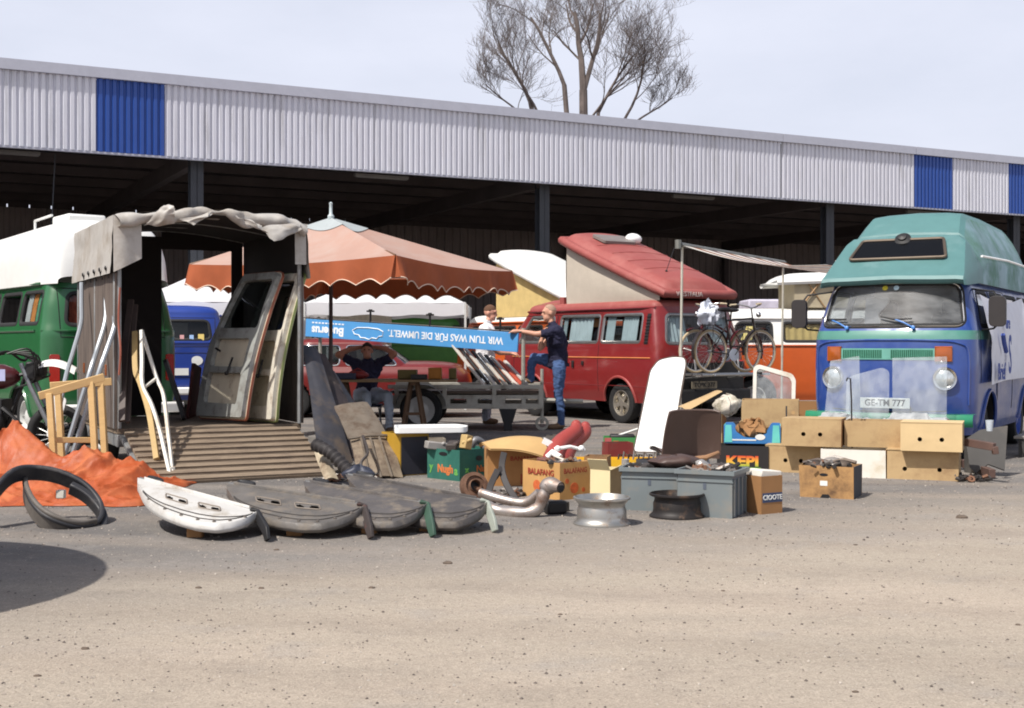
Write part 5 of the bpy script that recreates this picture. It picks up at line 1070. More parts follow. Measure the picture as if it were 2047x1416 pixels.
# ================================================================ people
def person(label, parts_, mats, extra=None, head=None, hair=None, look=0, tilt=0, skin=(196, 148, 124)):
    """parts_: list of (material key, [(point, radius), ...]) limb chains; fused into one continuous skin"""
    sk = M('skin_%d' % skin[0], skin, .55, var=.06, scale=20); mats = dict(mats); mats['skin'] = sk; keys = list(mats)
    m = MB(); segs = []
    for k, ch in parts_:
        P = [Vector(p) for p, _ in ch]; rr = [r for _, r in ch]
        for a, b, ra, rb in zip(P, P[1:], rr, rr[1:]):
            n = 5; m.tube([a.lerp(b, i/n) for i in range(n+1)], [ra+(rb-ra)*i/n for i in range(n+1)], 12); segs.append((k, a, b, (ra+rb)/2))
        for p, r in zip(P, rr): m.ball(p, r*.99, 12, 8)
    hc, hr = head; HM = Tm(Vector(hc)) @ Rm(look, 'Z') @ Rm(tilt, 'X')          # face looks along local -y
    s = hr/.115
    def hb(c, r): m.ball((0, 0, 0), 1, 14, 10, Mx=HM @ Tm(c[0]*s, c[1]*s, c[2]*s) @ Matrix.Diagonal((r[0]*s, r[1]*s, r[2]*s, 1)))
    hb((0, .01, .02), (.078, .098, .10)); hb((0, -.03, -.06), (.058, .07, .065)); hb((0, -.07, -.085), (.035, .03, .03)); hb((0, -.10, -.015), (.014, .022, .026)); hb((0, -.082, .035), (.05, .02, .016))
    hb((.08, .01, -.01), (.012, .025, .034)); hb((-.08, .01, -.01), (.012, .025, .034)); hb((0, -.088, -.058), (.026, .012, .012))
    segs.append(('skin', Vector(hc)+Vector((0, 0, -.06*s)), Vector(hc)+Vector((0, 0, .06*s)), .09*s))
    me = m.mesh('body', [sk]); o = bpy.data.objects.new('person', me); COL.objects.link(o)
    md = o.modifiers.new('r', 'REMESH'); md.mode = 'VOXEL'; md.voxel_size = .011
    sm = o.modifiers.new('s', 'SMOOTH'); sm.factor = .5; sm.iterations = 5
    dg = bpy.context.evaluated_depsgraph_get(); ne = bpy.data.meshes.new_from_object(o.evaluated_get(dg)); o.modifiers.clear(); o.data = ne
    ne.materials.clear()
    for k in keys: ne.materials.append(mats[k])
    for f in ne.polygons:
        c = f.center; best = None
        for k, a, b, r in segs:
            d = b-a; L2 = d.length_squared; t = max(0, min(1, (c-a).dot(d)/L2)) if L2 > 1e-9 else 0
            q = (c-(a+d*t)).length-r
            if best is None or q < best[0]: best = (q, k)
        f.material_index = keys.index(best[1]); f.use_smooth = True
    nv = [v.normal.copy() for v in ne.vertices]; cloth_v = set()
    for f in ne.polygons:
        if keys[f.material_index] not in ('skin', 'shoe'): cloth_v.update(f.vertices)
    for i in cloth_v:
        v = ne.vertices[i]; c = v.co; q = Vector((c.x*9, c.y*9, c.z*16)); v.co = c+nv[i]*(.016*noise.noise(q+Vector((0, 0, 4*noise.noise(c*5))))+.007*noise.noise(q*2.3))
    tag(o, label, 'person')
    for sx in (-1, 1):
        e = MB(); e.ball((0, 0, 0), 1, 8, 6, Mx=HM @ Tm(sx*.032*s, -.083*s, .012*s) @ Matrix.Diagonal((.013*s, .008*s, .008*s, 1))); obj('eye', e, M('eye', (60, 48, 42), .2), o)
    if hair:
        e = MB(); z0, zf, hm = hair[:3]
        def hf(u, v):
            a = 6.283*u; t = v*1.75; q = Vector((math.cos(a)*math.sin(t), math.sin(a)*math.sin(t), math.cos(t))); front = max(0, -q.y)
            lim = zf*front+z0*(1-front)+.16*noise.noise(Vector((q.x*3, q.y*3, 2))); q2 = q.copy()
            if q2.z < lim: h_ = math.sqrt(max(1e-6, q.x**2+q.y**2)); k = math.sqrt(max(0, 1-lim*lim))/h_; q2 = Vector((q.x*k, q.y*k, lim))
            k = hair[3]+.02*noise.noise(q*9); return HM @ Vector((q2.x*.078*k*s, (q2.y*.098*k+.012)*s, (q2.z*.10*k+.02)*s))
        e.grid(hf, 24, 12, cu=True); obj('hair', e, hm, o, smooth=70)
    return o
def hand(p, d, up, k='skin', curl=.4):
    """a palm with four fingers and a thumb leaving the side"""
    p = Vector(p); d = Vector(d).normalized(); up = Vector(up); sd = d.cross(up).normalized(); up = sd.cross(d); out = [(k, [(p, .03), (p+d*.07, .034)])]
    for i, L_ in enumerate((.07, .08, .075, .06)):
        b = p+d*.08+sd*(.03-.02*i); out.append((k, [(b, .0105), (b+d*L_*.5-up*L_*.15*curl, .010), (b+d*L_*.85-up*L_*.7*curl, .009)]))
    out.append((k, [(p+d*.03+sd*.03, .013), (p+d*.06+sd*.055-up*.01, .011), (p+d*.09+sd*.055-up*.02, .010)])); return out
jeans = M('jeans', (66, 90, 132), .9, var=.10, scale=5, dirt=(92, 114, 150), damt=.15, dscale=4, bump=.3, bscale=25); navy = M('navy_shirt', (30, 30, 56), .9, var=.12, bump=.25, bscale=12); shoe = M('tan_shoe', (120, 96, 72), .8); wshirt = M('white_shirt', (224, 222, 224), .9, var=.04, bump=.3, bscale=12); lightj = M('pale_trousers', (176, 186, 200), .9, var=.06); belt = M('belt', (40, 34, 30), .6)
Y = 18.6
bm_ = person('bald man in navy shirt and jeans with one foot up on the flatbed trailer', [
    ('jeans', [((.68, Y, 1.0), .125), ((.70, Y-.07, .90), .105), ((.70, Y-.06, .72), .088), ((.69, Y-.05, .50), .064), ((.72, Y-.04, .34), .062), ((.73, Y-.03, .10), .055)]),
    ('shoe', [((.74, Y-.02, .055), .05), ((.64, Y-.05, .04), .045), ((.55, Y-.07, .035), .035)]),
    ('jeans', [((.66, Y+.1, .98), .11), ((.50, Y+.12, 1.03), .098), ((.33, Y+.12, 1.06), .074), ((.28, Y+.12, .92), .064), ((.29, Y+.12, .74), .056)]),
    ('shoe', [((.30, Y+.12, .72), .048), ((.22, Y+.11, .715), .043), ((.13, Y+.10, .71), .034)]),
    ('navy', [((.685, Y+.03, 1.0), .145), ((.68, Y+.02, 1.12), .15), ((.67, Y+.02, 1.28), .16), ((.64, Y+.02, 1.42), .15), ((.62, Y+.02, 1.50), .09)]),
    ('navy', [((.67, Y-.13, 1.30), .10), ((.66, Y-.17, 1.46), .085)]), ('navy', [((.67, Y+.17, 1.30), .10), ((.64, Y+.2, 1.46), .08)]),
    ('skin', [((.61, Y+.02, 1.52), .058), ((.585, Y+.02, 1.60), .055)]),
    ('navy', [((.65, Y-.19, 1.47), .075), ((.56, Y-.2, 1.43), .066), ((.47, Y-.2, 1.42), .060)]), ('skin', [((.47, Y-.2, 1.42), .046), ((.35, Y-.19, 1.41), .042), ((.2, Y-.17, 1.44), .034), ((.10, Y-.15, 1.455), .027)]),
    ('navy', [((.64, Y+.2, 1.46), .072), ((.55, Y+.1, 1.34), .062)]), ('skin', [((.55, Y+.1, 1.34), .045), ((.42, Y-.02, 1.20), .043), ((.43, Y-.06, 1.29), .036), ((.45, Y-.06, 1.36), .028)]),
]+hand((.09, Y-.15, 1.455), (-1, .05, -.1), (0, 0, 1))+hand((.45, Y-.06, 1.37), (.15, .1, 1), (-1, 0, 0), curl=.9), {'jeans': jeans, 'navy': navy, 'shoe': shoe}, head=((.555, Y+.02, 1.73), .118), look=-82, tilt=8, hair=(.05, .97, M('hair_grey', (168, 138, 118), .9), 1.012), skin=(200, 150, 126))
m = MB(); m.grid(lambda u, v: Vector((.69, Y+.03, 0))+Vector((.165*math.cos(6.283*u), .165*math.sin(6.283*u), .93+.05*v)), 20, 3, cu=True); o = obj('shirt_hem', m, navy, bm_)
X, Y = -.42, 19.75
wm = person('man in white shirt looking to the side behind the blue board', [
    ('trousers', [((X, Y-.08, .98), .12), ((X+.03, Y-.1, .72), .09), ((X+.02, Y-.1, .5), .066), ((X, Y-.1, .1), .055)]), ('trousers', [((X, Y+.08, .98), .12), ((X+.06, Y+.1, .72), .09), ((X+.08, Y+.1, .5), .066), ((X+.02, Y+.1, .1), .055)]),
    ('shoe', [((X, Y-.1, .055), .05), ((X+.15, Y-.1, .04), .038)]), ('shoe', [((X+.02, Y+.1, .055), .05), ((X+.17, Y+.1, .04), .038)]),
    ('shirt', [((X, Y, 1.0), .15), ((X, Y, 1.15), .155), ((X, Y, 1.32), .17), ((X+.02, Y, 1.45), .15), ((X+.03, Y, 1.54), .08)]), ('shirt', [((X, Y-.12, 1.32), .10), ((X+.01, Y-.18, 1.48), .085)]), ('shirt', [((X, Y+.12, 1.32), .10), ((X+.01, Y+.18, 1.48), .085)]),
    ('skin', [((X+.03, Y, 1.55), .058), ((X+.05, Y, 1.64), .055)]),
    ('shirt', [((X+.01, Y-.2, 1.48), .078), ((X+.04, Y-.25, 1.34), .068), ((X+.08, Y-.26, 1.24), .062)]), ('skin', [((X+.08, Y-.26, 1.24), .045), ((X+.22, Y-.2, 1.13), .042), ((X+.40, Y-.14, 1.12), .030)]),
    ('shirt', [((X+.01, Y+.2, 1.48), .078), ((X+.05, Y+.26, 1.30), .064)]), ('skin', [((X+.05, Y+.26, 1.30), .045), ((X+.15, Y+.2, 1.15), .042), ((X+.34, Y+.1, 1.13), .030)]),
]+hand((X+.41, Y-.14, 1.12), (1, 0, -.2), (0, 0, 1), curl=.9)+hand((X+.35, Y+.1, 1.13), (1, 0, -.2), (0, 0, 1), curl=.9), {'shirt': wshirt, 'trousers': lightj, 'shoe': shoe}, head=((X+.08, Y, 1.76), .118), look=72, tilt=12, hair=(.0, .55, M('hair_brown', (92, 64, 46), .9), 1.04), skin=(206, 150, 128))
X, Y = -2.10, 18.1
sm_ = person('seated man in navy shirt with his hands clasped behind his head', [
    ('jeans', [((X-.08, Y, .52), .13), ((X-.02, Y-.25, .53), .095), ((X+.05, Y-.46, .53), .07), ((X+.06, Y-.46, .3), .06), ((X+.05, Y-.44, .1), .052)]), ('jeans', [((X+.08, Y, .52), .13), ((X+.22, Y-.22, .53), .095), ((X+.34, Y-.40, .53), .07), ((X+.36, Y-.40, .3), .06), ((X+.36, Y-.38, .1), .052)]),
    ('shoe', [((X+.05, Y-.44, .055), .048), ((X+.07, Y-.6, .04), .036)]), ('shoe', [((X+.36, Y-.38, .055), .048), ((X+.42, Y-.52, .04), .036)]),
    ('navy', [((X, Y, .56), .15), ((X, Y+.03, .72), .155), ((X, Y+.06, .88), .165), ((X, Y+.07, .98), .10)]), ('navy', [((X-.1, Y+.06, .86), .1), ((X-.17, Y+.06, .98), .085)]), ('navy', [((X+.1, Y+.06, .86), .1), ((X+.17, Y+.06, .98), .085)]),
    ('skin', [((X, Y+.06, 1.0), .058), ((X, Y+.03, 1.08), .055)]),
    ('navy', [((X-.19, Y+.06, .99), .075), ((X-.30, Y+.02, 1.05), .066)]), ('skin', [((X-.30, Y+.02, 1.05), .05), ((X-.42, Y, 1.11), .046), ((X-.25, Y+.08, 1.19), .04), ((X-.1, Y+.15, 1.22), .03)]),
    ('navy', [((X+.19, Y+.06, .99), .075), ((X+.30, Y+.02, 1.05), .066)]), ('skin', [((X+.30, Y+.02, 1.05), .05), ((X+.40, Y, 1.12), .046), ((X+.25, Y+.08, 1.20), .04), ((X+.1, Y+.15, 1.22), .03)]),
]+hand((X-.09, Y+.15, 1.22), (1, .1, .1), (0, 0, 1))+hand((X+.09, Y+.15, 1.22), (-1, .1, .1), (0, 0, 1)), {'navy': navy, 'jeans': lightj, 'shoe': shoe}, head=((X, Y+.02, 1.17), .112), look=4, tilt=0, hair=(-.1, .5, M('hair_dark', (40, 32, 30), .9), 1.05), skin=(168, 116, 94))
st = thing('folding_stool', 'folding stool under the seated man', 'stool', (X, Y+.05, 0)); m = MB(); m.box((0, 0, .375), (.42, .4, .03)); obj('seat', m, navy, st, bevel=.01)
for sx in (-.18, .18):
    for sy in (-.16, .16): m = MB(); m.tube([(sx, sy, .37), (sx*1.1, -sy*1.1, 0)], .012, 6); obj('leg', m, alu, st)

# ================================================================ goods laid out on the gravel
def ray_plane(px, py, o, n):
    d = Vector(((px-CX)/FPX, 1, (HY-py)/FPX)); c = Vector((0, 0, CAMH)); return c+d*((Vector(o)-c).dot(n)/d.dot(n))
def slabpx(pts, o, n, th, holes=(), rnd=0, seg=4):
    """a flat sheet of real thickness standing in the plane (o, n); outline given as the places its corners are seen"""
    n = Vector(n).normalized(); xa = Vector((0, 0, 1)).cross(n).normalized(); F = frm(o, xa, n.cross(xa)); I = F.inverted(); m = MB()
    def loc(p): q = I @ ray_plane(p[0], p[1], o, n); return Vector((q.x, q.y))
    ol = [loc(p) for p in pts]; ol = roundpoly(ol, rnd, seg) if rnd else ol
    hs = [roundpoly([loc(p) for p in h], rnd*.8, seg) if rnd else [loc(p) for p in h] for h in holes]
    m.plate(ol, th, hs, Mx=F); return m, F, ol
card = M('cardboard', (180, 153, 112), .85, var=.09, scale=3, dirt=(150, 122, 88), damt=.35, dscale=3); cardw = M('cardboard_white', (220, 216, 206), .8, var=.05, dirt=(196, 184, 160), damt=.2); cardb = M('cardboard_brown', (150, 110, 70), .85, var=.08); card_shade = M('cardboard_shade', (58, 60, 66), .8, var=.15); cardg = M('box_green', (36, 96, 84), .7, var=.1, dirt=(52, 108, 92), damt=.3); cardk = M('box_black', (34, 30, 30), .6, var=.15)
def carton(name, label, cat, o, w, dp, h, rz, mats, holes=None, z0=0, flaps=0, lid=False, group=None, inside=None, tilt=0, tape=False):
    """open carton: bottom and four walls of real thickness; mats = front(and left), right side (mostly darker, in place of its shade); origin at the nearest corner"""
    t = thing(name, label, cat, (o.x, o.y, z0), rz, group); th = .007; fm, sm = mats if isinstance(mats, (tuple, list)) else (mats, mats)
    m = MB(); m.box((w/2, dp/2, th/2+.001), (w-2*th, dp-2*th, th)); obj('bottom', m, fm, t)
    hh = [circ(a*w, b*h, .021, 12) for a, b in (holes or [])]
    m = MB(); m.plate([(0, 0), (w, 0), (w, h), (0, h)], th, hh, Mx=Tm(0, th, 0) @ Rm(90, 'X')); obj('front_wall', m, fm, t)
    m = MB(); m.plate([(0, 0), (w, 0), (w, h), (0, h)], th, Mx=Tm(0, dp, 0) @ Rm(90, 'X')); obj('back_wall', m, fm, t)
    m = MB(); m.box((th/2, dp/2, h/2), (th, dp-2*th-.001, h-.001)); obj('end_wall', m, fm, t)
    m = MB(); m.box((w-th/2, dp/2, h/2), (th, dp-2*th-.001, h-.001)); obj('end_wall', m, sm, t)
    for ch_ in t.children:
        me_ = ch_.data
        for v_ in me_.vertices: v_.co += Vector((noise.noise(v_.co*3+Vector((o.x*9, 0, 0))), noise.noise(v_.co*3+Vector((0, o.y*9, 4))), 0))*.010
    if w > .4 and tape: m = MB(); m.box((w*.5, -.0012+.004*noise.noise(Vector((o.x*9, 0, 0))), h*.5), (.048, .002, h*.98)); obj('tape', m, M('tape', (168, 132, 86), .35), t)
    if lid: m = MB(); m.box((w/2, dp/2, h+.004), (w+.004, dp+.004, .008)); obj('lid', m, fm, t)
    for i in range(flaps):
        a = (35, 65, 20, 80)[i]; m = MB()
        if i == 0: m.box((w/2, 0, h*.2), (w-.01, .005, h*.4), Tm(0, .003, h) @ Rm(a, 'X'))
        elif i == 1: m.box((0, dp/2, h*.2), (.005, dp-.01, h*.4), Tm(w-.003, 0, h) @ Rm(a, 'Y'))
        elif i == 2: m.box((w/2, 0, h*.2), (w-.01, .005, h*.4), Tm(0, dp-.003, h) @ Rm(-a, 'X'))
        else: m.box((0, dp/2, h*.2), (.005, dp-.01, h*.4), Tm(.003, 0, h) @ Rm(-a, 'Y'))
        obj('flap', m, fm, t)
    return t
def gz(px, py, z=0): d = (CAMH-z)*FPX/(py-HY); return Vector(((px-CX)/FPX*d, d, z))
H2 = [(.36, .45), (.64, .45)]; RZ = -22; G = 'banana boxes in two rows before the blue bus'
carton('banana_box', 'tan cardboard box with two hand holes, left end of the lower row', 'box', gz(1530, 943), .54, .38, .26, RZ, card, H2, group=G, lid=True); carton('banana_box', 'plain white cardboard box in the middle of the lower row', 'box', gz(1640, 952), .60, .38, .26, RZ, (cardw, cardb), group=G); carton('banana_box', 'tan cardboard box with two hand holes, right end of the lower row', 'box', gz(1772, 957), .64, .38, .27, RZ, (card, card), [(.25, .36), (.74, .36)], group=G, lid=True)
Z2 = .275
carton('banana_box', 'tan cardboard box with two hand holes, left end of the upper row', 'box', gz(1563, 891, Z2), .56, .38, .26, RZ, (card, cardb), H2, z0=Z2, group=G, lid=True); carton('banana_box', 'tan cardboard box with plain front in the middle of the upper row', 'box', gz(1688, 893, Z2), .54, .38, .25, RZ, (card, cardb), z0=Z2, group=G); carton('banana_box', 'pale tan cardboard box with two hand holes, right end of the upper row', 'box', gz(1800, 901, Z2), .54, .38, .26, RZ, (M('cardboard_pale', (204, 178, 134), .85, var=.05), card), [(.32, .42), (.68, .42)], z0=Z2, group=G, lid=True)
fc = carton('parts_box', 'stained cardboard box with a shade-coloured end standing alone on the sand', 'box', gz(1598, 993), .44, .34, .26, -27, (M('cardboard_stained', (176, 136, 88), .85, var=.12, dirt=(104, 78, 54), damt=.45, dscale=6), card_shade))  # dark end wall stands in for the shaded right face
m = MB(); m.plate(roundpoly([(.17, .07), (.23, .07), (.23, .11), (.17, .11)], .005), .002, Mx=Tm(0, -.001, .03) @ Rm(90, 'X')); obj('paper_label', m, platew, fc)
m = MB(); m.plate(circ(.2, .19, .035, 12, .012), .003, Mx=Rm(90, 'X')); m.plate([(.17, 0), (.26, 0), (.24, .03), (.19, .03)], .003, Mx=Rm(90, 'X')); obj('hand_slot', m, inkblack, fc)
for i, (x, y, z, c) in enumerate(((.1, .12, .25, (70, 60, 54)), (.22, .2, .27, (150, 144, 138)), (.32, .1, .26, (96, 84, 74)))):
    m = MB(); m.ball((x, y, z), (.09, .07, .05)); m.tube([(x-.1, y, z+.02), (x+.02, y+.02, z+.05), (x+.12, y, z+.03)], .016, 6); obj('scrap_part', m, M('scrap_%d' % c[0], c, .6, .4, var=.2), fc)
# KEPI box and blue tray
kb_ = carton('fruit_box', 'black fruit box with KEPI in fading orange and green letters', 'box', gz(1434, 941), .50, .36, .25, -14, cardk)
mg = bpy.data.materials.new('kepi_print'); mg.use_nodes = True; nn_ = mg.node_tree; rp_ = nn_.nodes.new('ShaderNodeValToRGB'); tx = nn_.nodes.new('ShaderNodeTexCoord'); sxx = nn_.nodes.new('ShaderNodeSeparateXYZ'); mr_ = nn_.nodes.new('ShaderNodeMapRange'); mr_.inputs['From Min'].default_value = .04; mr_.inputs['From Max'].default_value = .15
nn_.links.new(tx.outputs['Object'], sxx.inputs[0]); nn_.links.new(sxx.outputs['Z'], mr_.inputs['Value']); nn_.links.new(mr_.outputs[0], rp_.inputs[0]); nn_.links.new(rp_.outputs[0], nn_.nodes['Principled BSDF'].inputs['Base Color'])
rp_.color_ramp.elements[0].color = rgb(130, 176, 60); rp_.color_ramp.elements[1].color = rgb(206, 70, 36); e_ = rp_.color_ramp.elements.new(.5); e_.color = rgb(226, 170, 60); nn_.nodes['Principled BSDF'].inputs['Roughness'].default_value = .7
text('KEPI', .135, mg, kb_, Tm(.245, -.002, .095) @ Rm(90, 'X'), off=.006, sx=1.25); m = MB(); m.box((.245, -.0025, .035), (.36, .002, .008)); obj('green_line', m, M('line_green', (110, 160, 70), .7), kb_)
bt_ = thing('fruit_tray', 'blue and turquoise fruit tray with low curved front on the KEPI box', 'tray', gz(1447, 886, .26), -12); bmt = M('tray_blue', (50, 116, 178), .7, var=.1); tqm = M('tray_turquoise', (96, 190, 186), .7, var=.1)
fo = [(0, 0), (.56, 0), (.56, .19), (.47, .19), (.42, .10), (.30, .055), (.2, .065), (.12, .12), (.09, .19), (0, .19)]
for y, nm in ((0, 'front_wall'), (.36, 'back_wall')): m = MB(); m.plate(roundpoly(fo, .02), .006, Mx=Tm(0, y, 0) @ Rm(90, 'X')); obj(nm, m, bmt, bt_)
for x in (.003, .557): m = MB(); m.box((x, .178, .09), (.006, .35, .18)); obj('end_wall', m, tqm, bt_)
m = MB(); m.box((.28, .178, .006), (.55, .34, .008)); obj('bottom', m, bmt, bt_)
for x in (.045, .515): m = MB(); m.plate([(x-.04, .01), (x+.04, .01), (x+.03, .185), (x-.03, .185)], .003, Mx=Tm(0, -.0065, 0) @ Rm(90, 'X')); obj('printed_corner', m, tqm, bt_)
m = MB(); m.plate(circ(.36, .065, .05, 14, .03), .003, Mx=Tm(0, -.0066, 0) @ Rm(90, 'X')); m.box((.2, -.008, .035), (.24, .003, .014)); obj('white_print', m, platew, bt_)
m = MB(); m.grid(lambda u, v: Vector((.28+.14*math.cos(6.28*u)*math.sin(3.14*v), .18+.1*math.sin(6.28*u)*math.sin(3.14*v), .12-.1*math.cos(3.14*v)))*1.0+crumple(Vector((2*math.cos(6.28*u), 2*math.sin(6.28*u), 3*v)), .07, 1.4, 4), 24, 14, cu=True); obj('brown_paper', m, cardb, bt_, smooth=40)
carton('plain_box', 'grey-lined low box wedged behind the KEPI letters', 'box', gz(1470, 902, .1), .42, .2, .2, -14, (M('box_grey', (96, 92, 90), .8), cardk), z0=.1)
# cartons further back
carton('tall_carton', 'tall tan carton with open flap behind the brown chair', 'box', gz(1395, 905), .28, .3, .47, -20, (card, cardb)); 
o_ = gz(1376, 832, .45); m = MB(); m.grid(lambda u, v: Vector((o_.x+.42*u-.1*v, o_.y+.1+.1*u, .50+.0*u+.22*u*(1-.3*v)+.03*math.sin(3*v)))+Vector((0, .30*v, .02*v)), 8, 6); tag(obj('carton_flap', m, card, smooth=60), 'big tan cardboard sheet lying askew on the tall carton', 'cardboard')
m = MB(); c_ = at(1455, 810, 13.3); m.grid(lambda u, v: c_+Vector((.15*math.cos(6.283*u)*math.sin(math.pi*v), .12*math.sin(6.283*u)*math.sin(math.pi*v), -.10*math.cos(math.pi*v)))+crumple(Vector((2*math.cos(6.28*u), 2*math.sin(6.28*u), 3*v)), .05, 1.2, 2), 26, 16, cu=True); tag(obj('cloth_bundle', m, M('cloth_pale', (206, 198, 184), .9, dirt=(96, 90, 66), damt=.4, dscale=6), smooth=70), 'crumpled pale cloth bundle on top of the cartons', 'cloth')
carton('back_carton', 'wide tan carton behind the white window', 'box', gz(1478, 905), .62, .4, .36, -14, (card, cardb)); carton('back_carton', 'upper tan carton stacked behind the white window', 'box', gz(1482, 848, .37), .62, .4, .27, -14, (card, card), [(.9, .5)], z0=.37); carton('back_carton', 'tan carton with a dark hole beside the blue bus wheel', 'box', gz(1585, 893), .3, .3, .55, -14, (cardb, cardb), [(.3, .7), (.28, .35)])
# crates
def crate(label, o, w, dp, h, rz):
    t = thing('grey_crate', label, 'crate', o, rz, 'grey plastic crates'); cm = M('crate_grey', (112, 120, 122), .5, var=.07, scale=3, dirt=(130, 126, 118), damt=.25, dscale=4); cd = M('crate_end', (84, 92, 104), .5, var=.07); th = .008
    m = MB(); m.box((w/2, dp/2, .006), (w-.03, dp-.03, .01)); obj('bottom', m, cm, t)
    for y in (.012, dp-.012-th):
        m = MB(); m.box((w/2, y+th/2, h/2), (w-.02, th, h)); s_ = obj('side_wall', m, cm, t); yy = y-.004 if y < dp/2 else y+th+.004
        m = MB(); m.box((w/2, yy, h*.80), (w-.005, .009, .008)); obj('rib', m, cm, s_)
        m = MB(); m.plate(roundpoly([(w*.5-.012, h*.62), (w*.5+.012, h*.62), (w*.5+.012, h*.78), (w*.5-.012, h*.78)], .008), .004, Mx=Tm(0, y+.001, 0) @ Rm(90, 'X')); obj('latch', m, cd, s_)
    for x in (.012, w-.012-th):
        m = MB(); m.box((x+th/2, dp/2, h/2), (th, dp-.04, h-.002)); s_ = obj('end_wall', m, cd, t)
        for k in range(4):
            m = MB(); m.box((x+(th+.006 if x > .1 else -.006), .05+(dp-.1)*k/3, h*.45), (.012, .03, h*.82)); obj('rib', m, cm, s_)
    m = MB(); m.strap([(0, 0, h), (w, 0, h), (w, dp, h), (0, dp, h)], .03, .03, closed=True); obj('crate_rim', m, cm, t)
    return t
crate('grey plastic crate behind the black wheel rim, farther from the carton', gz(1240, 1020), .44, .36, .31, -16); crate('grey plastic crate with ribbed dark end, beside the lettered carton', gz(1351, 1031), .43, .40, .325, -26)
def lump(nm, lb, cat, px, py, d, r, mat, seed, amp=.25):
    c = at(px, py, d); m = MB(); m.grid(lambda u, v: c+Vector((r[0]*math.cos(6.283*u)*math.sin(math.pi*v), r[1]*math.sin(6.283*u)*math.sin(math.pi*v), -r[2]*math.cos(math.pi*v)))*(1+amp*noise.noise(Vector((1.6*math.cos(6.28*u), 1.6*math.sin(6.28*u), 2.5*v+seed)))), 22, 12, cu=True); return tag(obj(nm, m, mat, smooth=60), lb, cat)
brownl = M('brown_leather', (76, 58, 52), .5, var=.12)
lump('brown_cap', 'brown leather cap lying on the grey crates', 'cap', 1352, 925, 9.55, (.17, .15, .06), brownl, 1, .55); lump('crumpled_can', 'pale metal can lying on the grey crate', 'can', 1403, 930, 9.45, (.06, .05, .04), M('pale_metal', (176, 172, 168), .4, .6), 4, .3)
lump('dark_fittings', 'small dark fittings heaped in the front grey crate', 'car part', 1440, 941, 9.4, (.13, .12, .05), M('fittings_dark', (70, 64, 62), .6, .3, var=.3, scale=30), 9, .5); lump('dark_fittings', 'small dark fittings heaped in the farther grey crate', 'car part', 1300, 938, 9.65, (.14, .12, .04), MATS['fittings_dark'], 3, .5)
m = MB(); m.tube([at(1378, 917, 9.6), at(1410, 916, 9.6), at(1436, 905, 9.7)], [.012, .022, .014], 8); tag(obj('wooden_hammer', m, M('handle_wood', (150, 112, 80), .6)), 'wooden tool handle lying across the grey crates', 'tool')
cx_ = carton('lettered_carton', 'small brown carton with white letters on a blue label', 'box', gz(1521, 1029), .21, .17, .28, 30, (cardb, cardb), flaps=0); m = MB(); m.box((.11, -.002, .12), (.19, .003, .07)); lb_ = obj('blue_label', m, M('label_blue', (54, 66, 96), .7), cx_); text('CIOOTE', .05, platew, lb_, Tm(.11, -.0045, .12) @ Rm(90, 'X'), off=.001)
m = MB(); m.box((.1, .1, .30), (.2, .14, .06), Rm(6, 'Y')); obj('white_pack', m, cardw, cx_, bevel=.01)
# chair
ch = thing('plastic_chair', 'brown plastic shell chair standing behind the grey crates', 'chair', (1.46, 10.62, 0), 8); bp_ = M('chair_brown', (92, 74, 67), .3, var=.06, dirt=(104, 88, 80), damt=.25, dscale=3)
def cback(u, v): x = (-.245+.49*u)*(1-.13*v**2); return Vector((x, -.16-.10*v-.11*(2*u-1)**2*(1-.3*v)-.05*v*v+.05, .30+.41*v-.012*(abs(2*u-1)**4)*v))
m = MB(); m.grid(cback, 24, 18); m.grid(lambda u, v: cback(u, v)+Vector((0, .012, 0)), 24, 18, flip=True); rim_ = [cback(0, k/12) for k in range(12)]+[cback(k/16, 1) for k in range(16)]+[cback(1, 1-k/12) for k in range(12)]; m.tube([p+Vector((0, .006, 0)) for p in rim_], .010, 6); obj('backrest', m, bp_, ch, smooth=60)
m = MB(); m.grid(lambda u, v: Vector((-.24+.48*u, -.17+.44*v, .31+.05*(2*u-1)**2+.03*math.sin(3*v))), 16, 12); m.grid(lambda u, v: Vector((-.24+.48*u, -.17+.44*v, .295+.05*(2*u-1)**2+.03*math.sin(3*v))), 16, 12, flip=True); obj('seat', m, bp_, ch, smooth=60)
for sx in (-1, 1):
    for y0_, y1_ in ((-.1, -.2), (.2, .27)): m = MB(); m.tube([(sx*.17, y0_, .32), (sx*.22, y1_, 0)], .012, 8); obj('leg', m, steelg, ch)
# wheel rims
def rim_obj(label, o, mat, inner, r=.2, h=.19):
    t = thing('steel_wheel', label, 'wheel', o); m = MB(); m.lathe([(r*.93, .004), (r, .0), (r, .012), (r*.94, .022), (r*.88, .035), (r*.86, .06), (r*.86, .10), (r*.82, .12), (r*.81, .14), (r*.87, .155), (r*.93, h-.02), (r, h-.012), (r, h), (r*.95, h+.004), (r*.9, h-.02), (r*.84, .15), (r*.78, .135), (r*.78, .12)], 48); obj('barrel', m, mat, t, smooth=50)
    m = MB(); m.plate(circ(0, 0, r*.80, 40), .008, [circ(0, 0, .035, 18)]+[circ(.11*math.cos(a), .11*math.sin(a), .018, 10) for a in [6.283*k/8 for k in range(8)]]+[circ(.062*math.cos(a), .062*math.sin(a), .008, 8) for a in [6.283*k/5 for k in range(5)]], Mx=Tm(0, 0, .125)); obj('disc', m, inner, t)
    return t
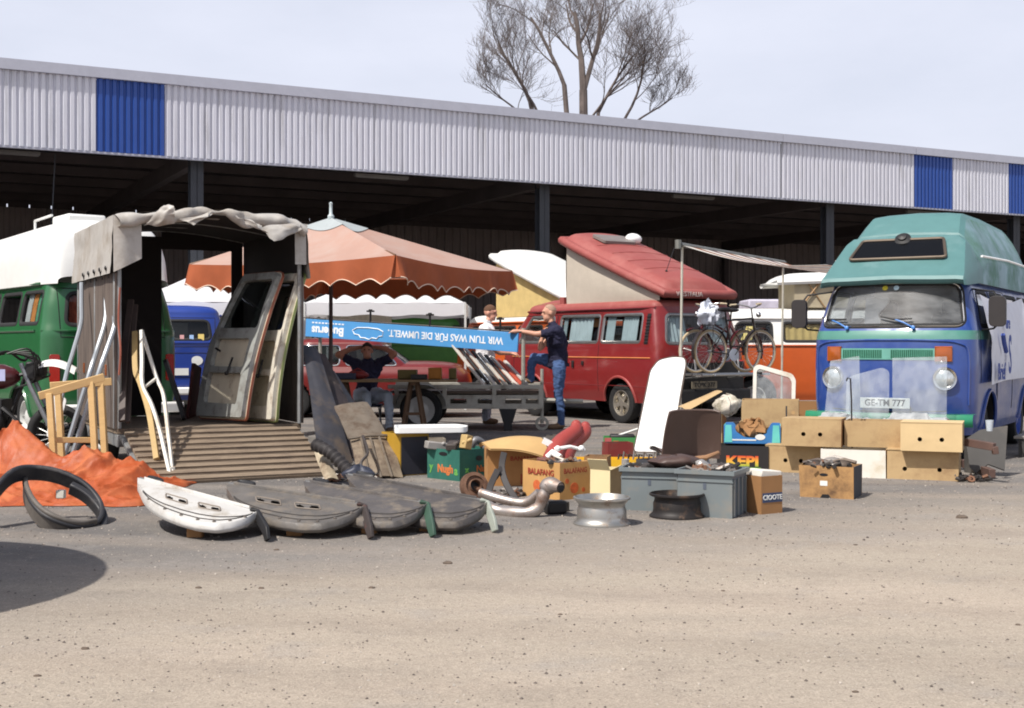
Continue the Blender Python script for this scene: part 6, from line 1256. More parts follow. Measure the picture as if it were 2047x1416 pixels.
rim_obj('silver steel wheel rim lying flat on the gravel', gz(1203, 1048), M('rim_silver', (176, 174, 168), .38, .85, var=.08, dirt=(128, 96, 70), damt=.2, dscale=9), M('rim_silver_in', (150, 146, 140), .5, .6)); rim_obj('black wheel rim with rusty flange lying flat on the gravel', gz(1353, 1033), M('rim_black', (40, 36, 35), .55, .3, var=.2, dirt=(112, 88, 70), damt=.18, dscale=9), M('rim_rust', (150, 126, 104), .8, var=.2), .2, .17)
# exhaust and iron parts
ex = thing('exhaust_pipe', 'silver exhaust pipe with upturned end on the gravel', 'exhaust'); exm = M('exhaust_silver', (178, 170, 164), .4, .75, var=.12, scale=6, dirt=(120, 84, 62), damt=.35, dscale=5)
m = MB(); P = spline([at(968, 1012, 9.25), at(1000, 1022, 9.2), at(1045, 1026, 9.1), at(1073, 1018, 9.1), at(1085, 995, 9.1), at(1092, 975, 9.1)], 5); m.tube(P, [.045+.004*math.sin(i) for i in range(len(P))], 14); obj('pipe', m, exm, ex, smooth=60)
m = MB(); P = spline([at(1090, 982, 9.1), at(1100, 970, 9.1), at(1121, 975, 9.02)], 4); m.tube(P, [.05, .058, .062, .064, .062, .058, .05, .042, .04], 16, cap=False); m.tube([p for p in P[5:]], .033, 12, cap=True); obj('tail_bend', m, exm, ex, smooth=60)
m = MB(); m.lathe([(.031, 0), (.001, .001)], 14, frm(P[-1]+(P[-1]-P[-2]).normalized()*.002, (0, 0, 1), (P[-1]-P[-2]).cross(Vector((0, 0, 1))))); obj('mouth', m, inkblack, ex)
m = MB(); m.tube(spline([at(960, 985, 9.5), at(1010, 1000, 9.4), at(1050, 1005, 9.35), at(1078, 985, 9.3)], 5), .035, 12); obj('second_pipe', m, exm, ex, smooth=60)
rust = M('rust', (120, 90, 72), .85, .2, var=.25, scale=12, dirt=(84, 58, 44), damt=.5, dscale=9)
hb_ = thing('rusty_hub', 'rusty round brake hub lying by the exhaust', 'car part', gz(945, 1000)); m = MB(); m.lathe([(.048, .0), (.115, .0), (.12, .012), (.115, .06), (.085, .066), (.08, .05), (.055, .05), (.048, .07)], 26, Tm(0, 0, .10) @ Rm(66, 'X') @ Rm(24, 'Y'), closed=True); obj('drum', m, rust, hb_); m = MB(); m.lathe([(.05, .02), (.001, .021)], 18, Tm(0, 0, .10) @ Rm(66, 'X') @ Rm(24, 'Y')); obj('bore_dark', m, inkblack, hb_)  # black disc in the ring stands for the darkness of its hole
m = MB(); m.tube([(0, 0, .1), (.14, -.02, .06), (.24, -.05, .03)], .022, 8); obj('stub_axle', m, rust, hb_)
m = MB(); m.strap(spline([at(1008, 905, 9.9), at(1003, 935, 9.85), at(1012, 968, 9.75), at(1032, 1000, 9.6), at(1044, 1014, 9.5)], 4), .05, .03, up=(0, -1, .3)); m.strap(spline([at(995, 940, 9.8), at(978, 980, 9.7), at(985, 1006, 9.6)], 4), .05, .03, up=(0, -1, .3)); m.strap([at(1003, 935, 9.85), at(990, 955, 9.78)], .04, .03, up=(0, -1, .3)); tag(obj('black_bracket', m, M('bracket_black', (44, 40, 40), .6), bevel=.004), 'black iron bracket propped against the lettered box', 'car part')
m = MB(); m.box((0, 0, .05), (.16, .1, .1), Tm(gz(1098, 1033)+Vector((.05, .15, 0))) @ Rm(20, 'Z')); tag(obj('black_casting', m, black, bevel=.02), 'black casting in the shade of the exhaust bend', 'car part')
# lettered boxes in the middle
redp = M('print_red', (150, 58, 40), .8)
bb_ = carton('lettered_box', 'tan box with red capital letters beside the exhaust', 'box', gz(1119, 1001), .34, .46, .30, 40, (M('box_tan', (190, 146, 90), .85, var=.08), M('box_tan', (190, 146, 90), .85)))
text('BALAFANG', .06, redp, bb_, Tm(.17, -.002, .23) @ Rm(90, 'X'), off=.001, sx=.85); text('BALAFANG', .068, redp, bb_, Tm(-.002, .23, .21) @ Rm(-90, 'Z') @ Rm(90, 'X'), off=.001, sx=.95)
for k, (y, z) in enumerate(((.28, .10), (.16, .08))): m = MB(); m.plate(circ(0, 0, .045, 12), .002, Mx=Tm(-.0005, y, z) @ Rm(-90, 'Y')); obj('fruit_print', m, M('print_fruit', (196, 96, 50), .8, var=.3, scale=20), bb_)
m = MB(); m.plate(circ(.16, .09, .045, 12), .002, Mx=Rm(90, 'X')); m.plate(circ(.08, .15, .022, 8), .002, Mx=Rm(90, 'X')); m.plate(circ(.26, .07, .02, 8), .002, Mx=Rm(90, 'X')); obj('fruit_print', m, MATS['print_fruit'], bb_)
m = MB(); m.box((.1, .22, .24), (.1, .3, .1), Rm(5, 'X')); obj('brown_block', m, M('dull_brown', (110, 70, 60), .7), bb_, bevel=.01); m = MB(); m.box((.24, .1, .28), (.12, .1, .1), Rm(12, 'Y')); obj('paper_pack', m, cardw, bb_, bevel=.01)
b2 = carton('lettered_box', 'wider tan box with faint red letters behind the tan lettered box', 'box', gz(975, 972), .56, .36, .32, 6, (M('box_tan2', (166, 120, 72), .85, var=.1), cardb)); text('BANANOS', .055, redp, b2, Tm(.33, -.002, .24) @ Rm(90, 'X'), off=.001)
for k in range(7): m = MB(); m.box((.30+k*.028, -.003, .06), (.012, .003, .09)); obj('bar_print', m, redp, b2)

m = MB(); A_, B_q = at(958, 892, 11.15), at(1080, 884, 11.15)
m.grid(lambda u, v: A_.lerp(B_q, u)+Vector((.10*v*v, -.34*v+.05, .05*math.sin(2.6*u)+.04*math.sin(math.pi*v)-.16*v*v*u)), 18, 10); m.grid(lambda u, v: A_.lerp(B_q, u)+Vector((.10*v*v, -.34*v+.05, .05*math.sin(2.6*u)+.04*math.sin(math.pi*v)-.16*v*v*u-.012)), 18, 10, flip=True)
tag(obj('tan_cover', m, M('tan_vinyl', (190, 156, 104), .6, var=.08), smooth=60), 'curved tan cover sheet lying over the wide lettered box', 'car part')
gb_ = carton('fruit_box', 'dark green fruit box with orange lettering', 'box', gz(919, 963), .48, .46, .285, 44, (cardg, cardg)); og = M('print_orange', (190, 106, 54), .8); lg = M('print_lime', (96, 160, 76), .8)
text('Nugh', .10, og, gb_, Tm(-.002, .20, .10) @ Rm(-90, 'Z') @ Rm(90, 'X'), off=.004); text('y', .10, lg, gb_, Tm(-.002, .40, .11) @ Rm(-90, 'Z') @ Rm(90, 'X'), off=.004); text('a', .11, lg, gb_, Tm(-.002, .05, .09) @ Rm(-90, 'Z') @ Rm(90, 'X'), off=.004); text('Nugh', .085, og, gb_, Tm(.30, -.002, .10) @ Rm(90, 'X'), off=.003); text('x', .08, lg, gb_, Tm(.09, -.002, .10) @ Rm(90, 'X'), off=.003)
m = MB(); m.box((.40, -.002, .22), (.05, .003, .06)); obj('paper_label', m, platew, gb_); m = MB(); m.plate(circ(.24, .2, .04, 12, .025), .003, Mx=Rm(90, 'X')); obj('hand_slot', m, inkblack, gb_); m = MB(); m.plate(circ(0, 0, .06, 12, .018), .003, Mx=Tm(-.001, .23, .24) @ Rm(-90, 'Z') @ Rm(90, 'X')); obj('hand_slot', m, inkblack, gb_)
for k, (px, py, d, sz, c, rx) in enumerate(((878, 892, 11.75, (.26, .12, .07), (150, 146, 142), 8), (932, 884, 11.55, (.09, .08, .13), (176, 150, 100), 14), (905, 891, 11.6, (.16, .1, .06), (74, 66, 62), -10))):
    m = MB(); m.box((0, 0, 0), sz, Tm(at(px, py, d)) @ Rm(20+30*k, 'Z') @ Rm(rx, 'Y')); m.tube([at(px-8, py+2, d-.03), at(px+12, py-6, d-.04)], .02, 7); tag(obj('loose_part', m, M('loose_%d' % c[0], c, .6, .2, var=.2), bevel=.008), ('flat grey casting', 'tan wooden block', 'dark rubber piece')[k]+' lying in the green fruit box', 'car part')
m = MB(); m.tube(spline([at(942, 893, 11.7), at(950, 880, 11.7), at(962, 884, 11.75), at(968, 896, 11.75)], 4), .035, 10); tag(obj('pipe_elbow', m, M('elbow_grey', (124, 124, 126), .5, .4), smooth=60), 'grey pipe elbow sticking out of the green fruit box', 'car part')
yc = carton('yellow_tub', 'yellow tub with dark front under the white tray', 'tub', gz(800, 952), .30, .42, .40, 30, (M('tub_yellow', (176, 138, 44), .5, var=.08), M('tub_dark', (40, 40, 50), .6)))
m = MB(); m.box((.15, -.004, .19), (.28, .006, .36)); obj('dark_front', m, MATS['tub_dark'], yc)
wt = thing('white_tray', 'white plastic tray lying on the yellow tub and green box', 'tray', at(800, 880, 11.9), 12); wt.location.z = .41; m = MB(); m.plate(roundpoly([(-.05, -.05), (.62, -.05), (.68, .2), (.6, .42), (0, .42)], .05), .015); obj('base', m, whitep, wt); m = MB(); m.strap([Vector((p.x, p.y, .03)) for p in roundpoly([(-.05, -.05), (.62, -.05), (.68, .2), (.6, .42), (0, .42)], .05)], .02, .05, closed=True); obj('edge', m, whitep, wt)
co = carton('cream_carton', 'cream carton with folded top between the silver rim and the lettered box', 'box', gz(1179, 1003), .18, .26, .26, -30, (M('card_cream', (220, 204, 160), .85, var=.04), card), flaps=2)
yl = carton('yellow_crate', 'long flat yellow crate of small parts behind the grey crates', 'crate', gz(1143, 943), .95, .3, .12, -3, M('crate_yellow', (216, 168, 30), .5, var=.07))
for k in range(9): m = MB(); x = .45+.05*k; m.tube([(x, .1+.02*(k % 3), .06), (x+.02, .12, .16+.03*(k % 2)), (x+.05, .13, .15)], .010, 6); obj('small_fitting', m, M('fitting_%d' % (k % 2), ((60, 56, 54), (130, 126, 122))[k % 2], .5, .5), yl)
gt = carton('fruit_tray', 'small green tray with orange lettering by the white panel', 'tray', gz(1207, 900), .40, .3, .15, -4, M('tray_green', (58, 128, 66), .7, var=.12)); text('Tosta', .10, og, gt, Tm(.23, -.002, .07) @ Rm(90, 'X'), off=.002); m = MB(); m.box((.05, -.002, .09), (.08, .003, .11)); obj('red_print', m, M('print_rose', (170, 80, 80), .8), gt)
m = MB(); m.box((.22, .15, .14), (.3, .2, .08)); obj('black_part', m, black, gt, bevel=.02); m = MB(); m.tube([(.18, .1, .17), (.3, .12, .21), (.42, .14, .25)], .014, 6); obj('pale_rod', m, platew, gt)
# red two-lobed seat cushions with white straps
rs_ = thing('red_cushion', 'faded red padded cushion pair with white straps on the boxes', 'cushion'); rcm = M('cushion_red', (150, 62, 56), .45, var=.08, dirt=(176, 96, 84), damt=.25)
for k, off in enumerate(((0, 0, 0), (.085, .10, -.02))):
    P = spline([at(1105, 918, 10.6), at(1118, 890, 10.75), at(1138, 872, 10.85), at(1150, 862, 10.9), at(1152, 850, 10.95)], 4); P = [p+Vector(off) for p in P]; n_ = len(P); m = MB(); m.tube(P, [.088-.036*(i/(n_-1)) if i < n_-2 else .046 for i in range(n_)], 14); m.ball(P[-1], .047); m.ball(P[0], .088); obj('cushion', m, rcm, rs_, smooth=70)
m = MB(); m.tube([at(1108, 898, 10.5), at(1140, 893, 10.5), at(1168, 900, 10.6)], .016, 6); m.ball(at(1115, 897, 10.48), .026); m.ball(at(1162, 897, 10.52), .028); m.tube([at(1095, 915, 10.5), at(1104, 905, 10.5), at(1120, 915, 10.45)], .03, 8); m.box((0, 0, 0), (.09, .06, .05), Tm(at(1095, 885, 10.7)) @ Rm(25, 'Y')); obj('strap', m, whitep, rs_, smooth=60)

# leaning sheets ------------------------------------------------
pn = Vector((-.28, -1, .36)).normalized(); po = gp(1300, 905)
m, F, ol = slabpx([(1268, 904), (1282, 840), (1302, 742), (1318, 722), (1345, 716), (1368, 717), (1371, 728), (1358, 800), (1347, 880), (1342, 905)], po, pn, .03, rnd=.05)
wp = thing('white_body_sheet', 'tall white car body sheet with black seal leaning on the awning pole', 'body panel'); obj('sheet', m, M('sheet_white', (236, 236, 234), .4, var=.03), wp, bevel=.006)
m = MB(); m.strap([F @ Vector((p.x, p.y, .005)) for p in resample(offpoly(ol, .006), .1)], .02, .04, up=pn, closed=True); obj('rubber_seal', m, M('seal_grey', (84, 74, 68), .8), wp)
wn_ = Vector((-.2, -1, .16)).normalized(); wo = gz(1503, 902)
wf = thing('van_window', 'white framed van window with clear glass standing on the cartons', 'window')
m, F, ol = slabpx([(1503, 856), (1506, 735), (1516, 729), (1584, 748), (1591, 760), (1588, 854)], wo, wn_, .02, [[(1511, 850), (1513, 742), (1518, 738), (1578, 756), (1583, 765), (1581, 848)]], rnd=.03); obj('frame', m, cream_w, wf, bevel=.004)
m, F, ol = slabpx([(1508, 853), (1510, 738), (1517, 734), (1581, 752), (1587, 763), (1585, 851)], wo+wn_*.006, wn_, .005, rnd=.03); obj('pane', m, glass_mat('dusty_glass', (.86, .88, .88), 1.0, .16), wf)
m = MB(); m.box((0, 0, 0), (.06, .03, .025), Tm(ray_plane(1518, 746, wo+wn_*.03, wn_))); obj('catch', m, black, wf, bevel=.004); m = MB(); m.bar(ray_plane(1504, 852, wo, wn_), Vector((wo.x, wo.y-.0, .0)), .025, .025); obj('leg', m, cream_w, wf)
gx = Vector((-.45, -1, .30)).normalized(); G2 = 'glass panes propped before the blue bus'
for k, (pts, px, d, lb) in enumerate((([(1640, 905), (1660, 722), (1718, 712), (1722, 905)], 1680, 13.05, 'narrow clear pane leaning below the left headlight of the blue bus'), ([(1690, 912), (1692, 762), (1700, 752), (1764, 735), (1778, 742), (1776, 912)], 1735, 12.85, 'clear pane with slanting rounded top before the number plate'), ([(1784, 915), (1784, 716), (1893, 713), (1892, 915)], 1840, 12.62, 'large clear pane before the right headlight of the blue bus'))):
    b0 = Vector(((px-CX)/FPX*d, d, 0)); m, F, ol = slabpx(pts, b0, gx, .006, rnd=.04 if k == 1 else .01); tag(obj('glass_pane', m, glass_mat('pane_glass', (.90, .93, .94), 1.0, (.16, .24, .14)[k] if False else .16)), lb, 'glass pane', G2)
bw = MB(); bw.grid(lambda u, v: at(1632+262*u, 850-26*math.sin(math.pi*v)*(.7+.3*math.sin(u*11)), 12.72-.42*u+.16*v)+crumple(Vector((u*9, v*3, 1)), .05, 1.5, 6), 60, 10); tag(obj('bubble_wrap', bw, M('bubble_wrap', (176, 180, 182), .35, var=.12, bump=.5, bscale=60, sub=.2), smooth=70), 'crumpled grey bubble wrap lying along the back of the boxes', 'bubble wrap')
for pts, lb in (([(1692, 762, 12.1), (1694, 756, 12.1), (1700, 757, 12.1), (1702, 800, 12.1), (1703, 896, 12.05)], 'hooked black rod standing among the banana boxes'), ([(1572, 812, 12.4), (1572, 850, 12.35), (1574, 893, 12.3)], 'straight black rod leaning on the left banana box')):
    m = MB(); m.tube([at(*p) for p in pts], .008, 6); tag(obj('black_rod', m, black), lb, 'rod', 'thin black rods')
# bumper ends and scrap at the right edge
bs = thing('bumper_end', 'dark grey bumper end with square brackets right of the boxes', 'car part'); bn_ = Vector((-.35, -1, .3)).normalized(); bo = gz(1975, 952); bgm = M('bumper_grey', (66, 64, 62), .55, var=.12, dirt=(96, 90, 84), damt=.2)
m, F, ol = slabpx([(1930, 880), (1958, 862), (2014, 853), (2008, 942), (1975, 930), (1950, 948), (1938, 935)], bo, bn_, .05, rnd=.01); obj('plate', m, bgm, bs, bevel=.006)
brn = M('bracket_brown', (92, 70, 62), .6, var=.15)
m = MB(); m.bar(at(1930, 884, 11.5), at(1988, 894, 11.25), .05, .07); m.bar(at(1988, 893, 11.25), at(1990, 908, 11.25), .05, .05); obj('upper_bracket', m, brn, bs, bevel=.004); m = MB(); m.bar(gz(1925, 938)+Vector((0, 0, .06)), gz(1984, 958)+Vector((0, 0, .05)), .06, .08); obj('lower_bracket', m, brn, bs, bevel=.004); m = MB(); m.box((0, 0, .15), (.05, .1, .3), Tm(gz(1938, 945)) @ Rm(20, 'Z')); obj('support', m, bgm, bs, bevel=.004)
sc = thing('low_table', 'low grey slatted table at the right edge beside the blue bus', 'table', gz(2035, 915), -31); m = MB(); m.box((.35, .3, .22), (.8, .55, .03)); obj('table_top', m, M('table_grey', (140, 134, 126), .8, var=.2, scale=5), sc, bevel=.005)
for x, y in ((.02, .08), (.7, .08), (.02, .5), (.7, .5)): m = MB(); m.bar((x, y, 0), (x, y, .2), .05, .05); obj('leg', m, bgm, sc)
for k in range(5): m = MB(); m.box((.1+k*.12, .05, .10), (.09, .03, .14), Rm((k-2)*6, 'Y')); obj('hanging_scrap', m, bgm, sc, bevel=.004)
m = MB(); m.lathe([(.001, 0), (.026, 0), (.036, .10), (.033, .10), (.024, .006), (.001, .006)], 16, Tm(at(1978, 862, 11.5))); tag(obj('plastic_cup', m, M('clear_plastic', (190, 198, 206), .3)), 'pale plastic cup on the grey bumper end', 'cup')

# black wheel-arch strap and the D-shaped panels in front ----------------
ar_ = thing('rubber_arch', 'black rubber arch with grey shell lying at the left of the gravel', 'car part'); arm = M('arch_black', (46, 46, 50), .5, var=.1, dirt=(84, 80, 78), damt=.25, dscale=6)
P = spline([at(-25, 1022, 8.5), at(-8, 985, 8.6), at(25, 952, 8.75), at(65, 945, 8.9), at(115, 952, 8.95), at(165, 975, 8.95), at(196, 1008, 8.9), at(203, 1035, 8.8), at(192, 1055, 8.7), at(165, 1062, 8.6)], 5); m = MB(); m.strap(P, .035, .13, up=(.25, -.55, .8)); obj('outer_band', m, arm, ar_, bevel=.012)
P2 = [p+Vector((.03, -.04, -.05)) for p in P[22:]]; m = MB(); m.strap(P2, .05, .10, up=(.25, -.55, .8)); obj('lip', m, arm, ar_, bevel=.01)
P3 = spline([at(188, 1058, 8.66), at(160, 1062, 8.56), at(125, 1055, 8.5), at(92, 1040, 8.5), at(68, 1018, 8.58), at(54, 992, 8.74), at(50, 972, 8.92)], 5)
m = MB(); m.strap(P3, .03, .17, up=(.2, -.45, .85)); obj('grey_shell', m, M('shell_grey', (104, 98, 92), .6, var=.25, scale=9, dirt=(74, 68, 62), damt=.35, dscale=9), ar_, bevel=.01)
m = MB(); m.strap([p+Vector((.01, -.035, .035)) for p in P3], .03, .03, up=(.2, -.45, .85)); obj('shell_bead', m, arm, ar_, bevel=.008)
m = MB(); m.box((0, 0, 0), (.06, .05, .06), Tm(at(122, 988, 9.0))); obj('pale_bracket', m, cream_w, ar_, bevel=.006)
def dpanel(label, a, b, c, leg, mat, legm, holes, dA, dB, dC, lid):
    t = thing('curved_cover', label, 'body panel', group='D-shaped covers laid out before the ramp'); A, B, C0 = at(*a, dA), at(*b, dB), at(*c, dC); C = C0-A.lerp(B, .46); up = (B-A).cross(-C).normalized(); up = up if up.z > 0 else -up
    ks = [(0, .10), (.02, .42), (.06, .66), (.12, .82), (.22, .95), (.36, 1.0), (.5, .98), (.65, .86), (.78, .64), (.88, .42), (.95, .22), (1, .03)]
    def pf(x):
        for (x0, y0_), (x1, y1_) in zip(ks, ks[1:]):
            if x <= x1: return y0_+(y1_-y0_)*(x-x0)/(x1-x0)
        return ks[-1][1]
    def pfs(x): return sum(pf(min(1, max(0, x+k*.03))) for k in (-1, -.5, 0, .5, 1))/5
    def S_(x, y): return A.lerp(B, x)+C*(pfs(x)*y)+up*(.012*math.sin(math.pi*x)*math.sin(math.pi*min(1, y))-(.016 if .82 < y < .87 else 0)+(.012 if y >= .87 else 0))
    hp = []
    for hx in holes:
        for q, w_ in ((-.052, .026), (.052, .034)): hp.append(circ(hx+q, .46, w_, 14, w_*2.1))
    nu, nv = 110, 44; V = [S_((i/(nu-1))**1.25, j/(nv-1)) for i in range(nu) for j in range(nv)]; Fc = []
    for i in range(nu-1):
        for j in range(nv-1):
            x, y = ((i+.5)/(nu-1))**1.25, (j+.5)/(nv-1)
            if not any(inpoly(x, y, h_) for h_ in hp): Fc.append((i*nv+j, (i+1)*nv+j, (i+1)*nv+j+1, i*nv+j+1))
    m = MB(); m.add(V, Fc); dwn = Vector((0, 0, -1))
    m.grid(lambda u, v: S_(u**1.25, 1)+C.normalized()*(.022*math.sin(math.pi*v))+(-up*.5+dwn*.5)*(.062*v)-up*(.008 if .35 < v < .5 else 0), 90, 6); o = obj('cover', m, mat, t, smooth=50)
    m = MB(); m.grid(lambda u, v: S_(.02+.96*u, 0)-C.normalized()*(.11*v*(.6+.4*math.sin(math.pi*u)))-up*(.05*v*v)+up*.012*math.sin(math.pi*v), 50, 6); obj('back_flange', m, M('flange_shaded', (104, 104, 104), .6, var=.12, dirt=(78, 74, 70), damt=.3), t, smooth=60)  # flange grey includes shade on the surface sloping away
    m = MB(); m.tube([S_(.16+.06*math.cos(q), 0)-C.normalized()*(.05+.028*math.sin(q))+up*.012 for q in [6.283*k/16 for k in range(16)]], .012, 6, closed=True); obj('finger_slot', m, inkblack, t)
    for hx in holes:
        m = MB(); m.tube([S_(hx+p.x, .44+p.y)+up*.003 for p in resample(roundpoly([(-.085, -.09), (.09, -.09), (.09, .09), (-.085, .09)], .03), .03)], .005, 4, closed=True); obj('recess_edge', m, M('recess_%s' % mat.name, (126, 116, 106), .7), t)
    for y_ in (.90, .74):
        m = MB(); m.tube([S_(x_/40, y_)+up*.001 for x_ in range(2, 39)], .005, 4); obj('groove', m, M('groove_dark', (52, 48, 46), .8), t)
    for k_ in range(7):
        m = MB(); p_ = S_(.1+.13*k_, .945); m.lathe([(.012, 0), (.010, .008), (.001, .009)], 8, frm(p_, B-A, C) if frm(p_, B-A, C).to_3x3().col[2].dot(up) > 0 else frm(p_, B-A, C) @ Rm(180, 'X')); obj('bolt', m, M('bolt_grey', (120, 112, 104), .5, .5), t)
    m = MB(); m.grid(lambda u, v: S_(.06+.88*u, .02)-C.normalized()*(.01+.02*v)+up*(.018*math.sin(math.pi*v)), 40, 5); obj('bead', m, mat, t, smooth=60)
    tip = S_(.97, .5); ft = gp(*leg); m = MB(); m.strap([tip+Vector((-.02, .02, .01)), tip+Vector((.02, 0, -.01)), ft+Vector((-.015, .02, .07)), ft+Vector((0, 0, .012))], .025, .06, up=(.5, -.85, .1)); obj('end_bracket', m, legm, t, bevel=.005)
    m = MB(); bb = S_(.45, .9); m.box((0, 0, 0), (.10, .07, max(.05, bb.z-.03)), Tm(bb.x, bb.y+.08, max(.05, bb.z-.03)/2)); obj('prop_block', m, cardb, t, bevel=.006)
    m = MB(); m.grid(lambda u, v: S_(.04+.92*u, .05+.9*v)-up*.02, 20, 8); obj('hole_shade', m, M('inner_dark', (24, 22, 21), .95), t)  # dark sheet close below, so the slots look shaded inside
    return t
dgm = lambda n, c: M(n, c, .5, var=.22, scale=5, dirt=(118, 108, 96), damt=.3, dscale=7, bump=.25, bscale=24)
dpanel('white D-shaped cover with two pairs of slots at the left of the row', (275, 955), (514, 1022), (388, 1046), (535, 1084), M('cover_white', (196, 194, 190), .45, var=.06, dirt=(150, 140, 126), damt=.28, dscale=5), black, (.33, .60), 8.95, 8.3, 7.98, 1)
dpanel('grey D-shaped cover with two slot pairs next to the white one', (452, 966), (728, 1010), (590, 1050), (742, 1080), dgm('cover_grey_a', (96, 92, 88)), M('leg_rust', (56, 48, 46), .7, dirt=(110, 56, 44), damt=.12, dscale=9), (.30, .58), 9.0, 8.4, 8.05, 0)
dpanel('dark grey D-shaped cover with green end bracket', (606, 962), (852, 1006), (742, 1046), (866, 1076), dgm('cover_grey_b', (82, 78, 76)), M('leg_green', (52, 78, 64), .6, var=.15), (), 9.1, 8.5, 8.15, 0)
dpanel('smooth dark grey D-shaped cover at the right end of the row', (690, 948), (972, 1002), (860, 1046), (990, 1066), dgm('cover_grey_c', (74, 70, 68)), M('leg_pale', (150, 156, 146), .6, var=.15), (), 9.25, 8.6, 8.25, 0)

# scrap leaning outside the trailer's right wall -----------------
dark1 = M('dark_paint', (44, 46, 54), .45, var=.2, dirt=(70, 62, 58), damt=.3); 
rp2 = thing('rusty_wing', 'bent rusty grey metal wing leaning before the trestle table', 'car part'); rgm = M('rust_grey', (112, 102, 90), .7, .2, var=.2, scale=5, dirt=(84, 66, 52), damt=.35, dscale=6)
def quad(c4, bulge, nm, par_, mat, nu=14, nv=14):
    A, B, C, D = [at(*p) for p in c4]; nr_ = (B-A).cross(D-A).normalized(); nr_ = nr_ if nr_.y < 0 else -nr_; m = MB()
    for s_ in (0, -.012): m.grid(lambda u, v: A.lerp(B, u).lerp(D.lerp(C, u), v)+nr_*(bulge*math.sin(math.pi*u)+bulge*.5*math.sin(math.pi*v)+s_+.01*noise.noise(Vector((u*4, v*4, 2)))), nu, nv)
    return obj(nm, m, mat, par_, smooth=60)
for c4, cc, lb in (([(606, 690, 13.2), (636, 700, 13.3), (706, 925, 12.3), (640, 935, 12.0)], (60, 60, 66), 'dark grey sheet leaning closest to the trailer right post'), ([(622, 705, 13.5), (652, 712, 13.6), (740, 900, 12.7), (690, 925, 12.3)], (48, 40, 40), 'dark brown sheet leaning second at the trailer right wall'), ([(640, 740, 13.8), (668, 742, 13.9), (756, 880, 13.1), (724, 905, 12.8)], (84, 86, 90), 'dull grey sheet leaning outermost at the trailer right wall')):
    tag(quad(c4, .02, 'leaning_sheet', None, M('lean_%d' % cc[0], cc, .6, var=.25, scale=5, dirt=(96, 84, 74), damt=.3, dscale=4)), lb, 'sheet metal', 'sheets leaning on the trailer right wall')
quad([(668, 812, 12.5), (734, 804, 12.7), (776, 872, 12.3), (696, 876, 12.1)], .018, 'upper_sheet', rp2, rgm); quad([(700, 874, 12.1), (778, 870, 12.3), (806, 955, 11.75), (716, 958, 11.6)], .03, 'lower_sheet', rp2, M('rust_tan', (134, 120, 102), .7, .2, var=.25, scale=6, dirt=(88, 72, 60), damt=.4, dscale=5))
m = MB(); m.tube([at(698, 877, 12.02), at(738, 871, 12.08), at(778, 871, 12.2)], .016, 6); obj('folded_edge', m, rgm, rp2)
for k_ in range(3): m = MB(); m.tube([at(722+18*k_, 876-k_, 12.03+.03*k_), at(740+22*k_, 956-k_, 11.6+.03*k_)], .012, 6); obj('pressed_rib', m, rgm, rp2)
m = MB(); P = spline([at(628, 888, 11.3), at(660, 905, 11.2), at(690, 935, 11.1), at(716, 958, 11.0)], 8); m.tube(P, [.05+(.012 if i % 2 else 0) for i in range(len(P))], 12); tag(obj('ribbed_hose', m, M('hose_black', (44, 40, 40), .6, var=.3, scale=14)), 'thick black ribbed hose lying at the ramp right edge', 'hose'); m = MB(); m.tube(spline([at(725, 872, 11.9), at(735, 905, 11.6), at(722, 925, 11.5), at(728, 950, 11.4)], 5), .014, 7); tag(obj('thin_hose', m, MATS['fittings_dark']), 'thin dark hose curling before the rusty wing', 'hose')
lump('blue_casting', 'dark blue oily casting between the ramp and the grey covers', 'car part', 718, 946, 10.85, (.13, .09, .06), M('oily_blue', (54, 58, 72), .5, .2, var=.3, scale=14), 6, .8)
rg = quad([(628, 905, 11.55), (652, 900, 11.5), (676, 958, 11.15), (650, 962, 11.1)], .03, 'dirty_rag', None, M('rag_cream', (186, 174, 150), .9, dirt=(120, 104, 86), damt=.4)); tag(rg, 'dirty cream rag hanging at the right edge of the ramp', 'rag')
lump('engine_scrap', 'dark oily engine scrap beside the ramp hose', 'car part', 738, 985, 10.6, (.2, .12, .09), M('oily_dark', (70, 66, 64), .5, .2, var=.3), 11, .4)

# ---------------------------------------------------------------- off-road motorcycle at the left edge
mc = thing('motorcycle', 'black off-road motorcycle with white high mudguard at the left edge', 'motorcycle', (-4.95, 13.0, 0)); def_w = MB(); mcI = Matrix.Translation((4.95, -13.0, 0))
def q_(px, py, d=13.0): return mcI @ at(px, py, d)
for x in (.22, -1.2):
    Mx = Tm(x, 0, .32) @ Rm(90, 'X'); m = MB(); m.lathe([(.27+.05*math.cos(a), .045*math.sin(a)) for a in [6.283*i/10 for i in range(10)]], 36, Mx, closed=True); w = obj('wheel', m, rubber, mc); m = MB(); m.lathe([(.23, -.02), (.225, 0), (.23, .02)], 30, Mx)
    for i in range(18): a = 6.283*i/18; m.tube([(0.03*math.cos(a+.5), .03*math.sin(a+.5), .03*(-1)**i), (.225*math.cos(a), .225*math.sin(a), 0)], .003, 3, cap=False, Mx=Mx)
    m.lathe([(.05, -.05), (.05, .05)], 12, Mx); obj('rim', m, alu, w)
m = MB()
for s_ in (-.09, .09): m.tube([(.22, s_, .32), (-.02, s_, .82), (-.12, s_, 1.06)], .026, 8)
obj('fork', m, steelg, mc)
m = MB(); m.grid(lambda u, v: q_(58+96*u, 756-24*math.sin(math.pi*(u*.8+.1)), 13.0)+Vector((0, -.09+.18*v, .07*math.sin(math.pi*v))), 18, 5); obj('front_mudguard', m, wh, mc, smooth=60)
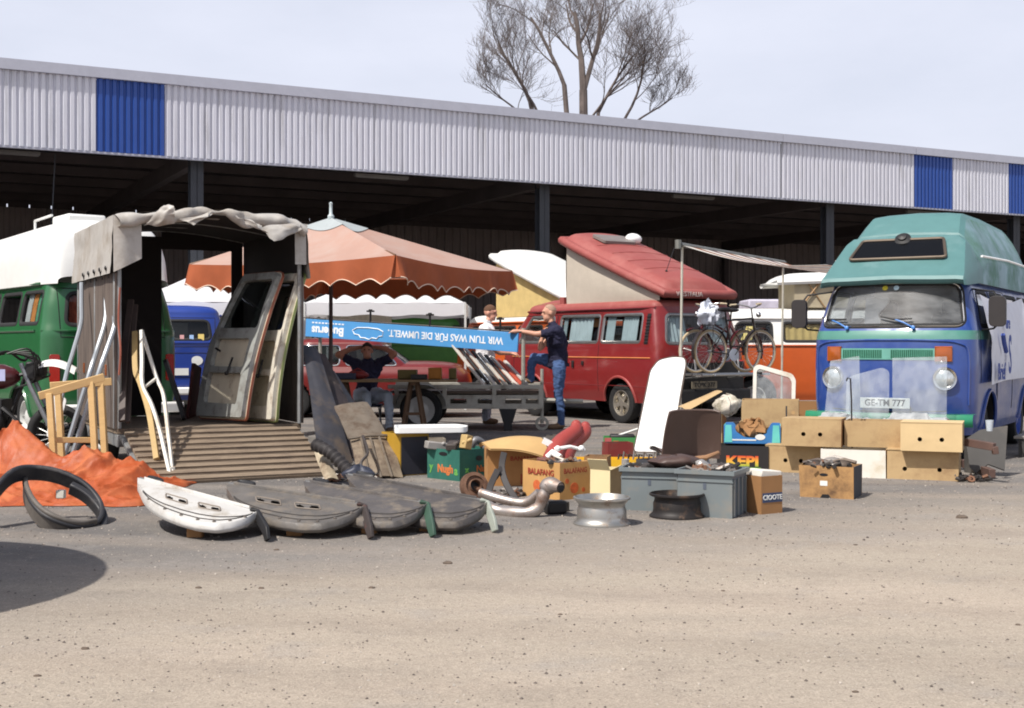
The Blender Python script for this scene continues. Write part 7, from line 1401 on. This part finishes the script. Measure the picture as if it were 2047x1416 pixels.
m = MB(); m.plate(roundpoly([(0, 0), (.10, .02), (.16, .42), (.02, .46)], .04), .02, Mx=Tm(.16, -.13, .30) @ Rm(90, 'X') @ Rm(-8, 'Z')); obj('fork_guard', m, whitep, mc, bevel=.006)
m = MB(); m.tube(spline([(-.25, -.36, 1.16), (-.2, -.2, 1.18), (-.13, -.08, 1.1), (-.13, .08, 1.1), (-.2, .2, 1.18), (-.25, .36, 1.16)], 4), .014, 8); m.tube([(-.25, -.36, 1.16), (-.23, -.26, 1.17)], .022, 8)
for k in range(9): m.tube(spline([(-.2, -.25+.06*k, 1.16), (0.02+.02*(k % 3), -.2+.05*k, 1.2-.03*k), (.02, -.1+.03*k, .9), (-.2, -.05, .8)], 5), .010, 5)
obj('handlebar', m, black, mc)
m = MB(); m.box((0, 0, .98), (.12, .22, .2), Tm(-.02, 0, 0)); m.lathe([(.08, 0), (.08, .05), (.001, .06)], 16, Tm(.05, 0, 1.0) @ Rm(90, 'Y')); obj('headlamp', m, black, mc, bevel=.03)
m = MB(); m.ball((-.45, 0, .92), (.30, .14, .14)); obj('fuel_tank', m, M('tank_red', (76, 26, 30), .35, coat=.4), mc); m = MB(); m.grid(lambda u, v: Vector((-.62+.36*u, -.145-.01*math.sin(3.1*u), .88+.12*v)), 8, 4); obj('tank_stripe', m, M('tank_lilac', (176, 180, 214), .4), mc)
m = MB(); m.box((-.5, 0, .52), (.4, .28, .34)); m.ball((-.4, -.15, .45), (.13, .06, .13)); m.tube([(-.3, -.12, .6), (-.1, -.16, .45), (-.4, -.18, .28), (-.9, -.2, .4)], .03, 8); obj('engine', m, black, mc, bevel=.04)
m = MB(); m.box((-.95, 0, .93), (.6, .24, .1)); obj('saddle', m, black, mc, bevel=.04); m = MB(); m.tube([(-.1, 0, .95), (-.3, 0, .4), (-.7, 0, .35), (-.85, 0, .8), (-.1, 0, .95)], .022, 6); m.tube([(-.7, .1, .38), (-1.2, .1, .32)], .022, 6); m.tube([(-.7, -.1, .38), (-1.2, -.1, .32)], .022, 6); obj('frame', m, black, mc)
m = MB(); m.tube([(-.5, -.1, .3), (-.42, -.35, 0.01)], .014, 6); obj('side_stand', m, steelg, mc)

# ---------------------------------------------------------------- odds and ends lying between the boxes
def tin(lb, px, py, z, r, h, c, tiltx=0): 
    p = gz(px, py, z); m = MB(); m.lathe([(.001, 0), (r, 0), (r, .004), (r*.97, .008), (r*.97, h-.008), (r, h-.004), (r, h), (r*.85, h-.004), (.001, h-.004)], 18); o = obj('tin_can', m, M('tin_%d' % c[0], c, .4, .3, var=.1)); o.location = p; o.rotation_euler = (R(tiltx), 0, 0); return tag(o, lb, 'can', 'cans among the goods')
tin('small pale tin standing right of the cream carton', 1250, 938, .12, .035, .09, (180, 176, 170)); tin('dark round tin on the gravel left of the silver rim', 1128, 1022, 0, .04, .07, (70, 66, 62)); tin('blue tin behind the brown chair', 1444, 960, 0, .04, .1, (60, 84, 130))
def bits(lb, px, py, z, n, spread, seed):
    """a small mixed heap of bolts, clips and short pipes: too small to pick apart"""
    rr_ = random.Random(seed); p = gz(px, py, z); m = MB()
    for k in range(n):
        q = Vector((rr_.uniform(-1, 1)*spread, rr_.uniform(-1, 1)*spread*.7, 0)); a = rr_.uniform(0, 6.28); L_ = rr_.uniform(.03, .10); r = rr_.uniform(.006, .018); zz_ = r+rr_.random()*.03*(1-q.length/(spread*1.3)); m.cm = rr_.randrange(3)
        d_ = Vector((math.cos(a), math.sin(a), rr_.uniform(-.1, .5)))*L_; m.tube([p+q+Vector((0, 0, zz_)), p+q+d_+Vector((0, 0, zz_))], r, 6)
        if rr_.random() < .4: m.lathe([(r*1.1, 0), (r*2.2, 0), (r*2.2, .012), (r*1.1, .012)], 8, Tm(p+q+Vector((0, 0, zz_))) @ Rm(rr_.uniform(0, 90), 'X'), closed=True)
    o = obj('small_parts', m, [M('bits_dark', (58, 54, 52), .6, .4), M('bits_grey', (136, 130, 124), .5, .5), M('bits_rust', (116, 82, 62), .8)]); o['kind'] = 'stuff'; o['label'] = lb; o['category'] = 'scrap'
    return o
bits('loose clips and bolts on the gravel behind the exhaust', 1010, 990, 0, 40, .16, 1); bits('small parts piled in the front grey crate', 1425, 946, .30, 70, .15, 2); bits('small parts piled in the farther grey crate', 1295, 942, .28, 60, .15, 3); bits('oily small parts between the ramp and the grey covers', 700, 960, 0, 60, .25, 4); bits('bits of trim lying behind the white tray', 960, 905, 0, 40, .3, 5); bits('scrap on the ground right of the boxes', 1945, 962, 0, 24, .16, 6); bits('small parts heaped in the stained carton', 1655, 935, .24, 60, .13, 7); bits('small parts in the tan lettered box', 1125, 930, .27, 40, .12, 8)
for k, (px, py, w_, h_, rz_, c, lb) in enumerate(((1215, 915, .30, .16, 12, (120, 40, 36), 'small dull red box behind the yellow crate'), (1092, 905, .24, .2, -20, (88, 84, 82), 'small grey box beside the red cushions'), (842, 905, .28, .16, 10, (150, 140, 126), 'pale low box behind the green fruit box'), (1300, 965, .2, .2, 30, (60, 62, 70), 'dark box between the cream carton and the grey crates'), (1168, 960, .22, .22, -12, (150, 112, 72), 'small brown box behind the cream carton'))):
    carton('small_box', lb, 'box', gz(px, py), w_, .22, h_, rz_, M('smallbox_%d' % k, c, .8, var=.1, dirt=(90, 78, 66), damt=.3))
